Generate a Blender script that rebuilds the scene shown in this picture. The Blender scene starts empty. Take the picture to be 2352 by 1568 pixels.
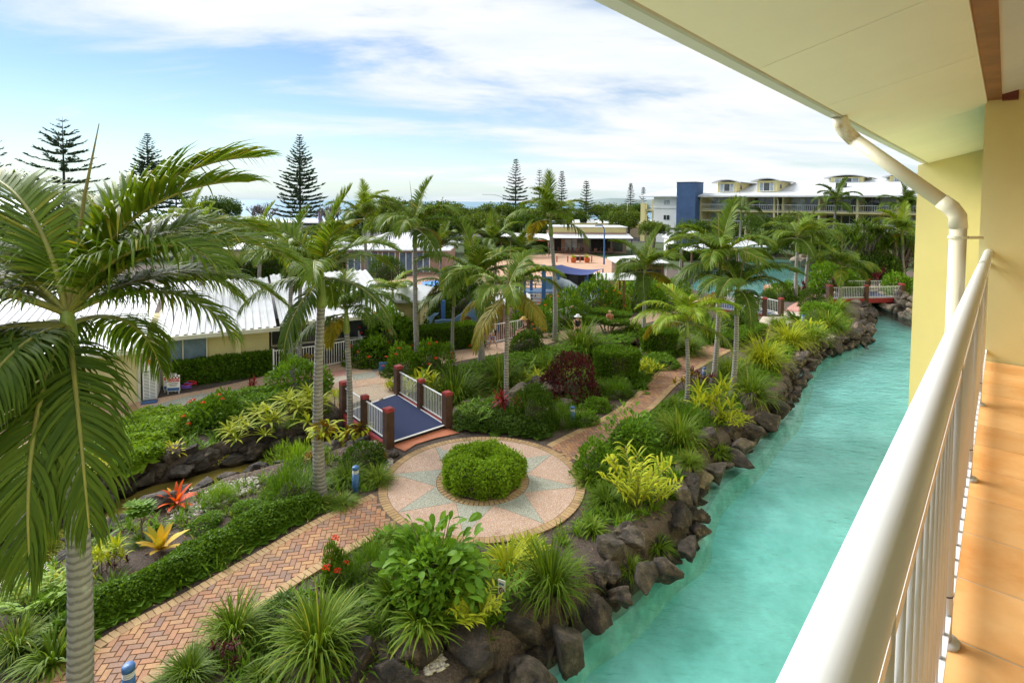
import bpy, math, random
import numpy as np
from mathutils import Vector, Matrix, Euler

# ---------------------------------------------------------------- camera, sky, sun, exposure
S = bpy.context.scene
H = 7.5                      # eye height above the garden paths (m)
F = 1259.0                   # focal length in pixels of a 2352 x 1568 view
U0, V0 = 1176.0, 517.0       # principal point in that view
PITCH = math.atan((V0 - 463.0) / F)
ROLL = math.radians(0.46)
cd = bpy.data.cameras.new('camera'); cam = bpy.data.objects.new('camera', cd)
S.collection.objects.link(cam); S.camera = cam
cam.location = (0, 0, H)
RM = Euler((math.pi/2 - PITCH, 0, 0)).to_matrix() @ Matrix.Rotation(ROLL, 3, 'Z')
cam.rotation_euler = RM.to_euler()
cd.sensor_width = 36.0; cd.lens = F / 2352.0 * 36.0
cd.shift_y = (V0 - 784.0) / 2352.0
cd.clip_start = 0.05; cd.clip_end = 30000

SUN_EL, SUN_AZ = math.radians(33), math.radians(-52)   # azimuth from +Y towards +X
wd = bpy.data.worlds.new('World'); S.world = wd; wd.use_nodes = True
nt = wd.node_tree; N = nt.nodes; L = nt.links
for n in list(N): N.remove(n)
out = N.new('ShaderNodeOutputWorld')
sky = N.new('ShaderNodeTexSky'); sky.sky_type = 'NISHITA'; sky.sun_disc = False
sky.sun_elevation = SUN_EL; sky.sun_rotation = SUN_AZ
sky.air_density = 1.0; sky.dust_density = 0.0; sky.ozone_density = 1.2
bg1 = N.new('ShaderNodeBackground'); bg1.inputs[1].default_value = 0.062
hs = N.new('ShaderNodeHueSaturation'); hs.inputs['Saturation'].default_value = 1.22; hs.inputs['Hue'].default_value = 0.508
L.new(sky.outputs[0], hs.inputs['Color']); L.new(hs.outputs[0], bg1.inputs[0])
bg2 = N.new('ShaderNodeBackground'); bg2.inputs[1].default_value = 0.475
tc = N.new('ShaderNodeTexCoord')
sep = N.new('ShaderNodeSeparateXYZ'); L.new(tc.outputs['Generated'], sep.inputs[0])
def mth(op, a, b=None, c=None, clamp=False):
    m = N.new('ShaderNodeMath'); m.operation = op; m.use_clamp = clamp
    for i, x in enumerate((a, b, c)):
        if x is None: continue
        if isinstance(x, (int, float)): m.inputs[i].default_value = x
        else: L.new(x, m.inputs[i])
    return m.outputs[0]
zz = mth('ADD', mth('MAXIMUM', sep.outputs[2], 0.0), 0.16)
px = mth('DIVIDE', sep.outputs[0], zz); py = mth('DIVIDE', sep.outputs[1], zz)
cmb = N.new('ShaderNodeCombineXYZ')
L.new(px, cmb.inputs[0]); L.new(py, cmb.inputs[1])
mp = N.new('ShaderNodeMapping'); mp.inputs['Rotation'].default_value = (0, 0, math.radians(35)); mp.inputs['Scale'].default_value = (0.55, 1.25, 1)
mp.inputs['Location'].default_value = (3.1, 1.7, 0)
L.new(cmb.outputs[0], mp.inputs[0])
n1 = N.new('ShaderNodeTexNoise'); n1.inputs['Scale'].default_value = 1.0; n1.inputs['Detail'].default_value = 9; n1.inputs['Roughness'].default_value = 0.58; n1.inputs['Distortion'].default_value = 0.5
L.new(mp.outputs[0], n1.inputs['Vector'])
n2 = N.new('ShaderNodeTexNoise'); n2.inputs['Scale'].default_value = 2.2; n2.inputs['Detail'].default_value = 6; n2.inputs['Roughness'].default_value = 0.6
L.new(mp.outputs[0], n2.inputs['Vector'])
side = mth('MULTIPLY', sep.outputs[0], 0.24)
up = mth('MULTIPLY', sep.outputs[2], 0.36)
cv = mth('ADD', mth('ADD', n1.outputs[0], side), up)
mr = N.new('ShaderNodeMapRange'); mr.interpolation_type = 'SMOOTHSTEP'
mr.inputs['From Min'].default_value = 0.40; mr.inputs['From Max'].default_value = 0.64
mr.inputs['To Min'].default_value = 0.10; mr.inputs['To Max'].default_value = 1.0
L.new(cv, mr.inputs['Value'])
hz = mth('POWER', mth('SUBTRACT', 1.0, mth('MAXIMUM', sep.outputs[2], 0.0)), 14.0)      # whitish air low over the sea
cover = mr.outputs[0]
bg3 = N.new('ShaderNodeBackground'); bg3.inputs[0].default_value = (0.58, 0.78, 0.95, 1); bg3.inputs[1].default_value = 0.42
mxh = N.new('ShaderNodeMixShader'); L.new(mth('MULTIPLY', hz, 0.9), mxh.inputs[0]); L.new(bg1.outputs[0], mxh.inputs[1]); L.new(bg3.outputs[0], mxh.inputs[2])
ramp = N.new('ShaderNodeValToRGB')
ramp.color_ramp.elements[0].position = 0.3; ramp.color_ramp.elements[0].color = (0.80, 0.885, 0.95, 1)
ramp.color_ramp.elements[1].position = 0.58; ramp.color_ramp.elements[1].color = (0.96, 0.985, 1.0, 1)
L.new(n2.outputs[0], ramp.inputs[0]); L.new(ramp.outputs[0], bg2.inputs[0])
mx = N.new('ShaderNodeMixShader')
L.new(cover, mx.inputs[0]); L.new(mxh.outputs[0], mx.inputs[1]); L.new(bg2.outputs[0], mx.inputs[2])
L.new(mx.outputs[0], out.inputs[0])

sd = bpy.data.lights.new('sun', 'SUN'); sd.energy = 3.3; sd.angle = math.radians(42); sd.color = (1, 0.98, 0.94)
sun = bpy.data.objects.new('sun', sd); S.collection.objects.link(sun)
sv = Vector((math.sin(SUN_AZ)*math.cos(SUN_EL), math.cos(SUN_AZ)*math.cos(SUN_EL), math.sin(SUN_EL)))
sun.rotation_euler = sv.to_track_quat('Z', 'Y').to_euler(); sun.location = (0, 0, 60)
vs = S.view_settings; vs.view_transform = 'Standard'; vs.look = 'None'; vs.gamma = 1.0; vs.use_curve_mapping = False
vs.exposure = 1.16
S.cycles.max_bounces = 7; S.cycles.diffuse_bounces = 4; S.cycles.glossy_bounces = 3; S.cycles.transmission_bounces = 5; S.cycles.transparent_max_bounces = 8
S.cycles.use_denoising = True; S.cycles.use_adaptive_sampling = True; S.cycles.adaptive_threshold = 0.02

# ---------------------------------------------------------------- pixel <-> ground helpers
def ray(u, v):
    return RM @ Vector(((u-U0)/F, -(v-V0)/F, -1.0))
def W(u, v, z=0.0):
    """ground point (height z) seen at (u, v) of the 2352-wide photograph"""
    d = ray(u, v); t = (z-H)/d.z
    return Vector((d.x*t, d.y*t, z))
def WD(u, v, y):
    """point at depth y seen at (u, v)"""
    d = ray(u, v); t = y/d.y
    return Vector((d.x*t, y, H + d.z*t))
BA = math.radians(42.0)
BDX, BDY = math.sin(BA), math.cos(BA)
def B(s, l, z):
    """balcony frame: s along the facade, l to the right of the eye line"""
    return Vector((s*BDX + l*BDY, s*BDY - l*BDX, z))

rng = np.random.default_rng(7); random.seed(7)
C = S.collection.objects
org = {}

# ---------------------------------------------------------------- materials
def nodemat(name):
    m = bpy.data.materials.new(name); m.use_nodes = True
    return m, m.node_tree.nodes, m.node_tree.links, m.node_tree.nodes['Principled BSDF']
def noise_fac(n, l, scale, detail=4, coord='Object', rough=0.6, vec=None):
    t = n.new('ShaderNodeTexCoord'); x = n.new('ShaderNodeTexNoise')
    x.inputs['Scale'].default_value = scale; x.inputs['Detail'].default_value = detail; x.inputs['Roughness'].default_value = rough
    l.new(vec if vec else t.outputs[coord], x.inputs['Vector'])
    return x.outputs[0]
def ramp2(n, l, fac, c1, c2, p1=0.3, p2=0.7):
    r = n.new('ShaderNodeValToRGB')
    r.color_ramp.elements[0].position = p1; r.color_ramp.elements[0].color = (*c1, 1)
    r.color_ramp.elements[1].position = p2; r.color_ramp.elements[1].color = (*c2, 1)
    l.new(fac, r.inputs[0]); return r.outputs[0]
def mixc(n, l, fac, a, b, mode='MIX'):
    m = n.new('ShaderNodeMix'); m.data_type = 'RGBA'; m.blend_type = mode
    for k, x in ((0, fac), (6, a), (7, b)):
        if isinstance(x, (int, float)): m.inputs[k].default_value = x
        elif isinstance(x, tuple): m.inputs[k].default_value = (*x, 1)
        else: l.new(x, m.inputs[k])
    return m.outputs[2]
def bumpn(n, l, b, h, strength, dist=0.02):
    x = n.new('ShaderNodeBump'); x.inputs['Strength'].default_value = strength; x.inputs['Distance'].default_value = dist
    l.new(h, x.inputs['Height']); l.new(x.outputs[0], b.inputs['Normal'])
def rnd(n, l):
    """random value per piece: mesh island plus object"""
    g = n.new('ShaderNodeNewGeometry'); o = n.new('ShaderNodeObjectInfo')
    a = n.new('ShaderNodeMath'); a.operation = 'ADD'; l.new(g.outputs['Random Per Island'], a.inputs[0]); l.new(o.outputs['Random'], a.inputs[1])
    f = n.new('ShaderNodeMath'); f.operation = 'FRACT'; l.new(a.outputs[0], f.inputs[0])
    return f.outputs[0]
def plain(name, c, rough=0.6, var=0.12, scale=3.0, bump=0.0, bscale=40, spec=0.4, metal=0.0, coord='Object'):
    m, n, l, b = nodemat(name)
    f = noise_fac(n, l, scale, 5, coord)
    c1 = tuple(x*(1-var) for x in c); c2 = tuple(min(1, x*(1+var)) for x in c)
    l.new(ramp2(n, l, f, c1, c2), b.inputs['Base Color'])
    b.inputs['Roughness'].default_value = rough; b.inputs['Specular IOR Level'].default_value = spec; b.inputs['Metallic'].default_value = metal
    if bump: bumpn(n, l, b, noise_fac(n, l, bscale, 3, coord), bump)
    return m
def leafmat(name, c1, c2, c3=None, trans=0.3, rough=0.5, p3=0.93):
    m, n, l, b = nodemat(name)
    f = rnd(n, l)
    r = n.new('ShaderNodeValToRGB'); e = r.color_ramp.elements
    e[0].position = 0; e[0].color = (*c1, 1); e[1].position = 0.9 if c3 else 1; e[1].color = (*c2, 1)
    if c3: x = e.new(p3); x.color = (*c3, 1)
    l.new(f, r.inputs[0])
    big = noise_fac(n, l, 1.7, 3)
    col = mixc(n, l, ramp2(n, l, big, (0, 0, 0), (0.55, 0.55, 0.55), 0.35, 0.7), r.outputs[0], tuple(0.5*(a+b_)*1.0 for a, b_ in zip(c1, c2)))
    l.new(col, b.inputs['Base Color']); b.inputs['Roughness'].default_value = rough+0.08; b.inputs['Specular IOR Level'].default_value = 0.16
    t = n.new('ShaderNodeBsdfTranslucent')
    g = mixc(n, l, 1.0, col, (1.25, 1.15, 0.5), 'MULTIPLY'); l.new(g, t.inputs[0])
    ms = n.new('ShaderNodeMixShader'); ms.inputs[0].default_value = trans
    l.new(b.outputs[0], ms.inputs[1]); l.new(t.outputs[0], ms.inputs[2]); l.new(ms.outputs[0], n['Material Output'].inputs[0])
    return m
M = {}
M['l_green'] = leafmat('leaf_green', (0.060, 0.137, 0.0073), (0.131, 0.243, 0.0133))
M['l_mid'] = leafmat('leaf_mid', (0.077, 0.171, 0.0121), (0.165, 0.303, 0.0182))
M['l_bright'] = leafmat('leaf_bright', (0.121, 0.243, 0.0121), (0.264, 0.404, 0.0242))
M['l_lime'] = leafmat('leaf_lime', (0.241, 0.334, 0.0121), (0.527, 0.525, 0.0303), (0.131, 0.243, 0.0121))
M['l_dark'] = leafmat('leaf_dark', (0.033, 0.075, 0.0073), (0.082, 0.151, 0.0121))
M['l_grass'] = leafmat('leaf_grass', (0.07, 0.145, 0.010), (0.19, 0.28, 0.022), (0.32, 0.33, 0.045))
M['l_grassdk'] = leafmat('leaf_grass_dark', (0.050, 0.106, 0.0073), (0.143, 0.222, 0.0133))
M['l_grasslime'] = leafmat('leaf_grass_lime', (0.165, 0.243, 0.0091), (0.439, 0.454, 0.0242))
M['l_burg'] = leafmat('leaf_burgundy', (0.045, 0.012, 0.014), (0.13, 0.02, 0.03), (0.05, 0.07, 0.015))
M['l_red'] = leafmat('leaf_red', (0.13, 0.015, 0.02), (0.36, 0.03, 0.035), (0.06, 0.10, 0.02))
M['l_croton'] = leafmat('leaf_croton', (0.110, 0.031, 0.0121), (0.329, 0.262, 0.0182), (0.088, 0.142, 0.0121))
M['l_orange'] = leafmat('leaf_orange', (0.55, 0.05, 0.01), (0.80, 0.13, 0.015), (0.75, 0.36, 0.02))
M['l_yellow'] = leafmat('leaf_yellow', (0.55, 0.34, 0.03), (0.72, 0.52, 0.05), (0.35, 0.36, 0.04))
M['l_ylime'] = leafmat('leaf_yellow_lime', (0.48, 0.48, 0.03), (0.75, 0.68, 0.06))
M['l_big'] = leafmat('leaf_broad', (0.085, 0.20, 0.014), (0.19, 0.35, 0.03), (0.27, 0.42, 0.045), rough=0.45)
M['l_palm'] = leafmat('leaf_palm', (0.060, 0.127, 0.0079), (0.165, 0.243, 0.0169), (0.329, 0.303, 0.0303), rough=0.42)
M['l_palmdk'] = leafmat('leaf_palm_deep', (0.039, 0.086, 0.0073), (0.110, 0.171, 0.0133), rough=0.42)
M['l_palmlt'] = leafmat('leaf_palm_light', (0.131, 0.222, 0.0121), (0.285, 0.384, 0.0242), (0.439, 0.384, 0.0363), rough=0.42)
M['l_palmyl'] = leafmat('leaf_palm_yellowing', (0.143, 0.151, 0.0121), (0.296, 0.222, 0.0242), (0.131, 0.182, 0.0182), rough=0.5)
M['l_pine'] = leafmat('needle_pine', (0.05, 0.085, 0.055), (0.10, 0.145, 0.075), trans=0.1)
M['l_coast'] = leafmat('leaf_coast', (0.066, 0.121, 0.0121), (0.154, 0.212, 0.0212), trans=0.2)
M['flower'] = leafmat('petal_red', (0.62, 0.03, 0.015), (0.85, 0.07, 0.02), trans=0.2)
M['flower_o'] = leafmat('petal_orange', (0.65, 0.12, 0.02), (0.80, 0.20, 0.03), trans=0.2)
M['rachis'] = plain('rachis', (0.22, 0.22, 0.04), 0.5, 0.3, 2)
M['spear'] = plain('spear', (0.20, 0.17, 0.05), 0.5, 0.3, 2)
M['shaft'] = plain('crownshaft', (0.20, 0.27, 0.05), 0.4, 0.25, 4)
M['twig'] = plain('twig', (0.16, 0.13, 0.10), 0.8, 0.25, 6)
M['bare'] = plain('bare_wood', (0.13, 0.10, 0.09), 0.8, 0.25, 2)

def trunkmat():
    m, n, l, b = nodemat('palm_bark')
    t = n.new('ShaderNodeTexCoord'); w = n.new('ShaderNodeTexWave'); w.wave_type = 'BANDS'; w.bands_direction = 'Z'
    w.inputs['Scale'].default_value = 3.2; w.inputs['Distortion'].default_value = 3.0; w.inputs['Detail'].default_value = 3; w.inputs['Detail Scale'].default_value = 2
    l.new(t.outputs['Object'], w.inputs['Vector'])
    a = ramp2(n, l, w.outputs[1], (0.16, 0.148, 0.138), (0.28, 0.265, 0.25), 0.1, 0.6)
    p = noise_fac(n, l, 4.5, 6, rough=0.7)
    c = mixc(n, l, ramp2(n, l, p, (0, 0, 0), (0.75, 0.75, 0.75), 0.55, 0.68), a, (0.42, 0.42, 0.38))
    p2 = noise_fac(n, l, 2.1, 5, rough=0.7)
    c = mixc(n, l, ramp2(n, l, p2, (0, 0, 0), (0.5, 0.5, 0.5), 0.58, 0.7), c, (0.16, 0.18, 0.08))
    l.new(c, b.inputs['Base Color']); b.inputs['Roughness'].default_value = 0.9
    bumpn(n, l, b, w.outputs[1], 0.5, 0.02)
    return m
M['trunk'] = trunkmat()
M['pinebark'] = plain('pine_bark', (0.06, 0.05, 0.045), 0.9, 0.3, 2)

def rockmat(name, dark, mid, lite, pl):
    m, n, l, b = nodemat(name)
    o = n.new('ShaderNodeObjectInfo'); g = n.new('ShaderNodeTexCoord')
    va = n.new('ShaderNodeVectorMath'); va.operation = 'ADD'; cx = n.new('ShaderNodeCombineXYZ')
    mu = n.new('ShaderNodeMath'); mu.operation = 'MULTIPLY'; mu.inputs[1].default_value = 37.0
    l.new(o.outputs['Random'], mu.inputs[0]); l.new(mu.outputs[0], cx.inputs[0]); l.new(g.outputs['Object'], va.inputs[0]); l.new(cx.outputs[0], va.inputs[1])
    f = noise_fac(n, l, 1.6, 8, rough=0.68, vec=va.outputs[0])
    r = n.new('ShaderNodeValToRGB'); e = r.color_ramp.elements
    e[0].position = 0.36; e[0].color = (*dark, 1); e[1].position = pl; e[1].color = (*lite, 1); x = e.new(0.53); x.color = (*mid, 1)
    l.new(f, r.inputs[0])
    hs = n.new('ShaderNodeHueSaturation'); mrr = n.new('ShaderNodeMapRange'); mrr.inputs['To Min'].default_value = 0.55; mrr.inputs['To Max'].default_value = 1.5
    l.new(o.outputs['Random'], mrr.inputs['Value']); l.new(mrr.outputs[0], hs.inputs['Value']); l.new(r.outputs[0], hs.inputs['Color'])
    sp = noise_fac(n, l, 26, 3, vec=va.outputs[0])
    c = mixc(n, l, ramp2(n, l, sp, (0, 0, 0), (0.35, 0.35, 0.35), 0.6, 0.72), hs.outputs[0], (0.20, 0.19, 0.15))
    l.new(c, b.inputs['Base Color']); b.inputs['Roughness'].default_value = 0.78
    bumpn(n, l, b, noise_fac(n, l, 5, 10, rough=0.72, vec=va.outputs[0]), 1.0, 0.14)
    return m
M['rock'] = rockmat('basalt', (0.013, 0.010, 0.008), (0.052, 0.036, 0.026), (0.20, 0.145, 0.092), 0.68)
M['rock_tan'] = rockmat('sandstone', (0.09, 0.075, 0.06), (0.24, 0.185, 0.13), (0.42, 0.35, 0.26), 0.75)
M['rock_grey'] = rockmat('creek_stone', (0.026, 0.021, 0.017), (0.10, 0.078, 0.060), (0.26, 0.205, 0.15), 0.72)
M['mortar'] = plain('mortar', (0.10, 0.085, 0.068), 0.9, 0.25, 3, 0.4, 20)

def mulchmat():
    m, n, l, b = nodemat('mulch')
    f = noise_fac(n, l, 28, 6, rough=0.75); g = noise_fac(n, l, 0.9, 4)
    c = ramp2(n, l, f, (0.04, 0.028, 0.022), (0.20, 0.145, 0.11), 0.36, 0.72)
    c = mixc(n, l, ramp2(n, l, g, (0, 0, 0), (0.45, 0.45, 0.45), 0.45, 0.65), c, (0.075, 0.058, 0.05))
    l.new(c, b.inputs['Base Color']); b.inputs['Roughness'].default_value = 0.95
    bumpn(n, l, b, f, 1.0, 0.05)
    return m
M['mulch'] = mulchmat()
M['grassland'] = plain('scrub_ground', (0.05, 0.075, 0.022), 0.95, 0.4, 0.3)
def brickmat(name, cols, rough=0.8):
    m, n, l, b = nodemat(name)
    r = n.new('ShaderNodeValToRGB'); e = r.color_ramp.elements
    e[0].position = 0; e[0].color = (*cols[0], 1); e[1].position = 1; e[1].color = (*cols[-1], 1)
    for i, c in enumerate(cols[1:-1]): x = e.new((i+1)/(len(cols)-1)); x.color = (*c, 1)
    l.new(rnd(n, l), r.inputs[0])
    t = n.new('ShaderNodeNewGeometry')
    f = noise_fac(n, l, 45, 4, vec=t.outputs['Position']); g = noise_fac(n, l, 1.3, 4, vec=t.outputs['Position'])
    c = mixc(n, l, 0.5, r.outputs[0], ramp2(n, l, f, (0.6, 0.6, 0.6), (1.3, 1.3, 1.3)), 'MULTIPLY')
    c = mixc(n, l, ramp2(n, l, g, (0, 0, 0), (0.4, 0.4, 0.4), 0.5, 0.75), c, (0.16, 0.115, 0.075))
    l.new(c, b.inputs['Base Color']); b.inputs['Roughness'].default_value = rough
    bumpn(n, l, b, f, 0.3, 0.01)
    return m
M['brick'] = brickmat('clay_paver', [(0.29, 0.135, 0.070), (0.36, 0.175, 0.085), (0.21, 0.125, 0.090), (0.40, 0.215, 0.095), (0.31, 0.145, 0.078), (0.25, 0.145, 0.10), (0.43, 0.235, 0.10)])
M['brick_tan'] = brickmat('tan_paver', [(0.359, 0.226, 0.098), (0.421, 0.281, 0.133), (0.328, 0.203, 0.094), (0.452, 0.300, 0.144)])
M['grout'] = plain('joint_sand', (0.11, 0.075, 0.05), 0.95, 0.3, 12)
def aggmat(name, c, var=0.25, sc=130, spots=(0.8, 0.76, 0.7)):
    m, n, l, b = nodemat(name)
    t = n.new('ShaderNodeNewGeometry')
    v = n.new('ShaderNodeTexVoronoi'); v.inputs['Scale'].default_value = sc; l.new(t.outputs['Position'], v.inputs['Vector'])
    sp = n.new('ShaderNodeSeparateColor'); l.new(v.outputs['Color'], sp.inputs[0])
    a = ramp2(n, l, sp.outputs[0], tuple(x*(1-var*1.8) for x in c), tuple(min(1, x*(1+var)) for x in c), 0.1, 0.8)
    a = mixc(n, l, ramp2(n, l, sp.outputs[1], (0, 0, 0), (0.7, 0.7, 0.7), 0.82, 0.9), a, spots)
    g = noise_fac(n, l, 0.8, 5, vec=t.outputs['Position'])
    a = mixc(n, l, ramp2(n, l, g, (0, 0, 0), (0.35, 0.35, 0.35), 0.5, 0.8), a, tuple(x*0.62 for x in c))
    s_ = noise_fac(n, l, 2.6, 3, rough=0.5, vec=t.outputs['Position'])
    a = mixc(n, l, ramp2(n, l, s_, (0, 0, 0), (0.55, 0.55, 0.55), 0.66, 0.74), a, tuple(x*f for x, f in zip(c, (0.62, 0.5, 0.42))))
    l.new(a, b.inputs['Base Color']); b.inputs['Roughness'].default_value = 0.85
    return m
M['agg_pink'] = aggmat('aggregate_pink', (0.42, 0.265, 0.18))
M['agg_grey'] = aggmat('aggregate_grey', (0.27, 0.275, 0.21))
M['agg_peach'] = aggmat('aggregate_peach', (0.47, 0.285, 0.165))
M['agg_tan'] = aggmat('aggregate_tan', (0.40, 0.29, 0.19))
M['agg_red'] = aggmat('aggregate_red', (0.46, 0.19, 0.14))
M['agg_pale'] = aggmat('aggregate_pale', (0.52, 0.43, 0.33))
M['terra'] = plain('terracotta_paint', (0.46, 0.15, 0.07), 0.7, 0.15, 4)
M['court'] = plain('court_paving', (0.44, 0.27, 0.175), 0.85, 0.15, 0.4)
M['pebble'] = leafmat('pebble', (0.30, 0.26, 0.21), (0.68, 0.64, 0.57), trans=0.0, rough=0.7)
M['navy'] = plain('navy_rubber', (0.008, 0.019, 0.075), 0.9, 0.25, 60, 0.3, 150)
M['blue'] = plain('blue_paint', (0.045, 0.13, 0.33), 0.45, 0.15, 4)
M['bluegrey'] = plain('blue_grey_paint', (0.12, 0.24, 0.42), 0.45, 0.15, 4)
M['skyblue'] = plain('sky_blue_sail', (0.10, 0.32, 0.85), 0.6, 0.1, 3)
M['salmon'] = plain('salmon_sail', (0.80, 0.25, 0.18), 0.6, 0.1, 3)
M['navysail'] = plain('navy_sail', (0.012, 0.03, 0.15), 0.7, 0.2, 3)
M['towerblue'] = plain('slate_blue_render', (0.055, 0.105, 0.22), 0.85, 0.18, 0.8, 0.2, 8)
M['postbrown'] = plain('post_brown', (0.065, 0.030, 0.018), 0.7, 0.35, 7, 0.2, 30)
M['postred'] = plain('post_red', (0.27, 0.028, 0.03), 0.55, 0.2, 6)
M['white'] = plain('white_paint', (0.80, 0.80, 0.78), 0.35, 0.04, 3)
M['whiteroof'] = plain('white_roof_sheet', (0.60, 0.615, 0.63), 0.5, 0.14, 0.9)
M['roofgrey'] = plain('pale_roof', (0.62, 0.63, 0.63), 0.6, 0.12, 0.5)
M['gutter'] = plain('gutter_cream', (0.55, 0.54, 0.44), 0.5, 0.08, 2)
M['cream'] = plain('cream_render', (0.56, 0.50, 0.27), 0.85, 0.10, 1.2, 0.15, 60)
M['creamlt'] = plain('cream_render_light', (0.74, 0.65, 0.31), 0.85, 0.05, 0.8, 0.12, 120)
M['olive'] = plain('olive_render', (0.50, 0.44, 0.21), 0.85, 0.10, 1.0, 0.15, 60)
M['wallwhite'] = plain('white_render', (0.78, 0.78, 0.76), 0.8, 0.05, 0.5)
M['soffit'] = plain('soffit_board', (0.90, 0.865, 0.69), 0.75, 0.035, 1.1, 0.06, 90)
M['ceil'] = plain('ceiling_board', (0.80, 0.81, 0.74), 0.75, 0.03, 0.7)
M['beam'] = plain('stained_beam', (0.30, 0.125, 0.045), 0.6, 0.25, 5)
M['beamend'] = plain('dark_red_block', (0.17, 0.04, 0.025), 0.6, 0.15, 5)
M['pipe'] = plain('cream_pipe', (0.76, 0.70, 0.50), 0.45, 0.04, 2)
M['rail'] = plain('powder_coat', (0.77, 0.79, 0.81), 0.30, 0.02, 2, spec=0.5)
M['tile'] = None
M['dark'] = plain('shaded_opening', (0.018, 0.017, 0.016), 0.8, 0.3, 2)  # near-black standing for the shade inside openings
M['black'] = plain('black_metal', (0.012, 0.012, 0.013), 0.5, 0.1, 2)
M['charcoal'] = plain('charcoal', (0.045, 0.045, 0.05), 0.7, 0.2, 2)
M['pinkbrick'] = brickmat('pink_brick', [(0.36, 0.22, 0.17), (0.42, 0.27, 0.21), (0.30, 0.18, 0.14)])
M['timber'] = plain('brown_timber', (0.13, 0.06, 0.035), 0.7, 0.2, 4)
M['redtimber'] = plain('red_timber', (0.36, 0.06, 0.03), 0.6, 0.15, 4)
M['orange'] = plain('orange_plastic', (0.78, 0.16, 0.015), 0.45, 0.08, 3)
M['pot'] = plain('terracotta_pot', (0.55, 0.12, 0.035), 0.7, 0.1, 5)
M['bark'] = plain('bark_chip', (0.085, 0.035, 0.022), 0.95, 0.4, 20, 0.5, 40)
M['skin'] = plain('skin', (0.52, 0.29, 0.20), 0.55, 0.06, 6)
M['cloth_white'] = plain('cloth_white', (0.75, 0.75, 0.77), 0.9, 0.05, 8)
M['cloth_blue'] = plain('cloth_blue', (0.025, 0.06, 0.38), 0.9, 0.1, 8)
M['cloth_red'] = plain('cloth_red', (0.50, 0.02, 0.035), 0.9, 0.1, 8)
M['cloth_black'] = plain('cloth_black', (0.02, 0.02, 0.024), 0.9, 0.2, 8)
M['straw'] = plain('straw', (0.55, 0.34, 0.10), 0.8, 0.15, 20)
M['hair'] = plain('hair_blond', (0.48, 0.32, 0.14), 0.7, 0.2, 20)
M['hairdk'] = plain('hair_brown', (0.06, 0.035, 0.02), 0.7, 0.2, 20)
M['purple'] = plain('purple_hose', (0.25, 0.12, 0.55), 0.5, 0.1, 4)
M['asphalt'] = plain('asphalt', (0.06, 0.06, 0.062), 0.9, 0.2, 2)
M['tyre'] = plain('tyre', (0.015, 0.015, 0.015), 0.85, 0.1, 5)
M['sand'] = plain('sand', (0.55, 0.46, 0.33), 0.95, 0.1, 0.1)
def glassmat(name, c, rough=0.06, spec=0.8):
    m, n, l, b = nodemat(name)
    f = noise_fac(n, l, 1.2, 3)
    l.new(ramp2(n, l, f, tuple(x*0.6 for x in c), tuple(min(1, x*1.5) for x in c)), b.inputs['Base Color'])
    b.inputs['Roughness'].default_value = rough; b.inputs['Specular IOR Level'].default_value = spec
    return m
M['glass'] = glassmat('window_glass', (0.045, 0.05, 0.055))
M['curtain'] = glassmat('curtained_glass', (0.34, 0.38, 0.40), 0.2, 0.5)
M['glassblue'] = glassmat('blue_blind_glass', (0.12, 0.17, 0.24), 0.15, 0.6)
def tilemat():
    m, n, l, b = nodemat('terracotta_tile')
    t = n.new('ShaderNodeNewGeometry')
    f = noise_fac(n, l, 3.5, 6, vec=t.outputs['Position']); g = noise_fac(n, l, 22, 4, vec=t.outputs['Position'])
    c = ramp2(n, l, f, (0.66, 0.29, 0.075), (0.80, 0.47, 0.19), 0.3, 0.72)
    c = mixc(n, l, ramp2(n, l, g, (0, 0, 0), (0.3, 0.3, 0.3), 0.5, 0.7), c, (0.78, 0.48, 0.22))
    h = n.new('ShaderNodeHueSaturation'); mm = n.new('ShaderNodeMapRange'); mm.inputs['To Min'].default_value = 0.88; mm.inputs['To Max'].default_value = 1.1
    l.new(rnd(n, l), mm.inputs['Value']); l.new(mm.outputs[0], h.inputs['Value']); l.new(c, h.inputs['Color'])
    l.new(h.outputs[0], b.inputs['Base Color']); b.inputs['Roughness'].default_value = 0.45
    return m
M['tile'] = tilemat()
M['tilegrout'] = plain('tile_grout', (0.50, 0.45, 0.33), 0.9, 0.1, 8)

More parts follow.
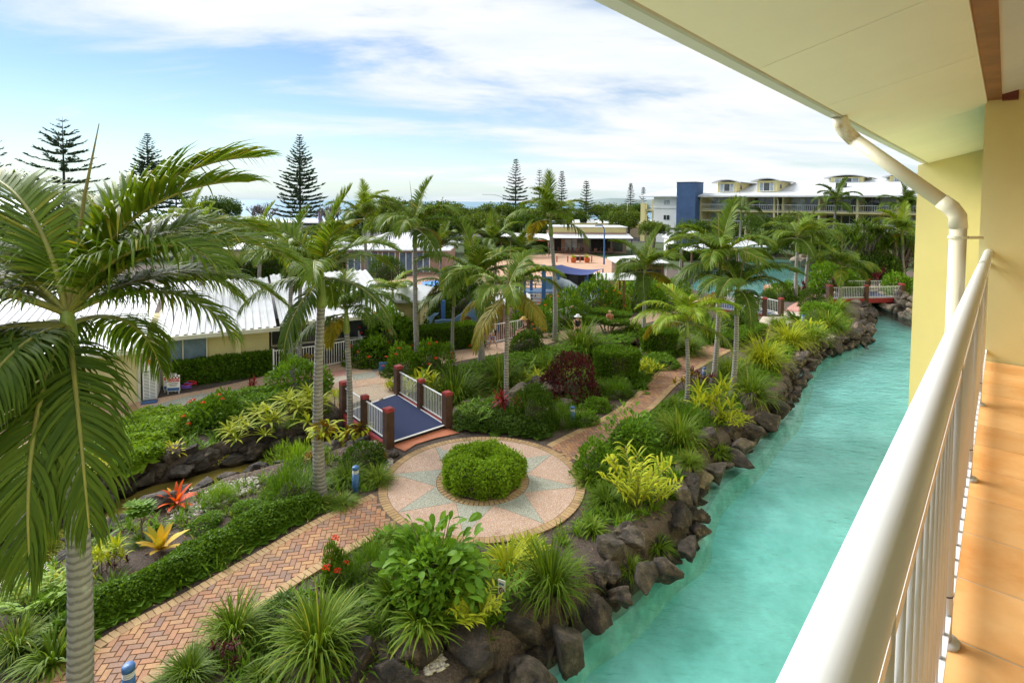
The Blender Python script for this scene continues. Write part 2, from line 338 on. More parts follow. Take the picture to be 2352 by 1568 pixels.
def watermat(name, tint, bump, scale, refl=1.0, stretch=(1, 1, 1)):
    m, n, l, b = nodemat(name); n.remove(b)
    t = n.new('ShaderNodeTexCoord'); mpp = n.new('ShaderNodeMapping'); mpp.inputs['Scale'].default_value = stretch
    mpp.inputs['Rotation'].default_value = (0, 0, 0.3)
    l.new(t.outputs['Object'], mpp.inputs[0])
    f1 = noise_fac(n, l, scale, 3, rough=0.55, vec=mpp.outputs[0]); f2 = noise_fac(n, l, scale*0.22, 2, vec=mpp.outputs[0])
    ad = n.new('ShaderNodeMath'); ad.operation = 'MULTIPLY'; l.new(f1, ad.inputs[0]); l.new(f2, ad.inputs[1])
    bp = n.new('ShaderNodeBump'); bp.inputs['Strength'].default_value = bump; bp.inputs['Distance'].default_value = 0.12; l.new(ad.outputs[0], bp.inputs['Height'])
    tr = n.new('ShaderNodeBsdfTransparent'); tr.inputs[0].default_value = (*tint, 1)
    gl = n.new('ShaderNodeBsdfGlossy'); gl.inputs['Roughness'].default_value = 0.07; l.new(bp.outputs[0], gl.inputs['Normal'])
    fr = n.new('ShaderNodeFresnel'); fr.inputs[0].default_value = 1.33; l.new(bp.outputs[0], fr.inputs['Normal'])
    mm = n.new('ShaderNodeMath'); mm.operation = 'MULTIPLY'; mm.inputs[1].default_value = refl; l.new(fr.outputs[0], mm.inputs[0])
    ms = n.new('ShaderNodeMixShader'); l.new(mm.outputs[0], ms.inputs[0]); l.new(tr.outputs[0], ms.inputs[1]); l.new(gl.outputs[0], ms.inputs[2])
    l.new(ms.outputs[0], n['Material Output'].inputs[0])
    return m
M['water'] = watermat('pool_water', (0.86, 0.97, 0.96), 0.62, 4.2, 1.3, (0.8, 1.7, 1))
M['creek'] = watermat('creek_water', (0.93, 0.90, 0.72), 0.12, 3.0)
def poolfloor():
    m, n, l, b = nodemat('pool_plaster')
    f = noise_fac(n, l, 0.35, 5, rough=0.6); f2 = noise_fac(n, l, 5, 5, rough=0.65)
    c = ramp2(n, l, f, (0.19, 0.59, 0.53), (0.35, 0.80, 0.76), 0.36, 0.64)
    c = mixc(n, l, 0.25, c, ramp2(n, l, f2, (0.6, 0.6, 0.6), (1.25, 1.25, 1.25)), 'MULTIPLY')
    l.new(c, b.inputs['Base Color']); b.inputs['Roughness'].default_value = 0.9
    return m
M['poolfloor'] = poolfloor()
M['poolledge'] = plain('pool_ledge', (0.34, 0.60, 0.50), 0.9, 0.25, 2.5)
M['creekbed'] = plain('creek_bed', (0.26, 0.21, 0.055), 0.9, 0.45, 1.2, 0.2, 6)
def seamat():
    m, n, l, b = nodemat('sea_water')
    t = n.new('ShaderNodeTexCoord'); mpp = n.new('ShaderNodeMapping'); mpp.inputs['Scale'].default_value = (0.012, 0.06, 1); l.new(t.outputs['Object'], mpp.inputs[0])
    f = noise_fac(n, l, 1.0, 5, vec=mpp.outputs[0])
    sx = n.new('ShaderNodeSeparateXYZ'); l.new(t.outputs['Object'], sx.inputs[0])
    near = n.new('ShaderNodeMapRange'); near.inputs['From Min'].default_value = 270; near.inputs['From Max'].default_value = 430
    near.inputs['To Min'].default_value = 0.30; near.inputs['To Max'].default_value = -0.35; l.new(sx.outputs[1], near.inputs['Value'])
    ad = n.new('ShaderNodeMath'); ad.operation = 'ADD'; l.new(f, ad.inputs[0]); l.new(near.outputs[0], ad.inputs[1])
    c = mixc(n, l, ramp2(n, l, ad.outputs[0], (0, 0, 0), (1, 1, 1), 0.56, 0.66), (0.07, 0.20, 0.30), (0.75, 0.80, 0.82))
    l.new(c, b.inputs['Base Color']); b.inputs['Roughness'].default_value = 0.35
    return m
M['sea'] = seamat()

M['litter'] = leafmat('leaf_litter', (0.16, 0.09, 0.04), (0.38, 0.26, 0.12), (0.10, 0.06, 0.03), trans=0.0, rough=0.8)
M['hedgewood'] = plain('shaded_twig_core', (0.05, 0.045, 0.022), 0.9, 0.4, 12, 0.5, 25)  # core colour: bare inner twigs darkened for the shade among the leaves

def stainpipe():
    m, n, l, b = nodemat('rust_stained_pipe')
    f = noise_fac(n, l, 9, 6, rough=0.7, vec=n.new('ShaderNodeNewGeometry').outputs['Position'])
    c = mixc(n, l, ramp2(n, l, f, (0, 0, 0), (0.85, 0.85, 0.85), 0.50, 0.66), (0.78, 0.73, 0.55), (0.50, 0.27, 0.06))
    l.new(c, b.inputs['Base Color']); b.inputs['Roughness'].default_value = 0.5
    return m
M['pipestain'] = stainpipe()
# ---------------------------------------------------------------- mesh helpers
def V3(p): return Vector((p[0], p[1], p[2] if len(p) > 2 else 0.0))
class MB:
    def __init__(s): s.v = []; s.f = []; s.m = []
    def add(s, vs, fs, mi=0):
        b = len(s.v); s.v += [tuple(x) for x in vs]; s.f += [tuple(i+b for i in f) for f in fs]; s.m += [mi]*len(fs); return s
    def hexa(s, p, mi=0):   # 8 points: bottom ring then top ring
        return s.add(p, [(3,2,1,0),(4,5,6,7),(0,1,5,4),(1,2,6,5),(2,3,7,6),(3,0,4,7)], mi)
    def box(s, c, d, rz=0.0, mi=0):
        """box centred on c with sizes d, turned rz about z"""
        ca, sa = math.cos(rz), math.sin(rz); p = []
        for z in (-.5, .5):
            for x, y in ((-.5,-.5),(.5,-.5),(.5,.5),(-.5,.5)):
                X, Y = x*d[0], y*d[1]; p.append((c[0]+X*ca-Y*sa, c[1]+X*sa+Y*ca, c[2]+z*d[2]))
        return s.hexa(p, mi)
    def bar(s, a, b, w, h=None, mi=0, up=(0,0,1)):
        """rectangular bar from a to b"""
        a, b = V3(a), V3(b); t = (b-a).normalized(); u = Vector(up)
        if abs(t.dot(u)) > 0.98: u = Vector((0,1,0))
        x = t.cross(u).normalized(); y = x.cross(t).normalized(); h = h or w; p = []
        for q in (a, b):
            for i, j in ((-.5,-.5),(.5,-.5),(.5,.5),(-.5,.5)): p.append(q + x*w*i + y*h*j)
        return s.add(p, [(0,1,2,3),(7,6,5,4),(0,4,5,1),(1,5,6,2),(2,6,7,3),(3,7,4,0)], mi)
    def tube(s, pts, rad, n=8, mi=0, caps=True):
        pts = [V3(p) for p in pts]; R = rad if isinstance(rad, (list, tuple)) else [rad]*len(pts)
        b = len(s.v); ref = None
        for i, p in enumerate(pts):
            t = (pts[min(i+1, len(pts)-1)] - pts[max(i-1, 0)])
            t = t.normalized() if t.length > 1e-9 else Vector((0,0,1))
            if ref is None: ref = Vector((1,0,0)) if abs(t.x) < 0.9 else Vector((0,1,0))
            x = (ref - t*ref.dot(t)).normalized(); y = t.cross(x); ref = x
            for k in range(n):
                a = 2*math.pi*k/n; s.v.append(tuple(p + x*(R[i]*math.cos(a)) + y*(R[i]*math.sin(a))))
        fs = []
        for i in range(len(pts)-1):
            for k in range(n):
                k2 = (k+1) % n; fs.append((b+i*n+k, b+i*n+k2, b+(i+1)*n+k2, b+(i+1)*n+k))
        if caps:
            fs.append(tuple(b+k for k in reversed(range(n)))); fs.append(tuple(b+(len(pts)-1)*n+k for k in range(n)))
        s.f += fs; s.m += [mi]*len(fs); return s
    def prism(s, poly, z0, z1, mi=0):
        n = len(poly); a = sum(poly[i][0]*poly[(i+1)%n][1]-poly[(i+1)%n][0]*poly[i][1] for i in range(n))
        if a < 0: poly = list(reversed(poly))
        vs = [(p[0], p[1], z0) for p in poly] + [(p[0], p[1], z1) for p in poly]
        fs = [tuple(reversed(range(n))), tuple(range(n, 2*n))] + [(i, (i+1)%n, n+(i+1)%n, n+i) for i in range(n)]
        return s.add(vs, fs, mi)
    def lathe(s, c, prof, n=12, mi=0):
        b = len(s.v); c = V3(c)
        for r, z in prof:
            for k in range(n):
                a = 2*math.pi*k/n; s.v.append((c.x+r*math.cos(a), c.y+r*math.sin(a), c.z+z))
        fs = []
        for i in range(len(prof)-1):
            for k in range(n): k2 = (k+1)%n; fs.append((b+i*n+k, b+i*n+k2, b+(i+1)*n+k2, b+(i+1)*n+k))
        fs.append(tuple(b+k for k in reversed(range(n)))); fs.append(tuple(b+(len(prof)-1)*n+k for k in range(n)))
        s.f += fs; s.m += [mi]*len(fs); return s
    def arr(s, vs, fs, mi=0):
        b = len(s.v); s.v += [tuple(x) for x in vs.tolist()]; s.f += [tuple(x) for x in (fs+b).tolist()]; s.m += [mi]*len(fs); return s
    def mesh(s, name, mats, o=(0,0,0), smooth=False):
        me = bpy.data.meshes.new(name)
        me.from_pydata([(x-o[0], y-o[1], z-o[2]) for x, y, z in s.v] if any(o) else s.v, [], s.f)
        for m in (mats if isinstance(mats, (list, tuple)) else [mats]): me.materials.append(M[m] if isinstance(m, str) else m)
        if any(s.m): me.polygons.foreach_set('material_index', s.m)
        if smooth: me.polygons.foreach_set('use_smooth', [True]*len(s.f))
        me.update(); return me
    def build(s, name, mats, parent=None, loc=None, smooth=False):
        """one mesh object; coordinates are world, origin at loc or at the parent's base"""
        o = org[parent.name] if parent else (V3(loc) if loc is not None else Vector((0,0,0)))
        ob = bpy.data.objects.new(name, s.mesh(name, mats, o, smooth)); C.link(ob); org[ob.name] = Vector(o)
        if parent: ob.parent = parent
        elif loc is not None: ob.location = loc
        return ob
def tag(o, label=None, cat=None, group=None, kind=None):
    if label: o['label'] = label
    if cat: o['category'] = cat
    if group: o['group'] = group
    if kind: o['kind'] = kind
    return o
def thing(name, label, cat, loc=(0,0,0), group=None, rz=0.0):
    o = bpy.data.objects.new(name, None); C.link(o); o.location = loc; o.rotation_euler = (0,0,rz)
    o.empty_display_size = 0.2; org[o.name] = V3(loc); return tag(o, label, cat, group)
def inst(name, me, parent, loc=(0,0,0), rot=(0,0,0), sc=1.0):
    """object sharing mesh data me, placed in the parent's frame"""
    o = bpy.data.objects.new(name, me); C.link(o); o.parent = parent; o.location = loc; o.rotation_euler = rot
    o.scale = (sc, sc, sc) if isinstance(sc, (int, float)) else sc
    org[o.name] = Vector((0,0,0)); return o
def struct(name, mb, mats, smooth=False, parent=None):
    o = mb.build(name, mats, parent, smooth=smooth)
    if not parent: o['kind'] = 'structure'
    return o
def sheet(poly, z):
    mb = MB(); n = len(poly); a = sum(poly[i][0]*poly[(i+1)%n][1]-poly[(i+1)%n][0]*poly[i][1] for i in range(n))
    p = poly if a > 0 else list(reversed(poly))
    # ear clipping keeps concave outlines right
    idx = list(range(n)); tris = []
    def cr(o, a, b): return (a[0]-o[0])*(b[1]-o[1])-(a[1]-o[1])*(b[0]-o[0])
    guard = 0
    while len(idx) > 3 and guard < 5000:
        guard += 1
        for k in range(len(idx)):
            i, j, l = idx[k-1], idx[k], idx[(k+1) % len(idx)]
            if cr(p[i], p[j], p[l]) <= 1e-12: continue
            if any(cr(p[i], p[j], p[q]) >= 0 and cr(p[j], p[l], p[q]) >= 0 and cr(p[l], p[i], p[q]) >= 0 for q in idx if q not in (i, j, l)): continue
            tris.append((i, j, l)); idx.pop(k); break
        else: break
    tris.append(tuple(idx))
    return mb.add([(q[0], q[1], z) for q in p], tris)
def inpoly(x, y, poly):
    """vectorised even-odd test"""
    x = np.asarray(x); y = np.asarray(y); c = np.zeros(x.shape, bool); n = len(poly)
    for i in range(n):
        x1, y1 = poly[i][0], poly[i][1]; x2, y2 = poly[(i+1)%n][0], poly[(i+1)%n][1]
        cond = ((y1 > y) != (y2 > y)); xx = (x2-x1)*(y-y1)/((y2-y1) if y2 != y1 else 1e-9)+x1
        c ^= cond & (x < xx)
    return c
def distline(x, y, pts, closed=True):
    d = np.full(np.asarray(x).shape, 1e9); n = len(pts)
    for i in range(n if closed else n-1):
        ax, ay = pts[i][0], pts[i][1]; bx, by = pts[(i+1)%n][0], pts[(i+1)%n][1]
        vx, vy = bx-ax, by-ay; q = vx*vx+vy*vy+1e-12
        t = np.clip(((x-ax)*vx+(y-ay)*vy)/q, 0, 1); d = np.minimum(d, np.hypot(x-ax-t*vx, y-ay-t*vy))
    return d
def resample(pts, step, closed=False):
    pts = [V3(p) for p in pts]; out = []; carry = 0.0
    for i in range(len(pts)-1):
        a, b = pts[i], pts[i+1]; Ls = (b-a).length; t = carry
        while t < Ls: out.append(a+(b-a)*(t/Ls)); t += step
        carry = t-Ls
    return out
def smoothline(pts, n=6):
    """Catmull-Rom through the points"""
    pts = [V3(p) for p in pts]; P = [pts[0]*2-pts[1]] + pts + [pts[-1]*2-pts[-2]]; o = []
    for i in range(1, len(P)-2):
        for k in range(n):
            t = k/n; a, b, c, d = P[i-1], P[i], P[i+1], P[i+2]
            o.append(0.5*((2*b)+(c-a)*t+(2*a-5*b+4*c-d)*t*t+(3*b-a-3*c+d)*t**3))
    o.append(pts[-1]); return o

# leaf geometry, all numpy -------------------------------------------------
def leaves(P, D, Nn, ln, wd, fold=0.25):
    """diamond leaves at points P pointing D with normal Nn: 4 vertices, 1 folded quad (2 tris) each"""
    n = len(P); D = D/np.linalg.norm(D, axis=1, keepdims=True); Sx = np.cross(D, Nn); Sx /= np.linalg.norm(Sx, axis=1, keepdims=True)+1e-9
    U = np.cross(Sx, D); ln = np.broadcast_to(np.asarray(ln, float), (n,))[:, None]; wd = np.broadcast_to(np.asarray(wd, float), (n,))[:, None]
    a = P; b = P+D*ln*0.5+Sx*wd*0.5+U*wd*fold; c = P+D*ln-U*ln*0.1; d = P+D*ln*0.5-Sx*wd*0.5+U*wd*fold
    vs = np.stack([a, b, c, d], 1).reshape(-1, 3); i = np.arange(n)[:, None]*4
    fs = np.concatenate([i+np.array([[0, 1, 2]]), i+np.array([[0, 2, 3]])], 0)
    return vs, fs
def straps(P, az, el, ln, wd, droop, K=4, wprof=None, twist=0.0):
    """bending strap leaves: start P, azimuth az, elevation el, curving down by droop (rad over the length)"""
    n = len(P); pos = P.copy(); ang = el.copy(); rows = []; step = (ln/K)
    S_ = np.stack([-np.sin(az+twist), np.cos(az+twist), np.zeros(n)], 1)
    wp = wprof if wprof is not None else [0.7, 1, 0.85, 0.55, 0.06][:K+1] if K == 4 else np.interp(np.linspace(0, 1, K+1), [0, .3, .7, 1], [0.6, 1, .7, .05])
    for k in range(K+1):
        w = (wd*wp[k]*0.5)[:, None]; rows.append(pos - S_*w); rows.append(pos + S_*w)
        d = np.stack([np.cos(az)*np.cos(ang), np.sin(az)*np.cos(ang), np.sin(ang)], 1)
        pos = pos + d*step[:, None]; ang = ang - droop/K*(0.5+k*0.5)
    vs = np.stack(rows, 1).reshape(-1, 3); m = 2*(K+1); i = np.arange(n)[:, None]*m
    fs = np.concatenate([i+np.array([[2*k, 2*k+1, 2*k+3, 2*k+2]]) for k in range(K)], 0)
    return vs, fs
def npmesh(name, parts, mats, smooth=False):
    """mesh from [(verts, faces, material index)] arrays"""
    vs = []; nl = []; lt = []; mi = []; b = 0
    for v, f, k in parts:
        vs.append(v); nl.append((f+b).ravel()); lt.append(np.full(len(f), f.shape[1])); mi.append(np.full(len(f), k)); b += len(v)
    vs = np.concatenate(vs); nl = np.concatenate(nl); lt = np.concatenate(lt); mi = np.concatenate(mi)
    me = bpy.data.meshes.new(name); me.vertices.add(len(vs)); me.vertices.foreach_set('co', vs.astype(np.float32).ravel())
    me.loops.add(len(nl)); me.loops.foreach_set('vertex_index', nl.astype(np.int32))
    me.polygons.add(len(lt)); st = np.concatenate([[0], np.cumsum(lt)[:-1]])
    me.polygons.foreach_set('loop_start', st.astype(np.int32)); me.polygons.foreach_set('loop_total', lt.astype(np.int32))
    for m in mats: me.materials.append(M[m] if isinstance(m, str) else m)
    me.polygons.foreach_set('material_index', mi.astype(np.int32))
    if smooth: me.polygons.foreach_set('use_smooth', np.ones(len(lt), bool))
    me.update(calc_edges=True); me.validate(); return me
def tubearr(pts, rad, n=6):
    mb = MB().tube(pts, rad, n); 
    q = [f for f in mb.f if len(f) == 4]
    return np.array(mb.v), np.array(q)
def unit(v): return v/(np.linalg.norm(v, axis=-1, keepdims=True)+1e-9)
# ---------------------------------------------------------------- ground, water, paths
WZ, CZ = -0.62, -0.50        # pool and creek water levels
pool_bank_px = [(1300,1530),(1345,1465),(1440,1400),(1500,1345),(1560,1290),(1622,1240),(1618,1180),(1638,1120),(1698,1062),(1745,1015),
                (1800,967),(1832,928),(1842,890),(1858,845),(1880,825),(1935,805),(1985,785),(1992,760),(2004,728),(1992,706),(1978,690)]
bank = [B(-9,-5.2,WZ), B(-3,-5.7,WZ), B(3,-5.5,WZ), B(6.6,-5.6,WZ)] + [W(u, v, WZ) for u, v in pool_bank_px]
far_bank = [W(2004,692,WZ), W(2040,712,WZ), W(2075,728,WZ), W(2110,738,WZ)]
pool = bank + [W(1955,672,WZ), W(1990,668,WZ)] + far_bank + [B(54,0.4,WZ), B(-9,0.4,WZ)]
creekN = [(-140,1370),(0,1297),(42,1262),(140,1213),(233,1160),(290,1129),(350,1106),(430,1089),(500,1069),(610,1042),(720,1010),(800,985),(870,960)]
creekS = [(-140,1440),(0,1346),(42,1325),(140,1272),(240,1212),(333,1152),(447,1116),(507,1089),(587,1068),(700,1040),(820,1010),(895,985)]
cn = [W(u,v,CZ) for u,v in creekN]; cs = [W(u,v,-0.10) for u,v in creekS]
creek2N = [(870,960),(960,925),(1060,893),(1180,862),(1290,835),(1400,805),(1530,770),(1640,740)]
creek2S = [(895,985),(1000,945),(1075,920),(1200,890),(1310,858),(1420,824),(1545,785),(1660,752)]
c2n = [W(u,v,CZ) for u,v in creek2N]; c2s = [W(u,v,-0.15) for u,v in creek2S]
cs = [Vector((q.x,q.y,CZ)) for q in cs]; c2s = [Vector((q.x,q.y,CZ)) for q in c2s]
creek = cn + c2n[1:] + list(reversed(c2s))[:-1] + list(reversed(cs))
lagoon = [W(u,v,WZ) for u,v in [(1560,668),(1640,690),(1700,698),(1760,690),(1800,682),(1862,668),(1900,650),(1905,622),(1880,600),(1820,588),(1740,584),(1660,600),(1590,630)]]
xs = np.unique(np.concatenate([np.linspace(-420,-60,19), np.linspace(-60,-24,19), np.arange(-24,12,0.25), np.arange(12,34.01,0.4), np.linspace(34,70,19), np.linspace(70,520,24)]))
ys = np.unique(np.concatenate([np.linspace(-40,2,8), np.arange(2,30,0.25), np.arange(30,48.01,0.4), np.linspace(48,110,32), np.linspace(110,262,20)]))
GX, GY = np.meshgrid(xs, ys)
dp = distline(GX, GY, pool); ip = inpoly(GX, GY, pool)
dc = distline(GX, GY, creek); ic = inpoly(GX, GY, creek)
il = inpoly(GX, GY, lagoon); dl = distline(GX, GY, lagoon)
def step(d, a, b): t = np.clip((d-a)/(b-a), 0, 1); return t*t*(3-2*t)
sp_ = np.where(ip, dp, -dp); sc_ = np.where(ic, dc, -dc); sl_ = np.where(il, dl, -dl)
GZ = -0.02 - 2.8*step(sp_, -0.60, 0.20) - 0.85*step(sc_, -0.42, 0.02) - 1.6*step(sl_, -0.4, 0.6)
GZ += np.where((sp_ < -0.6) & (sc_ < -0.5), 0.012*np.sin(GX*2.1)*np.cos(GY*1.7), 0)
GZ -= step(GY, 150, 262)*6.0
def gz(x, y):
    """height of the garden ground at a point"""
    P = np.array([[x]]), np.array([[y]])
    a = distline(*P, pool); i = inpoly(*P, pool); s = float(np.where(i, a, -a)[0,0])
    c = distline(*P, creek); j = inpoly(*P, creek); t = float(np.where(j, c, -c)[0,0])
    return -0.02 - 2.8*float(step(np.array(s), -0.60, 0.20)) - 0.85*float(step(np.array(t), -0.42, 0.02))
def gzv(xy):
    X, Y = xy[:,0], xy[:,1]; a = distline(X, Y, pool); s = np.where(inpoly(X, Y, pool), a, -a); c = distline(X, Y, creek); t = np.where(inpoly(X, Y, creek), c, -c)
    return -0.02 - 2.8*step(s, -0.60, 0.20) - 0.85*step(t, -0.42, 0.02)
nx, ny = len(xs), len(ys)
gv = np.stack([GX.ravel(), GY.ravel(), GZ.ravel()], 1)
ii = (np.arange(ny-1)[:,None]*nx + np.arange(nx-1)[None,:]).ravel()
gf = np.stack([ii, ii+1, ii+nx+1, ii+nx], 1)
gm = npmesh('ground', [(gv, gf, 0)], ['mulch', 'grassland'], True)
fc = gv[gf].mean(1); gm.polygons.foreach_set('material_index', ((fc[:,1] > 62) | (np.abs(fc[:,0]) > 60)).astype(np.int32))
go = bpy.data.objects.new('ground', gm); C.link(go); tag(go, 'dark brown mulched garden ground under all the plants', kind='structure')

struct('pool_floor', sheet([(p.x, p.y) for p in [B(-9,-6.6,0),B(8,-6.6,0),B(24,-7.6,0),B(40,-8,0),B(55,-10,0),B(55,0.4,0),B(-9,0.4,0)]], -1.25), 'poolfloor')
struct('pool_water', sheet(pool, WZ), 'water')
# shallow rendered ledge that runs along the rocks
mbl = MB(); bl = resample(smoothline(bank, 6), 0.22); prev = None
for i, p in enumerate(bl):
    t = (bl[min(i+4,len(bl)-1)]-bl[max(i-4,0)]).normalized(); nrm = Vector((t.y, -t.x, 0))
    w = 0.02+0.12*max(0, math.sin(i*0.043+.6))**2+0.07*math.sin(i*0.117)+0.04*math.sin(i*.31)
    if i > 95 and i < 160: w += .22*math.sin((i-95)/65*math.pi)
    w = max(-.05, w); row = [p-nrm*0.55+Vector((0,0,-.10)), p+nrm*(w-.1)+Vector((0,0,-.14)), p+nrm*w+Vector((0,0,-.24)), p+nrm*(w+.10)+Vector((0,0,-.66))]
    if prev:
        for k in range(3): mbl.add([prev[k],row[k],row[k+1],prev[k+1]],[(3,2,1,0)])
    prev = row
struct('pool_ledge', mbl, 'poolledge')
struct('creek_bed', sheet([(p.x,p.y) for p in creek], -0.62), 'creekbed')
struct('creek_water', sheet(creek, CZ), 'creek')
struct('lagoon_floor', sheet(lagoon, -1.2), 'poolfloor')
struct('lagoon_water', sheet(lagoon, WZ+0.06), 'water')
struct('sea', MB().add([(-6000,258,-3.0),(6000,258,-3.0),(14000,14000,-3.0),(-14000,14000,-3.0)], [(0,1,2,3)]), 'sea')
struct('beach', MB().add([(-900,240,-2.2),(900,240,-2.2),(900,270,-3.1),(-900,270,-3.1)], [(0,1,2,3)]), 'sand')

# plaza ---------------------------------------------------------------------
nearp, farp = W(1112,1249), W(1112,1003)
PC = Vector(((W(868,1122).x + W(1344,1122).x)/2, (nearp.y+farp.y)/2, 0)); PR = (nearp.y-farp.y)/-2
def ring(c, r0, r1, z0, z1, n=64):
    mb = MB()
    for k in range(n):
        a, b = 2*math.pi*k/n, 2*math.pi*(k+1)/n
        q = [(c.x+r*math.cos(t), c.y+r*math.sin(t)) for r, t in ((r0,a),(r1,a),(r1,b),(r0,b))]
        mb.hexa([(x,y,z0) for x,y in q]+[(x,y,z1) for x,y in q])
    return mb
def brickmesh(name, L_, w_, h_, mat, bev=0.006):
    mb = MB(); a, b = L_/2, w_/2
    vs = [(-a,-b,-h_),(a,-b,-h_),(a,b,-h_),(-a,b,-h_),(-a,-b,-bev),(a,-b,-bev),(a,b,-bev),(-a,b,-bev),(-a+bev,-b+bev,0),(a-bev,-b+bev,0),(a-bev,b-bev,0),(-a+bev,b-bev,0)]
    fs = [(0,1,5,4),(1,2,6,5),(2,3,7,6),(3,0,4,7),(4,5,9,8),(5,6,10,9),(6,7,11,10),(7,4,8,11),(8,9,10,11)]
    mb.add(vs, fs); return mb.mesh(name, mat), np.array(vs), fs
BR_F = brickmesh('field_brick', 0.222, 0.107, 0.05, 'brick')
BR_T = brickmesh('border_brick', 0.222, 0.107, 0.05, 'brick_tan')
plaza = struct('plaza', ring(PC, 0, PR-0.004, -0.06, 0.006, 72), 'grout')
tag(plaza, 'round star-patterned plaza with tan brick borders around a clipped hedge')
gm_ = M['agg_pink']
RI, RO = PR-0.235, PR*0.452
star = MB(); nstar = 8
A0 = math.atan2(W(600/2.351/1.2755+900/1.2755, (1000+915/2.351)/1.2755).y-PC.y, W((900+600/2.351)/1.2755, (1000+915/2.351)/1.2755).x-PC.x)
def pol(r, a): return (PC.x+r*math.cos(a), PC.y+r*math.sin(a))
for k in range(nstar):
    a = A0+k*2*math.pi/nstar; h = math.pi/nstar
    tip, l_, r_ = pol(RI-0.006, a), pol(RO+0.012, a-h+0.006), pol(RO+0.012, a+h-0.006)
    mb = MB(); arcp = [pol(RO+0.012, a-h+0.006+(2*h-0.012)*t/6) for t in range(7)]
    mb.prism([tip]+list(reversed(arcp)), -0.02, 0.012); mb.build('star_point', 'agg_grey', plaza)
    # pink wedge between this point and the next
    a2 = a+2*h; g = 0.004
    arc = [pol(RI-0.004, a+g+(2*h-2*g)*t/14) for t in range(15)]
    m2 = pol(RO+0.014, a+h)
    mb = MB(); mb.prism([m2]+arc, -0.02, 0.0105); mb.build('pebble_panel', 'agg_pink', plaza)
nb = int(2*math.pi*(PR-0.117)/0.117)
for k in range(nb):
    a = 2*math.pi*k/nb; inst('brick', BR_T[0], plaza, (PC.x+(PR-0.117)*math.cos(a), PC.y+(PR-0.117)*math.sin(a), 0.016+0.002*random.random()), (0,0,a))
nb = int(2*math.pi*(RO-0.117)/0.122)
for k in range(nb):
    a = 2*math.pi*k/nb; inst('brick', BR_T[0], plaza, (PC.x+(RO-0.117)*math.cos(a), PC.y+(RO-0.117)*math.sin(a), 0.016), (0,0,a))
struct('planter_soil', ring(PC, 0, RO-0.24, 0.007, 0.03, 40), 'mulch', parent=plaza)

def brick_path(name, left, right, label, cut=None, maxobj=300, zt=0.010):
    """herringbone brick path between two edge lines with soldier-course borders"""
    L0, R0 = smoothline(left, 6), smoothline(right, 6)
    poly = [(p.x,p.y) for p in L0] + [(p.x,p.y) for p in reversed(R0)]
    po = struct(name, sheet(poly, 0.0), 'grout'); tag(po, label)
    # herringbone field
    x0, x1 = min(p[0] for p in poly), max(p[0] for p in poly); y0, y1 = min(p[1] for p in poly), max(p[1] for p in poly)
    mid = (L0[len(L0)//2]+R0[len(R0)//2])/2; t = (L0[len(L0)//2+2]-L0[len(L0)//2-2]); th = math.atan2(t.y, t.x)+math.radians(45)
    w = 0.1165; n = int(max(x1-x0, y1-y0)/w*0.8)+4; cands = []
    for i in range(-n, n):
        for j in range(-n, n):
            k = (i-j) % 4
            if k == 0: cands.append((i+1.0, j+0.5, 0))
            elif k == 3: cands.append((i+0.5, j+1.0, 1)) if True else None
    cc = np.array(cands); ca, sa = math.cos(th), math.sin(th)
    X = mid.x + (cc[:,0]*ca-cc[:,1]*sa)*w; Y = mid.y + (cc[:,0]*sa+cc[:,1]*ca)*w
    ins = inpoly(X, Y, poly) & (distline(X, Y, [(p.x,p.y) for p in L0], False) > 0.155) & (distline(X, Y, [(p.x,p.y) for p in R0], False) > 0.155)
    if cut: ins &= np.hypot(X-cut[0], Y-cut[1]) > cut[2]+0.02
    items = [(X[i], Y[i], zt, th+(math.pi/2 if cc[i,2] else 0), BR_F) for i in np.where(ins)[0]]
    for E, s in ((L0, -1), (R0, 1)):
        pts = resample(E, 0.1165)
        for i, p in enumerate(pts[:-1]):
            t = (pts[i+1]-p).normalized(); nr = Vector((t.y,-t.x,0))*(-s); nr = nr if inpoly(np.array([p.x+nr.x*.15]), np.array([p.y+nr.y*.15]), poly)[0] else -nr; c = p+nr*0.112
            if cut and math.hypot(c.x-cut[0], c.y-cut[1]) < cut[2]+0.10: continue
            items.append((c.x, c.y, zt+0.005, math.atan2(nr.y, nr.x), BR_T))
    items.sort(key=lambda q: q[0]**2+(q[1])**2 + (0 if W(0,1568).y-2 < q[1] else 500))
    for x, y, z, a, br in items[:maxobj]: inst('brick', br[0], po, (x, y, z+0.003*random.random()), (0,0,a))
    rest = items[maxobj:]
    if rest:
        mb = MB()
        for x, y, z, a, br in rest:
            ca, sa = math.cos(a), math.sin(a); zz = z+0.003*random.random()
            mb.add([(x+p[0]*ca-p[1]*sa, y+p[0]*sa+p[1]*ca, zz+p[2]) for p in br[1]], br[2], 1 if br is BR_T else 0)
        tag(mb.build('bricks', ['brick', 'brick_tan'], po), kind='stuff')
    return po
Lp = [(PC.x-PR*0.9, PC.y+0.35)]
e1L = [W(900,1112)] + [W(u,v) for u,v in [(840,1140),(730,1190),(600,1262),(480,1330),(380,1385),(285,1434),(190,1494),(85,1568),(-60,1690)]]
e1R = [W(930,1205)] + [W(u,v) for u,v in [(880,1228),(800,1270),(700,1330),(625,1380),(555,1428),(445,1500),(345,1572),(200,1690)]]
brick_path('brick_path', e1L, e1R, 'herringbone brick path running from the plaza to the bottom-left corner', (PC.x, PC.y, PR))
e2L = [W(u,v) for u,v in [(1230,1040),(1262,1018),(1330,985),(1398,950),(1450,914),(1500,862),(1560,822),(1650,780),(1742,741)]]
e2R = [W(u,v) for u,v in [(1300,1072),(1335,1052),(1400,1008),(1452,972),(1505,935),(1560,880),(1625,835),(1700,795),(1790,750)]]
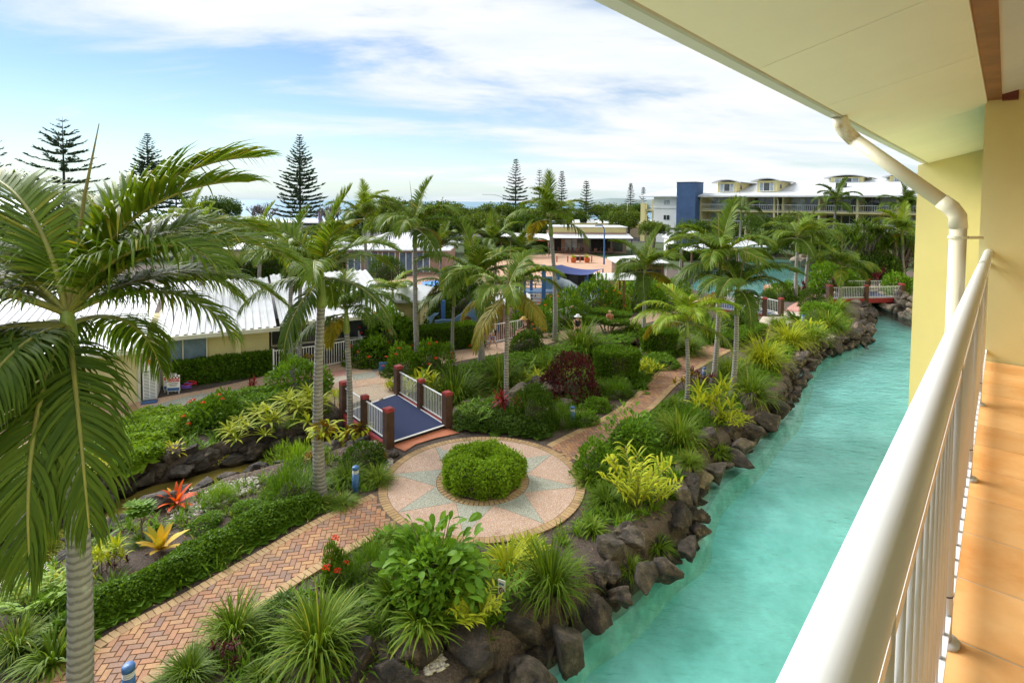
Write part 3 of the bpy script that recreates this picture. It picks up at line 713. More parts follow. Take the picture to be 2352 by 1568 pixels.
brick_path('brick_path', e2L, e2R, 'herringbone brick path winding from the plaza towards the far footbridge', (PC.x, PC.y, PR))
struct('landing_path', sheet([(p.x,p.y) for p in [W(1742,741),(W(1790,752)),W(1835,735),W(1845,718),W(1800,715),W(1755,722)]], 0.012), 'agg_pale')
struct('red_path', sheet([(p.x,p.y) for p in [W(1790,722),W(1835,720),W(1860,700),W(1875,682),W(1900,668),W(1855,680),W(1815,702)]], 0.008), 'agg_red')

# bridge frame: near-left, near-right, far-left, far-right corners
bNL, bNR, bFL, bFR = W(896,1024), W(1024,982), W(794,952), W(912,911)
apron = [bNL+(bNL-bFL)*0.0, bNR, W(1050,990), W(1010,1004), W(960,1018), W(936,1034), W(905,1032)]
struct('bridge_apron', sheet([(p.x,p.y) for p in [bNL+(bNR-bNL)*0.02, bNR, W(1055,994), W(1000,1006), W(955,1020), W(930,1036)]], 0.008), 'terra')

# promenade in front of the low buildings
prom = [(-160,1020),(0,982),(213,937),(313,923),(480,893),(625,860),(815,822),(905,836),(1000,813),(1120,793),(1240,767),(1400,744),(1480,720),(1560,694),(1640,680),(1660,700),(1560,718),(1500,738),(1420,757),(1330,770),(1250,792),(1130,815),(1040,832),(930,862),(890,880),(912,911),(794,952),(740,905),(640,892),(560,912),(420,945),(240,978),(0,1042),(-160,1085)]
promo = struct('promenade', sheet([(W(u,v).x, W(u,v).y) for u,v in prom], 0.004), 'agg_peach')
def r2(x, y): return W((350+x/3.357)/1.2755, (900+y/3.357)/1.2755)
st = [(190,1005),(400,945),(640,885),(800,852),(1000,822),(1200,800),(1200,815),(1000,850),(780,915),(640,958),(400,1000),(190,1042)]
struct('grey_band', sheet([(r2(*p).x, r2(*p).y) for p in st], 0.009), 'agg_grey', parent=promo)
struct('brick_band', sheet([(r2(*p).x, r2(*p).y) for p in [(98,965),(165,955),(200,1040),(205,1075),(118,1095)]], 0.012), 'brick_tan', parent=promo)
struct('bridge_landing', sheet([(p.x,p.y) for p in [bFL, bFR, W(868,880), W(760,905)]], 0.010), 'agg_tan', parent=promo)
# coloured forecourt slabs
C0 = W(313,922); E1 = Vector((0.892,0.452,0)); E2 = Vector((-0.452,0.892,0))
def Q(a, b, z=0.0): p = C0+E1*a+E2*b; return Vector((p.x, p.y, z))
cols = ['agg_pink','agg_red','agg_red','agg_grey','agg_peach','agg_red','agg_red','agg_peach','agg_pink','agg_pale','agg_red','agg_peach','agg_peach','agg_grey','agg_peach','agg_red','agg_peach','agg_pink','agg_grey','agg_peach']
k = 0
for i in range(5):
    for j in range(4):
        a0, a1 = 4.7+i*1.0, 5.685+i*1.0; b0, b1 = -1.9+j*0.85, -1.06+j*0.85
        mb = MB(); mb.hexa([Q(a0,b0,0), Q(a1,b0,0), Q(a1,b1,0), Q(a0,b1,0), Q(a0,b0,.016), Q(a1,b0,.016), Q(a1,b1,.016), Q(a0,b1,.016)])
        mb.build('paving_slab', cols[k % len(cols)], promo); k += 1
# far pink court and car park
struct('court', sheet([(W(u,v).x, W(u,v).y) for u,v in [(840,672),(1000,700),(1100,690),(1210,668),(1290,650),(1430,640),(1420,600),(1330,578),(1180,590),(1000,625),(840,650)]], 0.006), 'court')
struct('car_park', sheet([(-60,100),(60,104),(60,135),(-60,128)], 0.01), 'asphalt')
# ---------------------------------------------------------------- our own building: balcony
FZ = H-1.436                       # balcony floor
def bquad(mb, s0, s1, l0, l1, z0, z1, mi=0):
    mb.hexa([B(s0,l0,z0),B(s0,l1,z0),B(s1,l1,z0),B(s1,l0,z0),B(s0,l0,z1),B(s0,l1,z1),B(s1,l1,z1),B(s1,l0,z1)], mi); return mb
hb = thing('apartment_building', 'cream rendered apartment building whose balcony the view is taken from', 'building', B(3,1,-1))
mb = MB(); bquad(mb, 6.7, 11.69, -0.175, 6, FZ-3.6, H+1.6); mb.build('balcony_wall', 'creamlt', hb)
mb = MB(); zt_ = [H+.68, H+.68, H+.70+.27*1.96, H+.70+.27*1.96]
mb.hexa([B(11.7,-1.15,-1.9),B(12.0,-1.15,-1.9),B(12.0,.96,-1.9),B(11.7,.96,-1.9),B(11.7,-1.15,zt_[0]),B(12.0,-1.15,zt_[1]),B(12.0,.96,zt_[2]),B(11.7,.96,zt_[3])]); mb.build('fin_wall', 'creamlt', hb)
mb = MB(); bquad(mb, -9, 11.69, 0.35, 6, -1.9, FZ-0.21); bquad(mb, -9, -3, 0.0, 6, FZ-0.2, H+1.6); bquad(mb, -2.99, 6.69, 1.95, 6, FZ-0.2, H+1.6); mb.build('wall', 'creamlt', hb)
mb = MB(); bquad(mb, -9, 6.69, -0.19, 1.94, FZ-0.2, FZ-0.0035); sl = mb.build('balcony_slab', 'tilegrout', hb)
mb = MB(); bquad(mb, -0.02, 0.02, -0.1, 0.1, 0, 0)
tm = MB(); a = 0.1955
tm.add([(-a,-a,-.01),(a,-a,-.01),(a,a,-.01),(-a,a,-.01),(-a,-a,-.002),(a,-a,-.002),(a,a,-.002),(-a,a,-.002),(-a+.004,-a+.004,0),(a-.004,-a+.004,0),(a-.004,a-.004,0),(-a+.004,a-.004,0)],
       [(0,1,5,4),(1,2,6,5),(2,3,7,6),(3,0,4,7),(4,5,9,8),(5,6,10,9),(6,7,11,10),(7,4,8,11),(8,9,10,11)])
tme = tm.mesh('tile', 'tile')
for i in range(16):
    for j in range(5):
        p = B(6.48-0.2*0-i*0.398-0.0, 0.03+j*0.398, FZ)
        if 6.48-i*0.398 < -0.2: continue
        inst('tile', tme, sl, (p.x-org[sl.name].x, p.y-org[sl.name].y, FZ-org[sl.name].z), (0,0,-BA))
# raked eave soffit in sheets, fascia gutter, brown beam, ceiling
he, slope = 0.711, 0.27
el0, el1 = -1.0, -0.16
def soff(l): return H+he+slope*(l-el0)
rf = MB(); rf.hexa([B(-9,el0,soff(el0)+.03),B(-9,1.0,soff(1.0)+.03),B(12.2,1.0,soff(1.0)+.03),B(12.2,el0,soff(el0)+.03),B(-9,el0,soff(el0)+.18),B(-9,1.0,soff(1.0)+.18),B(12.2,1.0,soff(1.0)+.18),B(12.2,el0,soff(el0)+.18)])
ro = rf.build('roof', 'roofgrey', hb)
cuts = [-9, -4.2, -1.8, 0.65, 3.05, 4.52, 6.9, 9.3, 11.69]
for i in range(len(cuts)-1):
    s0, s1 = cuts[i]+.003, cuts[i+1]-.003
    MB().hexa([B(s0,el0,soff(el0)),B(s0,el1,soff(el1)),B(s1,el1,soff(el1)),B(s1,el0,soff(el0)),B(s0,el0,soff(el0)+.02),B(s0,el1,soff(el1)+.02),B(s1,el1,soff(el1)+.02),B(s1,el0,soff(el0)+.02)]).build('soffit_panel', 'soffit', ro)
mb = MB(); bquad(mb, -9, 11.65, el0-0.022, el0-0.001, soff(el0)-0.012, soff(el0)+0.02); mb.build('soffit_trim', 'gutter', ro)
mb = MB(); bquad(mb, -9, 12.25, el0-0.10, el0-0.024, soff(el0)-0.004, soff(el0)+0.11); mb.build('gutter', 'white', ro)
mb = MB(); bquad(mb, -9, 6.698, -0.158, -0.062, H+0.96, H+1.09); mb.build('beam', 'beam', hb)
mb = MB(); bquad(mb, 6.62, 6.697, -0.06, 0.05, H+0.945, H+1.085); mb.build('beam_end_block', 'beamend', hb)
for l0, l1 in ((-0.058, 0.32), (0.323, 1.2), (1.203, 1.945)):
    mb = MB(); bquad(mb, -3, 6.698, l0, l1, H+1.09, H+1.13); mb.build('ceiling_panel', 'ceil', hb)
# glass door in the room wall behind the viewer's shoulder
mb = MB(); bquad(mb, 0.5, 3.4, 1.925, 1.949, FZ+.02, FZ+2.1); dr = mb.build('glass_door', 'glass', hb)
mb = MB()
for s_ in (0.5, 1.95, 3.4): bquad(mb, s_-.03, s_+.03, 1.90, 1.924, FZ+.02, FZ+2.13)
mb.build('door_frame', 'white', dr)
# downpipe
dp_s = 5.17
dpo = thing('downpipe', 'cream downpipe slanting from the eave gutter down beside the balcony', 'downpipe', B(dp_s,-0.26,FZ-0.2))
top = B(dp_s-0.06, -1.03, soff(el0)+0.0)
el_a, el_b = B(dp_s, -0.99, H+0.57), B(dp_s, -0.245, H-0.06)
pts = [top, B(dp_s-.05, el0+0.02, H+0.66), el_a, B(dp_s,-0.94,H+0.525)]
MB().tube([top, B(dp_s-.03, -1.02, H+0.645), B(dp_s-.01,-1.0,H+.60), B(dp_s,-0.93,H+0.52)], 0.0565, 20)  .build('upper_elbow', 'pipestain', dpo, smooth=True)
MB().tube([B(dp_s,-0.945,H+0.535), B(dp_s,-0.33,H+0.005)], 0.052, 20).build('slanted_pipe', 'pipe', dpo, smooth=True)
MB().tube([B(dp_s,-0.36,H+0.03), B(dp_s,-0.30,H-0.02), B(dp_s,-0.262,H-0.08), B(dp_s,-0.255,H-0.17)], 0.0565, 20).build('lower_elbow', 'pipe', dpo, smooth=True)
MB().tube([B(dp_s,-0.255,H-0.14), B(dp_s,-0.255,-0.5)], 0.052, 20).build('vertical_pipe', 'pipe', dpo, smooth=True)
mb = MB().tube([B(dp_s,-0.255,H-0.245), B(dp_s,-0.255,H-0.225)], 0.060, 20); mb.bar(B(dp_s,-0.2,H-0.235), B(dp_s+0.1,-0.12,H-0.235), 0.02, 0.02); mb.build('clamp', 'pipe', dpo)
# railing
rl, rz_ = -0.106, H-0.436
rail = thing('balcony_railing', 'white tubular balcony railing close beside the viewer', 'railing', B(3,rl,FZ))
MB().tube([B(-3,rl,rz_), B(6.698,rl,rz_)], 0.0335, 40).build('handrail', 'rail', rail, smooth=True)
mb = MB(); bquad(mb, -3, 6.697, rl-0.02, rl+0.02, rz_-0.115, rz_-0.09); mb.build('top_rail', 'rail', rail)
mb = MB(); bquad(mb, -3, 6.697, rl-0.02, rl+0.02, FZ+0.075, FZ+0.10); mb.build('bottom_rail', 'rail', rail)
balm = MB().tube([(0,0,0),(0,0,rz_-0.115-FZ-0.10)], 0.0105, 12).mesh('baluster', 'rail', smooth=True)
posts = [-2.09, -0.64, 0.81, 2.26, 3.71, 5.16, 6.61]
o = org[rail.name]
for s_ in posts:
    if s_ < 6.3: MB().tube([B(s_,rl,FZ-0.01), B(s_,rl,rz_-0.03)], 0.0225, 20).build('post', 'rail', rail, smooth=True)
    if s_ < 6.3: MB().tube([B(s_,rl,FZ-0.01), B(s_,rl,FZ+0.012)], 0.045, 20).build('base_flange', 'rail', rail, smooth=True)
    if s_ < 6.3: MB().tube([B(s_,rl,FZ+0.16), B(s_,rl,FZ+0.164)], 0.0232, 20).build('joint_ring', 'charcoal', rail, smooth=True)
    for k in range(1, 12):
        q = s_+k*1.45/12
        if q > 6.66: break
        p = B(q, rl, FZ+0.10); inst('baluster', balm, rail, p-o)
mb = MB(); bquad(mb, 15.0, 16.4, -0.9, 0.4, -1.2, -0.05); tag(mb.build('brick_ledge', 'brick', None, B(15.7,-0.2,-1.2)), 'low red brick ledge at the pool edge beside the cream wall', 'ledge')
# neighbouring wing continues the facade beyond the fin
mb = MB(); bquad(mb, 12.01, 70, 0.4, 8, -1.9, 8.2); nb_ = mb.build('neighbouring_wing', 'creamlt', None, B(40,4,-1.9)); tag(nb_, 'cream wing of the apartments hidden behind the balcony fin wall', 'building')

# ---------------------------------------------------------------- footbridges
def railing_panel(parent, a, b, h=0.95, zb=0.12, spacing=0.105, name='railing_panel', t=0.03):
    """white picket panel: rails + each picket"""
    a, b = V3(a), V3(b); mb = MB()
    mb.bar(a+Vector((0,0,h)), b+Vector((0,0,h)), t*1.5, t)
    po = mb.build(name, 'white', parent); MB().bar(a+Vector((0,0,zb)), b+Vector((0,0,zb)), t, t).build('bottom_rail', 'white', po); n = max(2, int((b-a).length/spacing)); me = None
    o = org[parent.name]
    me = MB().tube([(0,0,zb),(0,0,h)], 0.010 if t <= 0.03 else 0.013, 6).mesh('picket', 'white')
    for k in range(1, n):
        p = a+(b-a)*(k/n); inst('picket', me, po, p-o)
    return po
def footbridge(label, NL, NR, FL, FR, zd=0.10, hp=1.1, group=None, sp=0.105, post=0.26):
    c = (NL+NR+FL+FR)/4; br = thing('footbridge', label, 'footbridge', (c.x, c.y, 0))
    MB().prism([(p.x,p.y) for p in (NL,NR,FR,FL)], zd-0.05, zd).build('deck', 'navy', br)
    for a, b in ((NL,FL),(NR,FR)):
        o_ = (a-(NL+NR)/2).normalized()*0.09
        MB().bar(V3((a+o_)[:2]+(zd-0.19,)), V3((b+o_)[:2]+(zd-0.19,)), 0.12, 0.34).build('side_beam', 'postred', br)
        MB().bar(V3((a-o_*0.3)[:2]+(zd+0.012,)), V3((b-o_*0.3)[:2]+(zd+0.012,)), 0.03, 0.02).build('edge_strip', 'white', br)
        dr_ = (b-a).normalized(); ang = math.atan2(dr_.y, dr_.x)
        P3 = [a, (a+b)/2, b]
        for i, p in enumerate(P3):
            w = post if i != 1 else post*0.8; h = hp if i != 1 else hp-0.05; q = p+o_*0.6
            pm = MB().box((q.x,q.y,(zd-0.4+h)/2), (w,w,h-zd+0.4), ang); po = pm.build('post', 'postbrown', br)
            cm = MB(); cm.box((q.x,q.y,h+0.045), (w+0.012,w+0.012,0.09), ang); x = w/2-0.02
            cm.box((q.x,q.y,h+0.098), (w-0.04,w-0.04,0.016), ang); cm.build('post_cap', 'postred', po)
        for p, q in ((P3[0], P3[1]), (P3[1], P3[2])):
            d = (q-p).normalized(); s_ = V3((p+o_*0.6+d*0.15)[:2]+(zd,)); e_ = V3((q+o_*0.6-d*0.13)[:2]+(zd,))
            railing_panel(br, s_, e_, 0.88, 0.10, sp)
    for a, b in ((NL,NR),(FL,FR)):
        MB().bar(V3(a[:2]+(zd+0.006,)), V3(b[:2]+(zd+0.006,)), 0.07, 0.02).build('threshold', 'roofgrey', br)
    return br
footbridge('navy-decked footbridge with brown posts over the creek beside the plaza', bNL, bNR, bFL, bFR)
footbridge('small navy-decked footbridge with white rails at the head of the winding path', W(1758,726), W(1838,716)+Vector((-2.2,-1.6,0)), W(1640,712), W(1660,694), 0.12, 1.15, sp=0.14)
footbridge('far footbridge over the pool channel near the cream wall', W(1905,694), W(1918,676), W(2070,690), W(2066,676), 0.25, 1.25, sp=0.14, post=0.34)

# ---------------------------------------------------------------- low buildings on the left
def slabroof(mb, a0, a1, b0, z0, b1, z1, th=0.05, ribs=0.0):
    mb.hexa([Q(a0,b0,z0),Q(a1,b0,z0),Q(a1,b1,z1),Q(a0,b1,z1),Q(a0,b0,z0+th),Q(a1,b0,z0+th),Q(a1,b1,z1+th),Q(a0,b1,z1+th)])
def corr(a0, a1, b0, z0, b1, z1, pitch=0.3, rib=0.055):
    """ribbed roof sheeting: a zigzag profile from the eave to the ridge"""
    mb = MB(); n = int((a1-a0)/pitch); vs = []; fs = []
    for k in range(n):
        for da, dz in ((0,0),(0.45,0),(0.55,rib),(0.9,rib)):
            a = a0+(k+da)*pitch; vs += [Q(a,b0,z0+dz), Q(a,b1,z1+dz)]
    for k in range(len(vs)//2-1): fs.append((2*k, 2*k+2, 2*k+3, 2*k+1))
    return mb.add(vs, fs)
def qbox(mb, a0, a1, b0, b1, z0, z1, mi=0):
    return mb.hexa([Q(a0,b0,z0),Q(a1,b0,z0),Q(a1,b1,z0),Q(a0,b1,z0),Q(a0,b0,z1),Q(a1,b0,z1),Q(a1,b1,z1),Q(a0,b1,z1)], mi)
EH = 2.0
lb = thing('holiday_unit', 'low olive unit with white ribbed roof behind the big palm', 'building', Q(-3,4))
qbox(MB(), -9, 0, 0, 7, 0, EH).build('wall', 'cream', lb)
mb = MB(); qbox(mb, -0.95, -0.62, -0.06, -0.001, 0, EH-.03); mb.build('pilaster', 'cream', lb)
mb = MB(); qbox(mb, -0.22, 0.06, -0.07, -0.002, 0, EH-.03); mb.build('pilaster', 'cream', lb)
r0 = corr(-9.3, 0.35, -0.35, EH+.03, 7, EH+1.35).build('roof', 'whiteroof', lb)
mb = MB(); qbox(mb, -9.3, 0.35, -0.45, -0.33, EH-.12, EH+.03); mb.build('gutter', 'gutter', r0)
mb = MB(); mb.tube([Q(0.12,-0.12,EH-.1), Q(0.12,-0.12,0.02)], 0.05, 10); mb.build('downpipe', 'gutter', lb)
ub = thing('holiday_unit', 'low olive unit with a sliding window behind the tall outdoor cooling unit', 'building', Q(2,4))
qbox(MB(), 0.01, 4.6, 1.6, 8, 0, EH).build('wall', 'olive', ub)
w1 = MB(); qbox(w1, 0.55, 2.25, 1.55, 1.598, 0.95, 1.82); wo = w1.build('window', 'glassblue', ub)
fr = MB()
for a in (0.52, 1.37, 2.22): qbox(fr, a, a+.05, 1.50, 1.548, 0.93, 1.84)
qbox(fr, 0.572, 1.368, 1.50, 1.548, 1.80, 1.84); qbox(fr, 1.422, 2.218, 1.50, 1.548, 1.80, 1.84); fr.build('window_frame', 'gutter', wo)
qbox(MB(), 0.45, 2.35, 1.46, 1.597, 0.84, 0.925).build('window_sill', 'cream', wo)
qbox(MB(), 3.3, 3.5, 1.45, 1.598, 0, EH-.02).build('pilaster', 'cream', ub)
r1 = corr(0.4, 5.0, 1.2, EH+.05, 8, EH+1.3).build('roof', 'whiteroof', ub)
qbox(MB(), 0.38, 5.0, 1.08, 1.19, EH-.1, EH+.06).build('gutter', 'gutter', r1)
gb = thing('games_room', 'white-roofed room with dark sliding glass behind the white picket fence', 'building', Q(8,5))
qbox(MB(), 4.62, 10.4, 3.2, 10, 0, EH+.02).build('wall', 'charcoal', gb)
for k in range(5):
    a = 4.8+k*1.1; p = qbox(MB(), a, a+1.0, 3.14, 3.198, 0.1, EH-.15).build('glass_panel', 'glass', gb)
    fr = MB(); qbox(fr, a-.05, a+.0, 3.08, 3.139, 0.05, EH-.1); qbox(fr, a+.002, a+1.0, 3.08, 3.139, 0.75, 0.82); fr.build('panel_frame', 'gutter', p)
r2_ = corr(5.05, 10.6, 1.9, EH+.05, 9.5, EH+1.25).build('roof', 'whiteroof', gb)
qbox(MB(), 5.05, 10.6, 1.78, 1.89, EH-.08, EH+.07).build('gutter', 'gutter', r2_)
qbox(MB(), 9.9, 10.1, 1.95, 2.1, 0, EH).build('post', 'cream', gb)
fence = thing('picket_fence', 'white picket fence and gate enclosing the games room terrace', 'fence', Q(6.5,1.4))
fp = [(4.75,1.3),(5.75,1.33),(6.75,1.38),(8.6,1.9)]
for i in range(3): railing_panel(fence, Q(*fp[i],0), Q(*fp[i+1],0), 1.02, 0.08, 0.11, t=0.035)
railing_panel(fence, Q(8.6,1.9,0), Q(8.7,3.1,0), 1.02, 0.08, 0.11, t=0.035)
for a, b in fp+[(8.7,3.1)]: MB().box(Q(a,b,0.55), (0.06,0.06,1.1), 0.47).build('post', 'white', fence)
# reception hall further back on the left (white hipped roofs between palms)
def hiproof(name, label, cat, x0, x1, y0, y1, ze, zr, wallmat, inset=0.5, ridge=0.35, roof='whiteroof', rz=0.0, open_=False):
    c = Vector(((x0+x1)/2, (y0+y1)/2, 0)); t = thing(name, label, cat, c)
    def R(x, y, z): dx, dy = x-c.x, y-c.y; return (c.x+dx*math.cos(rz)-dy*math.sin(rz), c.y+dx*math.sin(rz)+dy*math.cos(rz), z)
    if not open_:
        MB().hexa([R(*p) for p in [(x0+inset,y0+inset,0),(x1-inset,y0+inset,0),(x1-inset,y1-inset,0),(x0+inset,y1-inset,0),(x0+inset,y0+inset,ze),(x1-inset,y0+inset,ze),(x1-inset,y1-inset,ze),(x0+inset,y1-inset,ze)]]).build('wall', wallmat, t)
    else:
        for x in (x0+inset, x1-inset):
            for y in (y0+inset, y1-inset): MB().box(R(x,y,ze/2), (0.16,0.16,ze), rz).build('post', wallmat, t)
    w = min(x1-x0, y1-y0)*ridge; xa, xb = x0+w, x1-w; ym = (y0+y1)/2; e = 0.12
    vs = [R(*p) for p in [(x0,y0,ze),(x1,y0,ze),(x1,y1,ze),(x0,y1,ze),(x0,y0,ze+e),(x1,y0,ze+e),(x1,y1,ze+e),(x0,y1,ze+e),(xa,ym,zr),(xb,ym,zr)]]
    ro = MB().add(vs, [(3,2,1,0),(0,1,5,4),(1,2,6,5),(2,3,7,6),(3,0,4,7),(4,5,9,8),(6,7,8,9),(5,6,9),(7,4,8)]).build('roof', roof, t)
    rb = MB(); n = int((x1-x0)/0.45)
    for k in range(1, n):
        x = x0+(x1-x0)*k/n
        yt = min(1.0, (x-x0)/max(w,.01), (x1-x)/max(w,.01)); ye = y0+(ym-y0)*yt; zz = ze+e+(zr-ze-e)*yt
        rb.bar(R(x,y0,ze+e+.012), R(x,ye,zz+.012), 0.04, 0.03)
    rb.build('roof_rib', roof, ro)
    return t, R
# ---------------------------------------------------------------- pool kiosk, halls, cafe, pavilion
hiproof('pool_kiosk', 'small cream kiosk with a white pyramid roof beside the playground', 'kiosk', -7.6, -4.1, 28.0, 32.0, 2.25, 3.05, 'cream', 0.7, 0.5)
t, R = hiproof('reception_hall', 'white-roofed hall with blue-curtained windows behind the court', 'building', -17.5, -6.2, 55, 66, 2.45, 4.0, 'pinkbrick', 0.6)
for k in range(5):
    x = -16.0+k*1.75
    w = MB().box((x,55.56,1.25), (1.3,0.07,1.9)).build('window', 'glassblue', t)
    f = MB()
    for dx in (-.65, 0, .65): f.box((x+dx,55.50,1.25), (0.09,0.05,2.0))
    f.build('window_frame', 'white', w)
hiproof('function_hall', 'long low hall with a white roof among the palms on the seaward side', 'building', -30, -19.5, 56, 66, 2.3, 3.6, 'cream')
hiproof('beach_pavilion', 'white pyramid-roofed shelter far behind the big palm', 'shelter', -62, -55, 92, 99, 3.0, 5.2, 'timber', 0.6, 0.5, open_=True)
# cafe
cf = thing('cafe', 'low cafe with a wide white awning roof and brown brick front across the court', 'cafe', (11,82,0))
MB().box((11.2,84.5,1.5), (11.5,7,3.0)).build('wall', 'pinkbrick', cf)
MB().hexa([(5.2,78.2,2.28),(17.4,78.2,2.28),(17.4,81.6,2.75),(5.2,81.6,2.75),(5.2,78.2,2.36),(17.4,78.2,2.36),(17.4,81.6,2.85),(5.2,81.6,2.85)]).build('awning_roof', 'whiteroof', cf)
MB().box((11.4,84.5,3.3), (11.2,5.8,0.9)).build('parapet', 'creamlt', cf)
MB().box((11.4,84.5,3.8), (11.6,6.4,0.12)).build('roof', 'whiteroof', cf)
MB().bar((5.2,78.16,2.30), (17.4,78.16,2.30), 0.05, 0.13).build('fascia', 'charcoal', cf)
for x0, x1, m in ((6.3,7.3,'dark'),(7.9,9.6,'curtain'),(9.7,10.5,'glass'),(11.6,14.6,'dark'),(15.0,16.4,'glass')):
    MB().box(((x0+x1)/2,80.96,1.25), (x1-x0,0.06,2.0)).build('opening', m, cf)  # flat panels on the wall; near-black ones stand for shaded interiors
for x in (5.4,8.6,11.3,14.4,17.2): MB().box((x,78.4,1.14), (0.09,0.09,2.28)).build('post', 'charcoal', cf)
aw = thing('court_awning', 'white awning with a red edge stretched beside the cafe', 'awning', (3,74,0))
MB().add([(-1.5,72,2.6),(5.2,75,2.25),(5.6,78,2.9),(-1.5,76,3.2)], [(0,1,2,3)]).add([(-1.5,72,2.55),(5.2,75,2.2),(5.6,78,2.85),(-1.5,76,3.15)], [(3,2,1,0)]).build('canopy', 'white', aw)
MB().bar((-1.5,71.96,2.55),(5.2,74.96,2.2), 0.06, 0.16).build('edge_beam', 'redtimber', aw)
for x, y in ((-1.4,72.2),(5.1,75.1),(5.4,77.8),(-1.4,75.8)): MB().box((x,y,1.1),(0.1,0.1,2.2)).build('post', 'timber', aw)
def cafe_set(x, y, label, pos):
    t = thing('cafe_table', label, 'table', (x,y,0), 'cafe tables'); MB().lathe((x,y,0.70), [(0.4,0),(0.4,0.03)], 14).build('table_top', 'timber', t); MB().tube([(x,y,0),(x,y,0.7)], 0.035, 8).build('leg', 'black', t)
    for a, wh in ((0.4,'right'), (2.5,'far left'), (4.5,'near')):
        cx, cy = x+0.65*math.cos(a), y+0.65*math.sin(a); c = thing('cafe_chair', 'dark wooden cafe chair on the %s side of the %s cafe table' % (wh, pos), 'chair', (cx,cy,0), 'cafe chairs')
        MB().box((cx,cy,0.44),(0.4,0.4,0.04),a).build('seat','timber',c); MB().box((cx+0.2*math.cos(a),cy+0.2*math.sin(a),0.68),(0.03,0.4,0.44),a).build('backrest','timber',c)
        for i in (-.16,.16):
            for j in (-.16,.16): MB().box((cx+i*math.cos(a)-j*math.sin(a),cy+i*math.sin(a)+j*math.cos(a),0.21),(0.03,0.03,0.42),a).build('leg','timber',c)
for x, ps in ((7.5,'leftmost'),(9.6,'second'),(12.2,'third'),(14.2,'rightmost')): cafe_set(x, 79.4, '%s round dark cafe table under the white awning roof' % ps, ps)
# red bollards, pots and bench on the court
for i, u in enumerate((1279,1304,1332,1359)):
    p = W(u,602); bo = MB().box((p.x,p.y,0.38),(0.13,0.13,0.76)); bo.box((p.x,p.y,0.775),(0.09,0.09,0.03))
    tag(bo.build('bollard','redtimber',None,(p.x,p.y,0)), ['red timber bollard nearest the slender king palm trunk on the court','red timber bollard just outside the left orange pot','red timber bollard between the two orange pots','red timber bollard just outside the right orange pot'][i], 'bollard', 'red court bollards')
for i, u in enumerate((1317,1348)):
    p = W(u,603); t = thing('planter_pot', ['square orange pot with a small green plant, left of the pair on the court','square orange pot with a small green plant, right of the pair on the court'][i], 'plant pot', (p.x,p.y,0), 'orange court pots')
    MB().hexa([(p.x+a*.26,p.y+b*.26,0) for a,b in ((-1,-1),(1,-1),(1,1),(-1,1))]+[(p.x+a*.34,p.y+b*.34,.6) for a,b in ((-1,-1),(1,-1),(1,1),(-1,1))]).build('pot','pot',t)
    n=60; az=rng.uniform(0,6.28,n); v,f=straps(np.tile([p.x,p.y,.58],(n,1))+rng.normal(0,.08,(n,3))*[1,1,0],az,rng.uniform(.5,1.4,n),rng.uniform(.4,.75,n),np.full(n,.05),rng.uniform(.4,1.4,n))
    o=bpy.data.objects.new('foliage',npmesh('foliage',[(v-np.array([p.x,p.y,0]),f,0)],['l_lime'])); C.link(o); o.parent=t
p = W(1332,598); t = thing('court_bench','dark curved bench behind the orange pots on the court','bench',(p.x,p.y,0))
MB().hexa([(p.x-1.1,p.y,.05),(p.x+1.1,p.y,.05),(p.x+1.0,p.y+.5,.05),(p.x-1.0,p.y+.5,.05),(p.x-1.1,p.y,.5),(p.x+1.1,p.y,.5),(p.x+1.0,p.y+.5,.5),(p.x-1.0,p.y+.5,.5)]).build('body','black',t)
MB().box((p.x,p.y+.25,.53),(2.1,.5,.05)).build('seat','agg_pale',t)
# pavilion with white roof
t, R = hiproof('barbecue_pavilion','brown-walled pavilion with a white hipped roof right of the court','pavilion',8.6,13.0,45,49.2,2.45,2.95,'timber',0.35,0.45)
MB().box((10.8,45.3,1.5),(3.2,0.06,1.0)).build('opening','dark',t)  # flat near-black panel standing for the shaded interior
MB().tube([(12.9,45.1,2.4),(12.75,45.2,2.1),(12.75,45.2,0)],0.07,8).build('downpipe','white',t)
hiproof('poolside_shelter','white-roofed shelter half hidden by palms between court and lagoon','shelter',19.5,24,60,64,2.2,2.9,'timber',0.4,0.5,open_=True)
hiproof('lagoon_shelter','white-roofed shelter beside the lagoon, seen under palm fronds','shelter',27,31,66,69.5,2.2,3.0,'timber',0.4,0.5,open_=True)
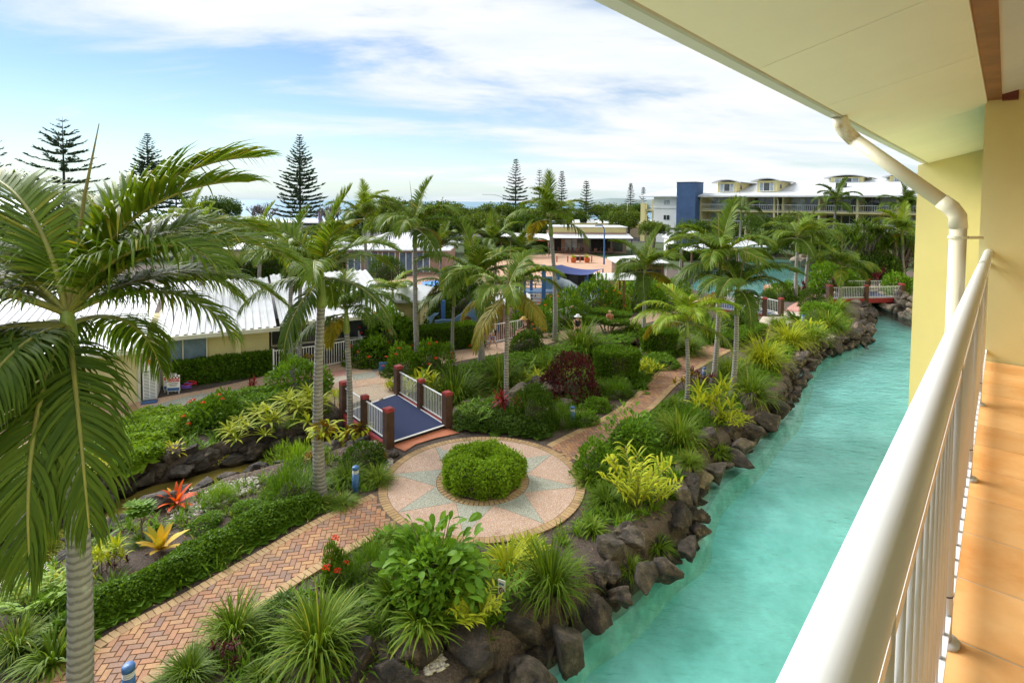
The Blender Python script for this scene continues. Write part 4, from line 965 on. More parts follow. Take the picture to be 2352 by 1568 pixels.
# pergolas
def pergola(label, x0,x1,y0,y1,zl,zr,n,posts,axis='x'):
    t = thing('pergola',label,'pergola',((x0+x1)/2,(y0+y1)/2,0))
    for k in range(n):
        y = y0+(y1-y0)*(k+.5)/n; z = zl+(zr-zl)*k/max(1,n-1)
        MB().hexa([(x0,y-.11,z),(x1,y-.11,z),(x1,y+.02,z),(x0,y+.02,z),(x0,y-.02,z+.10),(x1,y-.02,z+.10),(x1,y+.11,z+.10),(x0,y+.11,z+.10)]).build('slat','white',t)
    for x,y in posts: MB().box((x,y,zl/2-.02),(.12,.12,zl-.04)).build('post','timber',t)
    for x in sorted({q[0] for q in posts}): MB().bar((x,y0,zl-.08),(x,y1,zr-.08),.08,.14).build('beam','timber',t)
    return t
def pergola_x(label, x0,x1,y0,y1,z,n,posts):
    t = thing('pergola',label,'pergola',((x0+x1)/2,(y0+y1)/2,0))
    for k in range(n):
        x = x0+(x1-x0)*(k+.5)/n; w=(x1-x0)/n*.62
        MB().hexa([(x-w/2,y0,z-.05),(x+w/2,y0,z-.16),(x+w/2,y1,z-.16+.25),(x-w/2,y1,z-.05+.25),(x-w/2,y0,z+.0),(x+w/2,y0,z-.12),(x+w/2,y1,z+.13),(x-w/2,y1,z+.25)]).build('slat','white',t)
    for x,y in posts: MB().box((x,y,z/2-.1),(.13,.13,z-.2)).build('post','timber',t)
    for y in (y0+.1,y1-.1): MB().bar((x0,y,z-.2+(.25 if y>y0+1 else 0)),(x1,y,z-.2+(.25 if y>y0+1 else 0)),.08,.12).build('beam','timber',t)
    return t
pergola_x('white slatted pergola over the playground gate behind the walking boy', -1.3,1.15,29.6,31.6,2.0,7,[(-.55,29.75),(.9,29.75),(-.55,31.4),(.9,31.4)])
pergola('white slatted pergola beside the dark shade sail', 5.7,8.4,36.2,38.0,2.35,2.5,7,[(6.3,36.4),(7.5,36.4),(6.3,37.8),(7.5,37.8)])

# ---------------------------------------------------------------- playground
struct('playground_bark', sheet([(W(u,v).x,W(u,v).y) for u,v in [(930,770),(1000,800),(1100,786),(1185,777),(1300,745),(1425,705),(1420,685),(1300,690),(1100,700),(940,712)]], 0.010), 'bark')
struct('painted_fish', sheet([(W(u,v).x,W(u,v).y) for u,v in [(966,660),(972,651),(967,648),(985,646),(1012,643),(1050,641),(1040,650),(1015,657),(990,664),(965,668)]], 0.014), 'skyblue')
struct('painted_fish', sheet([(W(u,v).x,W(u,v).y) for u,v in [(1035,684),(1050,676),(1075,668),(1100,660),(1090,672),(1070,682),(1045,690)]], 0.014), 'salmon')
for i,(u,v,h,w,lab) in enumerate([(1018,743,1.4,.24,'short blue post beside the spring rocker'),(950,745,1.9,.2,'slim blue post at the corner of the kiosk roof'),(1013,712,1.9,.24,'blue post in front of the black pool fence'),(1187,731,2.6,.25,'tall blue post behind the gate pergola'),(1248,717,3.2,.27,'tallest blue post beside the slide tower'),(1346,696,1.95,.25,'blue post left of the white slatted pergola by the dark tent'),(1376,683,1.5,.2,'blue post under the white slatted pergola by the dark tent'),(1220,700,2.2,.2,'blue post between the slide tower and the black fence')]):
    p = W(u,v); mb = MB().box((p.x,p.y,h/2),(w,w,h)); mb.box((p.x,p.y,h+.02),(w*.8,w*.8,.04))
    tag(mb.build('playground_post','blue',None,(p.x,p.y,0)), lab, 'post', 'blue playground posts')
p = W(1070,770); t = thing('play_boat','blue-grey play panel shaped like a boat fin with a round hole','play panel',(p.x,p.y,0))
pr=[(-1.9,0),(-1.9,.55),(-1.5,.62),(-.9,.62),(-.35,1.0),(.1,1.6),(.35,2.1),(.5,2.1),(.5,0)]
mb=MB(); n=len(pr); y0,y1=p.y+1.2,p.y+1.28
vs=[(p.x+a,y0,z) for a,z in pr]+[(p.x+a,y1,z) for a,z in pr]; mb.add(vs,[tuple(range(n)),tuple(reversed(range(n,2*n)))]+[(i,n+i,n+(i+1)%n,(i+1)%n) for i in range(n)]); mb.build('panel','bluegrey',t)
MB().tube([(p.x-.05,y0-.02,.55),(p.x-.05,y0-.004,.55)],.3,20).build('porthole','timber',t)
MB().box((p.x+1.2,p.y+1.6,.75),(1.3,1.1,.06)).build('platform','roofgrey',t)
for dx in (.65,1.8):
    for dy in (1.1,2.1): MB().box((p.x+dx,p.y+dy,.7),(.1,.1,1.4)).build('post','blue',t)
p = W(1015,752)-Vector((1.05,0,0)); t = thing('spring_rocker','small blue dolphin-shaped spring rocker on bark','play rocker',(p.x,p.y,0))
pr=[(-.75,.55),(-.5,.3),(0,.2),(.45,.3),(.6,.62),(.85,.85),(.55,.8),(.3,.6),(-.05,.62),(-.2,.85),(-.35,.6),(-.65,.75)]
for dy in (-.18,.18):
    n=len(pr); y0,y1=p.y+dy-.02,p.y+dy+.02
    MB().add([(p.x+a,y0,z) for a,z in pr]+[(p.x+a,y1,z) for a,z in pr],[tuple(range(n)),tuple(reversed(range(n,2*n)))]+[(i,n+i,n+(i+1)%n,(i+1)%n) for i in range(n)]).build('side_panel','bluegrey',t)
MB().tube([(p.x+.13*math.cos(k),p.y+.13*math.sin(k),.02+k*.012) for k in np.arange(0,19,.6)],.02,6).build('spring','black',t)
MB().box((p.x,p.y,.45),(.4,.32,.04)).build('seat','blue',t)
p = W(1250,705); t = thing('slide_tower','blue playground tower with rails and a pale green tube slide','play tower',(p.x,p.y,0))
for dx in (-1.4,0,1.0):
    for dy in (0,1.6): MB().box((p.x+dx,p.y+dy,1.25),(.14,.14,2.5)).build('post','blue',t)
MB().box((p.x-.2,p.y+.8,1.05),(2.6,1.7,.08)).build('platform','bluegrey',t)
MB().box((p.x+.5,p.y-.05,1.75),(.95,.05,.9)).build('panel','bluegrey',t)
for z in (1.35,1.6,1.85): MB().bar((p.x-1.4,p.y-.03,z),(p.x-.02,p.y-.03,z),.04).build('rail','blue',t)
for k in range(5): MB().bar((p.x-1.3,p.y-.9+k*.18,.15+k*.2),(p.x-.3,p.y-.9+k*.18,.15+k*.2),.18,.04).build('step','roofgrey',t)
MB().tube([(p.x+.9,p.y+.3,1.75),(p.x+1.6,p.y,1.55),(p.x+2.6,p.y-.5,.95),(p.x+3.4,p.y-.9,.5),(p.x+3.9,p.y-1.1,.42)],.42,18).build('tube_slide','creek_tube' if 'creek_tube' in M else 'curtain',t,smooth=True)
sl_ = thing('shade_sail','navy shade sail slung over the black mesh enclosure','shade sail',W(1320,690))
a,b,c_,d = WD(1250,612,39.5), WD(1350,631,39.0), WD(1385,617,43), WD(1290,608,45)
def sailgrid(a,b,c,d,sag,n=8):
    vs=[];fs=[]
    for i in range(n+1):
        for j in range(n+1):
            s,tt=i/n,j/n; q=a*(1-s)*(1-tt)+b*s*(1-tt)+c*s*tt+d*(1-s)*tt; q=q-Vector((0,0,sag*16*s*(1-s)*tt*(1-tt)+sag*.8*(4*s*(1-s)))); vs.append(q)
    for i in range(n):
        for j in range(n): k=i*(n+1)+j; fs.append((k,k+n+1,k+n+2,k+1))
    return MB().add(vs,fs)
sailgrid(a,b,c_,d,.25).build('sail','navysail',sl_,smooth=True)
for q in (a,b,c_,d): MB().tube([(q.x,q.y,0),q],.05,8).build('mast','blue',sl_)
p = W(1322,672); t = thing('mesh_enclosure','black mesh-walled enclosure with pale panels behind the white fence','enclosure',(p.x,p.y+1.5,0))
MB().box((p.x,p.y+1.5,.78),(3.3,3.0,1.56)).build('wall','black',t)
for dx in (-1.1,-.2): MB().box((p.x+dx,p.y-.03,.75),(.75,.05,1.3)).build('panel','charcoal',t)
MB().lathe((p.x-.7,p.y-.6,0),[(.42,0),(.42,.35),(.3,.42)],16).build('drum','curtain',t)
def picket_fence(label, pxs, h=1.0, mat='white', sp=.12, thick=.03, name='picket_fence', zb=.1):
    P=[W(u,v) for u,v in pxs]; t=thing(name,label,'fence',P[len(P)//2])
    o=org[t.name]; me=MB().tube([(0,0,zb),(0,0,h+(0.06 if mat=='black' else 0))],thick*.32,5).mesh('picket',mat)
    for i in range(len(P)-1):
        a,b=P[i],P[i+1]; r=MB(); up=Vector((0,0,1))
        r.bar(a+up*h,b+up*h,thick*1.4,thick)
        rr=r.build('fence_panel',mat,t); MB().bar(a+up*zb,b+up*zb,thick,thick).build('bottom_rail',mat,rr); n=max(2,int((b-a).length/sp))
        for k in range(1,n): inst('picket',me,rr,a+(b-a)*(k/n)-o)
    for p in P: MB().box((p.x,p.y,h/2+.02),(thick*2,thick*2,h+.04)).build('post',mat,t)
    return t
picket_fence('white picket fence and gate along the path beside the playground',[(1098,788),(1137,788),(1188,778),(1232,766),(1300,744),(1378,720),(1425,700),(1424,692)],1.0,sp=.13)
picket_fence('white picket fence at the back of the playground in front of the dark tent',[(1294,690),(1345,690),(1396,692)],.8,sp=.16)
picket_fence('black picket pool fence between the playground and the pink court',[(930,695),(1020,695),(1110,692),(1230,684)],1.1,'black',.14,.035,'pool_fence')
picket_fence('white picket fence at the far side of the lagoon',[(1745,582),(1800,584),(1870,590)],1.1,sp=.22,thick=.05)

# lagoon surrounds
ic_=W(1805,650); isl=thing('lagoon_island','round brick-edged island paved in pink in the lagoon','island',(ic_.x,ic_.y,-.6))
MB().lathe((ic_.x,ic_.y,0),[(1.9,-1.2),(1.9,-.38),(1.7,-.36)],28).build('edge','brick',isl)
MB().lathe((ic_.x,ic_.y,0),[(1.69,-.5),(1.69,-.345)],28).build('paving','agg_pink',isl)
struct('lagoon_coping', MB().bar(W(1740,583,-.1),W(1880,592,-.1),.6,.5), 'brick_tan')

# ---------------------------------------------------------------- far resort wing
fb=thing('resort_wing','long cream and white resort wing with white roof and dormers beyond the lagoon','building',(34.2,100,0),None,-BA); org[fb.name]=Vector((0,0,0))
def ft(u, k=0.0):
    """distance along the wing's facade of the point seen in column u (k metres behind the facade line)"""
    q=(u-U0)/F; ax,ay=34.2+BDX*k,100+BDY*k
    return (ay*q-ax)/(BDY+BDX*q)
X0,X1=0.0,ft(2300); zs=[.6,3.45,6.3]
MB().box(((X0+X1)/2,9,4.35),(X1-X0,12,8.7)).build('wall','olive',fb)  # wing walls and slabs in darker renders: balcony shade put into their colours
bays=[.14,ft(1712),ft(1777),ft(1797),ft(1880),ft(1968),ft(2060),ft(2140)]
for z in zs: MB().box(((X0+X1)/2,1.5,z-.14),(X1-X0,2.96,.28)).build('floor_slab','cream',fb)
for x in bays: MB().box((x,1.5,4.3),(.28,2.92,8.6)).build('dividing_wall','cream',fb)
for i in range(len(bays)-1):
    a,b=bays[i]+.2,bays[i+1]-.2; w=b-a
    for z in zs:
        for k in range(2):
            gx=a+w*(.27+.46*k); g=MB().box((gx,2.96,z+1.12),(w*.42,.05,2.15)).build('window','glass' if (i+k)%3 else 'curtain',fb)
            MB().box((gx,2.91,z+1.12),(.07,.04,2.15)).build('window_frame','gutter',g)
        rm=MB(); rm.bar((a,.1,z+1.0),(b,.1,z+1.0),.06,.07); rm.bar((a,.1,z+.12),(b,.1,z+.12),.05,.05)
        n=max(3,int(w/.28))
        for k in range(n+1): rm.box((a+w*k/n,.1,z+.55),(.022,.022,.85))
        rm.build('balcony_rail','white',fb)
MB().hexa([(X0-.5,-.8,8.65),(X1,-.8,8.65),(X1,13,11.6),(X0-.5,13,11.6),(X0-.5,-.8,8.85),(X1,-.8,8.85),(X1,13,11.8),(X0-.5,13,11.8)]).build('roof','whiteroof',fb)
MB().bar((X0-.5,-.9,8.7),(X1,-.9,8.7),.14,.2).build('gutter','roofgrey',fb)
tq=ft(1784); MB().tube([(tq,-.2,8.6),(tq+.2,-.2,7.8),(tq+.2,-.2,0)],.09,8).build('downpipe','gutter',fb)
def dormer(u0,u1,y,zb,zt):
    x0,x1=ft(u0,y),ft(u1,y); d=MB().box(((x0+x1)/2,y+4,(zb+zt)/2),(x1-x0,8,zt-zb)).build('dormer','creamlt',fb)
    cx=(x0+x1)/2; hw=(x1-x0)*.36
    w=MB().box((cx,y-.03,zb+(zt-zb)*.52),(hw*2,.05,(zt-zb)*.62)).build('window','glass',d); f=MB()
    for dx in (-hw,-hw*.45,hw*.45,hw): f.box((cx+dx,y-.07,zb+(zt-zb)*.52),(.1,.04,(zt-zb)*.66))
    f.box((cx,y-.10,zb+(zt-zb)*.2),(2*hw+.3,.04,.12)); f.build('window_frame','white',w)
    for s in (-1,1): MB().box((cx+s*hw*.72,y-.062,zb+(zt-zb)*.52),(hw*.45,.02,(zt-zb)*.58)).build('curtain','curtain',w)
    MB().box((x1+.03,y+2.2,zb+(zt-zb)*.6),(.05,.9,.8)).build('side_window','glass',d)
    n=10; ov=.9; vs=[]
    for yy in (y-.7,y+8):
        for zo in (0,.16):
            for k in range(n+1): s=k/n*2-1; vs.append((cx+s*((x1-x0)/2+ov),yy,zt-.22+.55*(1-s*s)+zo))
    fs=[]; m=n+1
    for k in range(n): fs+=[(k,k+1,m+k+1,m+k),(2*m+k+1,2*m+k,3*m+k,3*m+k+1),(m+k,m+k+1,3*m+k+1,3*m+k),(k+1,k,2*m+k,2*m+k+1)]
    MB().add(vs,fs).build('curved_roof','whiteroof',d)
dormer(1647,1690,2.0,9.2,11.3); dormer(1737,1782,2.0,9.2,11.4); dormer(1905,1980,10.5,11.0,12.1); dormer(2040,2120,10.5,11.0,12.1)
MB().box((ft(1930,6),6,10.6),(1.4,1.2,.8)).build('roof_vent','charcoal',fb)
ta,tb=ft(1553,-2),ft(1596,-2); MB().box(((ta+tb)/2,-.3,5.6),(tb-ta,3.4,11.2)).build('stair_tower','towerblue',fb)
MB().box(((ta+tb)/2,-.3,11.26),(tb-ta+.1,3.5,.12)).build('tower_cap','charcoal',fb)
wa,wb=ft(1501,-1),ft(1553,-1)+.3; MB().box(((wa+wb)/2,4,4.3),(wb-wa,10,8.6)).build('white_block','wallwhite',fb)
MB().box(((wa+wb)/2,-1.06,6.5),(wb-wa-.1,.1,.14)).build('string_course','roofgrey',fb)
for zc,mt in ((7.6,'curtain'),(4.75,'glass')):
    w=MB().box((ft(1531,-1),-1.03,zc),(1.15,.06,.85)).build('window',mt,fb); MB().box((ft(1531,-1),-1.08,zc),(.06,.04,.85)).build('window_frame','white',w)
MB().hexa([(ft(1466,-2),-2,8.6),(ta+.2,-2,8.6),(ta+.2,9,10.3),(ft(1500),9,10.3),(ft(1466,-2),-2,8.8),(ta+.2,-2,8.8),(ta+.2,9,10.5),(ft(1500),9,10.5)]).build('roof','whiteroof',fb)
ca=ft(1476,-1); MB().box((ca,-.6,3.7),(.9,.9,7.4)).build('corner_column','creamlt',fb)
MB().tube([(ca-.5,-1.4,8.6),(ca-.1,-1.2,8.1),(ca,-.9,7.4)],.12,8).build('downpipe','white',fb)
for z in (3.4,6.2):
    MB().box(((ca+wa)/2,1.0,z-.15),(wa-ca,3.6,.3)).build('balcony_slab','cream',fb); rm=MB(); a,b=ca+.5,wa; rm.bar((a,-.7,z+1),(b,-.7,z+1),.06); n=7
    for k in range(n+1): rm.box((a+(b-a)*k/n,-.7,z+.5),(.03,.03,1.0))
    rm.build('balcony_rail','white',fb)
MB().box(((ca+wa)/2,5,4.1),(wa-ca,4.4,8.2)).build('recess_wall','olive',fb)  # darker olive again, the recess shade put into its colour
lf=thing('pool_hall','white curved-roof pool hall with a blue arched gable in front of the tower','building',(26,80,0))
MB().box((27,82,1.1),(7,5,2.2)).build('wall','wallwhite',lf)
vs=[]; n=12
for yy in (79,85):
    for k in range(n+1): s=k/n*2-1; vs.append((27+s*3.8,yy,2.2+1.1*(1-s*s)))
MB().add(vs,[(k,k+1,n+2+k,n+1+k) for k in range(n)]).build('curved_roof','whiteroof',lf)
vs=[(27+ (k/n*2-1)*3.2,79.1,2.05+1.0*(1-(k/n*2-1)**2)) for k in range(n+1)]+[(30.2,79.1,1.6),(23.8,79.1,1.6)]
MB().add(vs,[tuple(reversed(range(len(vs))))]).build('gable','glassblue',lf)
# car park deck, cars, lamps, beach hut
dk=thing('car_park_deck','pale raised car park behind the cafe roof','car park',(22,126,0))
MB().box((22,127,1.1),(34,18,2.2)).build('deck','agg_pale',dk)
MB().box((22,117.9,2.6),(34,.2,.8)).build('parapet','creamlt',dk)
def car(x,y,z,rz,label,col='white'):
    t=thing('parked_car',label,'car',(x,y,z),'cars on the raised car park',rz); o=Vector((0,0,0)); org[t.name]=o
    prof=[(-2.1,.35),(-2.15,.75),(-1.95,.95),(-1.3,1.0),(-.75,1.42),(.7,1.45),(1.45,1.0),(2.05,.88),(2.15,.6),(2.1,.32)]
    n=len(prof); vs=[(a,-.85,b) for a,b in prof]+[(a,.85,b) for a,b in prof]
    vs=[(a,b*(.82 if c>1.1 else 1),c) for a,b,c in vs]
    MB().add(vs,[tuple(range(n)),tuple(reversed(range(n,2*n)))]+[(i,n+i,n+(i+1)%n,(i+1)%n) for i in range(n)]).build('body',col,t)
    for s in (-1,1):
        MB().add([(a,s*(.87-.12*(b-1.0)/.4),b) for a,b in ((-1.15,1.02),(-.7,1.36),(.65,1.38),(1.25,1.02))],[(0,1,2,3) if s<0 else (3,2,1,0)]).build('side_window','glass',t)
        for a in (-1.3,1.35):
            w=MB().tube([(a,s*.7,.32),(a,s*.88,.32)],.32,16).build('wheel','tyre',t); MB().tube([(a,s*.885,.32),(a,s*.9,.32)],.19,12).build('rim','roofgrey',w)
    MB().add([(1.28,-.66,1.08),(1.28,.66,1.08),(.76,.6,1.42),(.76,-.6,1.42)],[(0,1,2,3)]).build('windscreen','glass',t)
    for s in (-.6,.6): MB().box((2.12,s,.72),(.06,.3,.14)).build('headlight','curtain',t)
car(25.6,121.5,2.2,.15,'white hatchback parked alone on the raised car park beside the lamp post'); car(14.2,121,2.2,1.4,'white car parked nearest the stand of pines on the raised car park'); car(17.4,121.2,2.2,1.5,'silver car parked between white cars on the raised car park','roofgrey'); car(11,120.8,2.2,1.45,'dark blue car parked at the end of the raised car park','towerblue'); car(30,124,2.2,.1,'pale car half hidden by palm fronds on the raised car park')
def lamp(label,pb,top,arm,col='roofgrey',r=.09):
    t=thing('street_lamp',label,'street lamp',(pb[0],pb[1],0)); x,y=pb
    MB().tube([(x,y,0),(x,y,top-.6)],[r,r*.7],10).build('pole',col,t)
    n=8; s=1 if arm>0 else -1
    MB().tube([(x,y,top-.65)]+[(x+arm*(k/n),y,top-.6+.6*math.sin(math.pi/2*min(1,k/n*1.6))) for k in range(n+1)],r*.6,8).build('arm',col,t)
    MB().hexa([(x+arm-.05*s,y-.14,top-.06),(x+arm+.7*s,y-.14,top-.08),(x+arm+.7*s,y+.14,top-.08),(x+arm-.05*s,y+.14,top-.06),(x+arm-.05*s,y-.1,top+.06),(x+arm+.6*s,y-.08,top+.04),(x+arm+.6*s,y+.08,top+.04),(x+arm-.05*s,y+.1,top+.06)]).build('lamp_head',col,t)
q=WD(1155,500,112); lamp('grey street lamp with a long arm rising above the coastal trees',(q.x,112),8.9,-3.6)
q=WD(1441,480,118); lamp('grey street lamp leaning its arm towards the white block',(q.x,118),8.0,3.0)
q=WD(1388,560,66); lamp('blue lamp post with a tilted head in front of the cafe',(q.x,66),4.7,-.5,'blue',.11)
q=WD(680,530,112); hu=thing('beach_hut','long dark flat-roofed amenities hut by the sea','hut',(q.x,112,0))
MB().box((q.x,114,1.35),(9.8,4,2.7)).build('wall','charcoal',hu); MB().box((q.x,114,2.8),(10.6,5,.18)).build('roof','roofgrey',hu)
MB().box((q.x-2.2,111.95,1.2),(1.6,.06,1.8)).build('poster','postred',hu)
MB().box((q.x+2.4,111.95,1.3),(3.6,.06,2.0)).build('shutter','roofgrey',hu)
q=WD(731,497,112); fl=thing('feather_banner','tall purple feather banner beside the beach hut','banner',(q.x,112,0))
MB().tube([(q.x,112,0),(q.x,112,4.9)],.04,6).build('pole','white',fl); MB().add([(q.x+.05,112,1.4),(q.x+.75,112,1.5),(q.x+.75,112,4.2),(q.x+.05,112,4.9)],[(0,1,2,3)]).add([(q.x+.05,112.02,1.4),(q.x+.75,112.02,1.5),(q.x+.75,112.02,4.2),(q.x+.05,112.02,4.9)],[(3,2,1,0)]).build('flag','purple',fl)
hd=MB(); pts=[WD(u,v,1500) for u,v in [(1330,466),(1370,458),(1400,455),(1440,456),(1480,459),(1560,455),(1650,462),(1760,466)]]
hd.add([(p.x,p.y,p.z) for p in pts]+[(p.x,p.y+400,p.z*.6) for p in pts]+[(p.x,p.y-200,-3.2) for p in pts],[(i,i+1,len(pts)+i+1,len(pts)+i) for i in range(len(pts)-1)]+[(2*len(pts)+i,2*len(pts)+i+1,i+1,i) for i in range(len(pts)-1)])
M['headland']=plain('headland_scrub',(.16,.21,.21),.9,.15,.01); struct('headland_hill',hd,'headland')
# ---------------------------------------------------------------- rocks
def softrock(seed, sub=3, planes=13, flat=0.7, k=16.0, noise=0.05):
    r = np.random.default_rng(seed); import bmesh
    bm = bmesh.new(); bmesh.ops.create_icosphere(bm, subdivisions=sub, radius=1.0)
    V = np.array([v.co[:] for v in bm.verts]); F_ = np.array([[v.index for v in f.verts] for f in bm.faces]); bm.free()
    Nn = unit(r.normal(size=(planes, 3))); D = r.uniform(0.62, 1.0, planes)
    dots = V @ Nn.T; q = np.where(dots > 0.05, D[None]/np.maximum(dots, 0.05), 9.0)
    rad = -np.log(np.exp(-k*np.minimum(q, 3)).sum(1))/k
    ph = r.uniform(0, 6.28, (6, 3)); fr = r.uniform(1.5, 5, (6, 3))
    for i in range(6): rad = rad + noise/(1+i*.5)*np.sin(V@fr[i]*1.7+ph[i,0])*np.sin(V[:, 1]*fr[i,1]+ph[i,1])
    for f_, a_ in ((7., .030), (13., .016)):
        o_ = r.uniform(0, 6.28, 3); rad = rad - a_*np.abs(np.sin(V[:,0]*f_+o_[0]+1.3*np.sin(V[:,1]*f_*.7))*np.cos(V[:,1]*f_*.9+o_[1])+np.sin(V[:,2]*f_+o_[2]))
    P = V*rad[:, None]; P[:, 2] *= flat
    P /= np.abs(P).max(0)*1.0+1e-6; return P, F_
rockmeshes = {}
for kind in ('rock', 'rock_tan', 'rock_grey'):
    rockmeshes[kind] = []
    for s in range(9):
        P, F_ = softrock(100+s, 4, 9+s % 5, 0.8, 24+4*(s % 3), 0.04); rockmeshes[kind].append(npmesh('rock', [(P, F_, 0)], [kind], True))
_rc = [0]
def rock(parent, x, y, z, sx, sy, sz, rz, kind='rock', tilt=0.15):
    _rc[0] += 1; o = org[parent.name] if parent else Vector((0,0,0)); r = random
    return inst('rock', rockmeshes[kind][_rc[0]*7 % 9], parent, (x-o.x, y-o.y, z-o.z), (r.uniform(-tilt,tilt), r.uniform(-tilt,tilt), rz+r.uniform(-.3,.3)), (sx, sy, sz))
def rock_wall(label, line, side, z0, rows, size, kinds, name='rock_wall', jit=0.1, group=None):
    """boulders set along a line, in rows stepping back from the water"""
    c = line[len(line)//2]; t = thing(name, label, 'rock wall', (c.x, c.y, z0))
    for row, (off, dz, sc) in enumerate(rows):
        pts = resample(line, size*sc*1.12)
        for i, p in enumerate(pts):
            q = pts[min(i+1, len(pts)-1)]-pts[max(i-1, 0)]; q = q.normalized() if q.length > 0 else Vector((1,0,0)); nr = Vector((-q.y, q.x, 0))*side
            s = size*sc*random.uniform(0.62, 1.25); a = math.atan2(q.y, q.x); o_ = off+random.uniform(-jit, jit)
            kd = kinds[0] if random.random() < 0.8 or len(kinds) == 1 else kinds[1]
            rock(t, p.x+nr.x*o_, p.y+nr.y*o_, z0+dz+random.uniform(-.05,.05), s*random.uniform(.72,.95), s*random.uniform(.52,.72), s*random.uniform(.45,.66), a, kd, .3)
    return t
lb_ = smoothline(bank, 4)
near_ = [p for p in lb_ if p.y < 15.5]; mid_ = [p for p in lb_ if 15.3 <= p.y < 24]; far_ = [p for p in lb_ if p.y >= 23.8]
nw = thing('rock_wall', 'dark basalt boulder wall along the nearest stretch of the turquoise channel', 'rock wall', B(10,-6,WZ))
mw = thing('rock_wall', 'brown boulder wall along the channel below the two leaning palm trunks', 'rock wall', B(20,-6.3,WZ))
# (x, y, w, h) read in a close crop of the photograph; kind
near_rocks = [(905,1440,290,250,0),(670,1480,230,190,0),(430,1510,220,170,0),(1110,1345,190,170,0),(1190,1490,200,170,1),(1370,1375,190,210,1),(1240,1225,190,170,0),(1490,1225,180,170,0),(1600,1140,135,130,0),(1690,1070,160,160,1),(1560,1005,130,110,1),(1640,925,140,95,0),(1490,1085,120,120,0),(1795,1015,140,150,0),(1895,930,115,120,1),(1790,890,105,115,0),(1870,812,140,130,0),(1960,850,95,110,0),(1955,785,80,80,0),(1885,735,115,85,1),(1930,650,165,160,1),(1868,592,110,100,2),(1960,605,115,110,2),(2025,580,115,110,1),(2095,550,95,75,1),(2135,522,115,90,1),(2150,462,130,110,1),(2012,475,150,120,0),(2205,410,115,85,0),(2195,305,135,145,0),(2130,350,110,110,0),(2270,345,120,95,0),(2330,300,110,90,0),(2100,430,100,90,0),(560,1600,200,140,0),(1000,1570,220,150,0),(1260,1600,180,140,0)]
for x, y, w, h, kd in near_rocks:
    u, v = 627.2+x*.5, 784+y*.5; q = W(u, v+h*.06, -.24); r_ = w*.25*q.y/F*1.28; zz_ = max(-.30, gz(q.x,q.y)+.10*r_); p_ = nw if q.y < 15 else mw
    rock(p_, q.x, q.y, zz_, r_, r_*.84, min(.40, r_*.60*h/w+.08), random.uniform(0,6.28), ('rock','rock_grey','rock_tan')[kd], .22)
def fill_row(t, line, off, z, size):
    for i, p in enumerate(resample(line, size*1.15)):
        xx, yy = np.array([p.x-.74*off]), np.array([p.y+.67*off])
        if inpoly(xx, yy, pool)[0]: continue
        rock(t, p.x-.74*off+random.uniform(-.08,.08), p.y+.67*off+random.uniform(-.08,.08), z, size*random.uniform(.45,.75), size*random.uniform(.4,.6), size*random.uniform(.4,.55), i, 'rock')
fill_row(nw, [p for p in near_ if p.y > 7], .22, WZ+.12, .46); fill_row(nw, [p for p in near_ if p.y > 7], .62, WZ+.36, .55); fill_row(mw, mid_, .22, WZ+.12, .42); fill_row(mw, mid_, .6, WZ+.38, .5)
fill_row(nw, [p for p in near_ if p.y < 7], .3, WZ+.2, .75)
rock_wall('far dark boulder wall along the channel bend before the far footbridge', far_[:-4], 1, WZ, [(0,.10,1.0),(.42,.42,1.0)], 0.60, ['rock','rock_grey'])
rock_wall('tan sculpted rock bank under the near end of the far footbridge', [W(1990,716,WZ),W(1975,700,WZ),W(1935,690,WZ),W(1895,700,WZ)], 1, WZ, [(0,.15,1.2),(.55,.5,1.2)], 0.7, ['rock_tan','rock_grey'])
rock_wall('tan rounded rock bank under the right end of the far footbridge', [W(1990,682,WZ)]+far_bank, 1, WZ, [(0,.2,1.2),(.6,.7,1.2),(1.2,1.1,1.0)], 0.72, ['rock_tan'])
rock_wall('tall grey-brown stone bank along the far side of the near creek', smoothline(cn,3), 1, CZ, [(.06,.10,1.05),(.44,.40,1.0),(.30,.22,.7)], 0.58, ['rock_grey','rock'], jit=.05)
rock_wall('low dark stones along the near side of the near creek', smoothline(cs,3), -1, CZ, [(.0,.25,1.2)], 0.52, ['rock','rock_grey'])
rock_wall('brown stones along the far edge of the creek beyond the bridge', smoothline(c2n[1:],3), 1, CZ, [(.05,.15,1.1),(.5,.4,.9)], 0.42, ['rock_grey','rock_tan'])
rock_wall('brown and tan stones along the near edge of the creek beyond the bridge', smoothline(c2s[1:],3), -1, CZ, [(.05,.15,1.1),(.5,.36,.9)], 0.42, ['rock_grey','rock_tan'])
rock_wall('tan rocks lining the near shore of the lagoon', [lagoon[i] for i in range(1,6)], -1, WZ, [(0,.2,1)], 0.8, ['rock_tan','rock_grey'])
rock_wall('tan rock mound on the right shore of the lagoon', [W(1850,612,WZ),W(1880,610,WZ),W(1910,612,WZ)], 1, WZ, [(0,.5,1.2),(.8,1.0,1.0)], 1.3, ['rock_tan'])
rock_wall('rounded grey rock pile behind the far footbridge', [W(1880,655,WZ),W(1915,652,WZ),W(1945,655,WZ)], 1, WZ, [(0,.4,1.2),(.6,.9,1.0)], 1.0, ['rock_tan','rock_grey'])
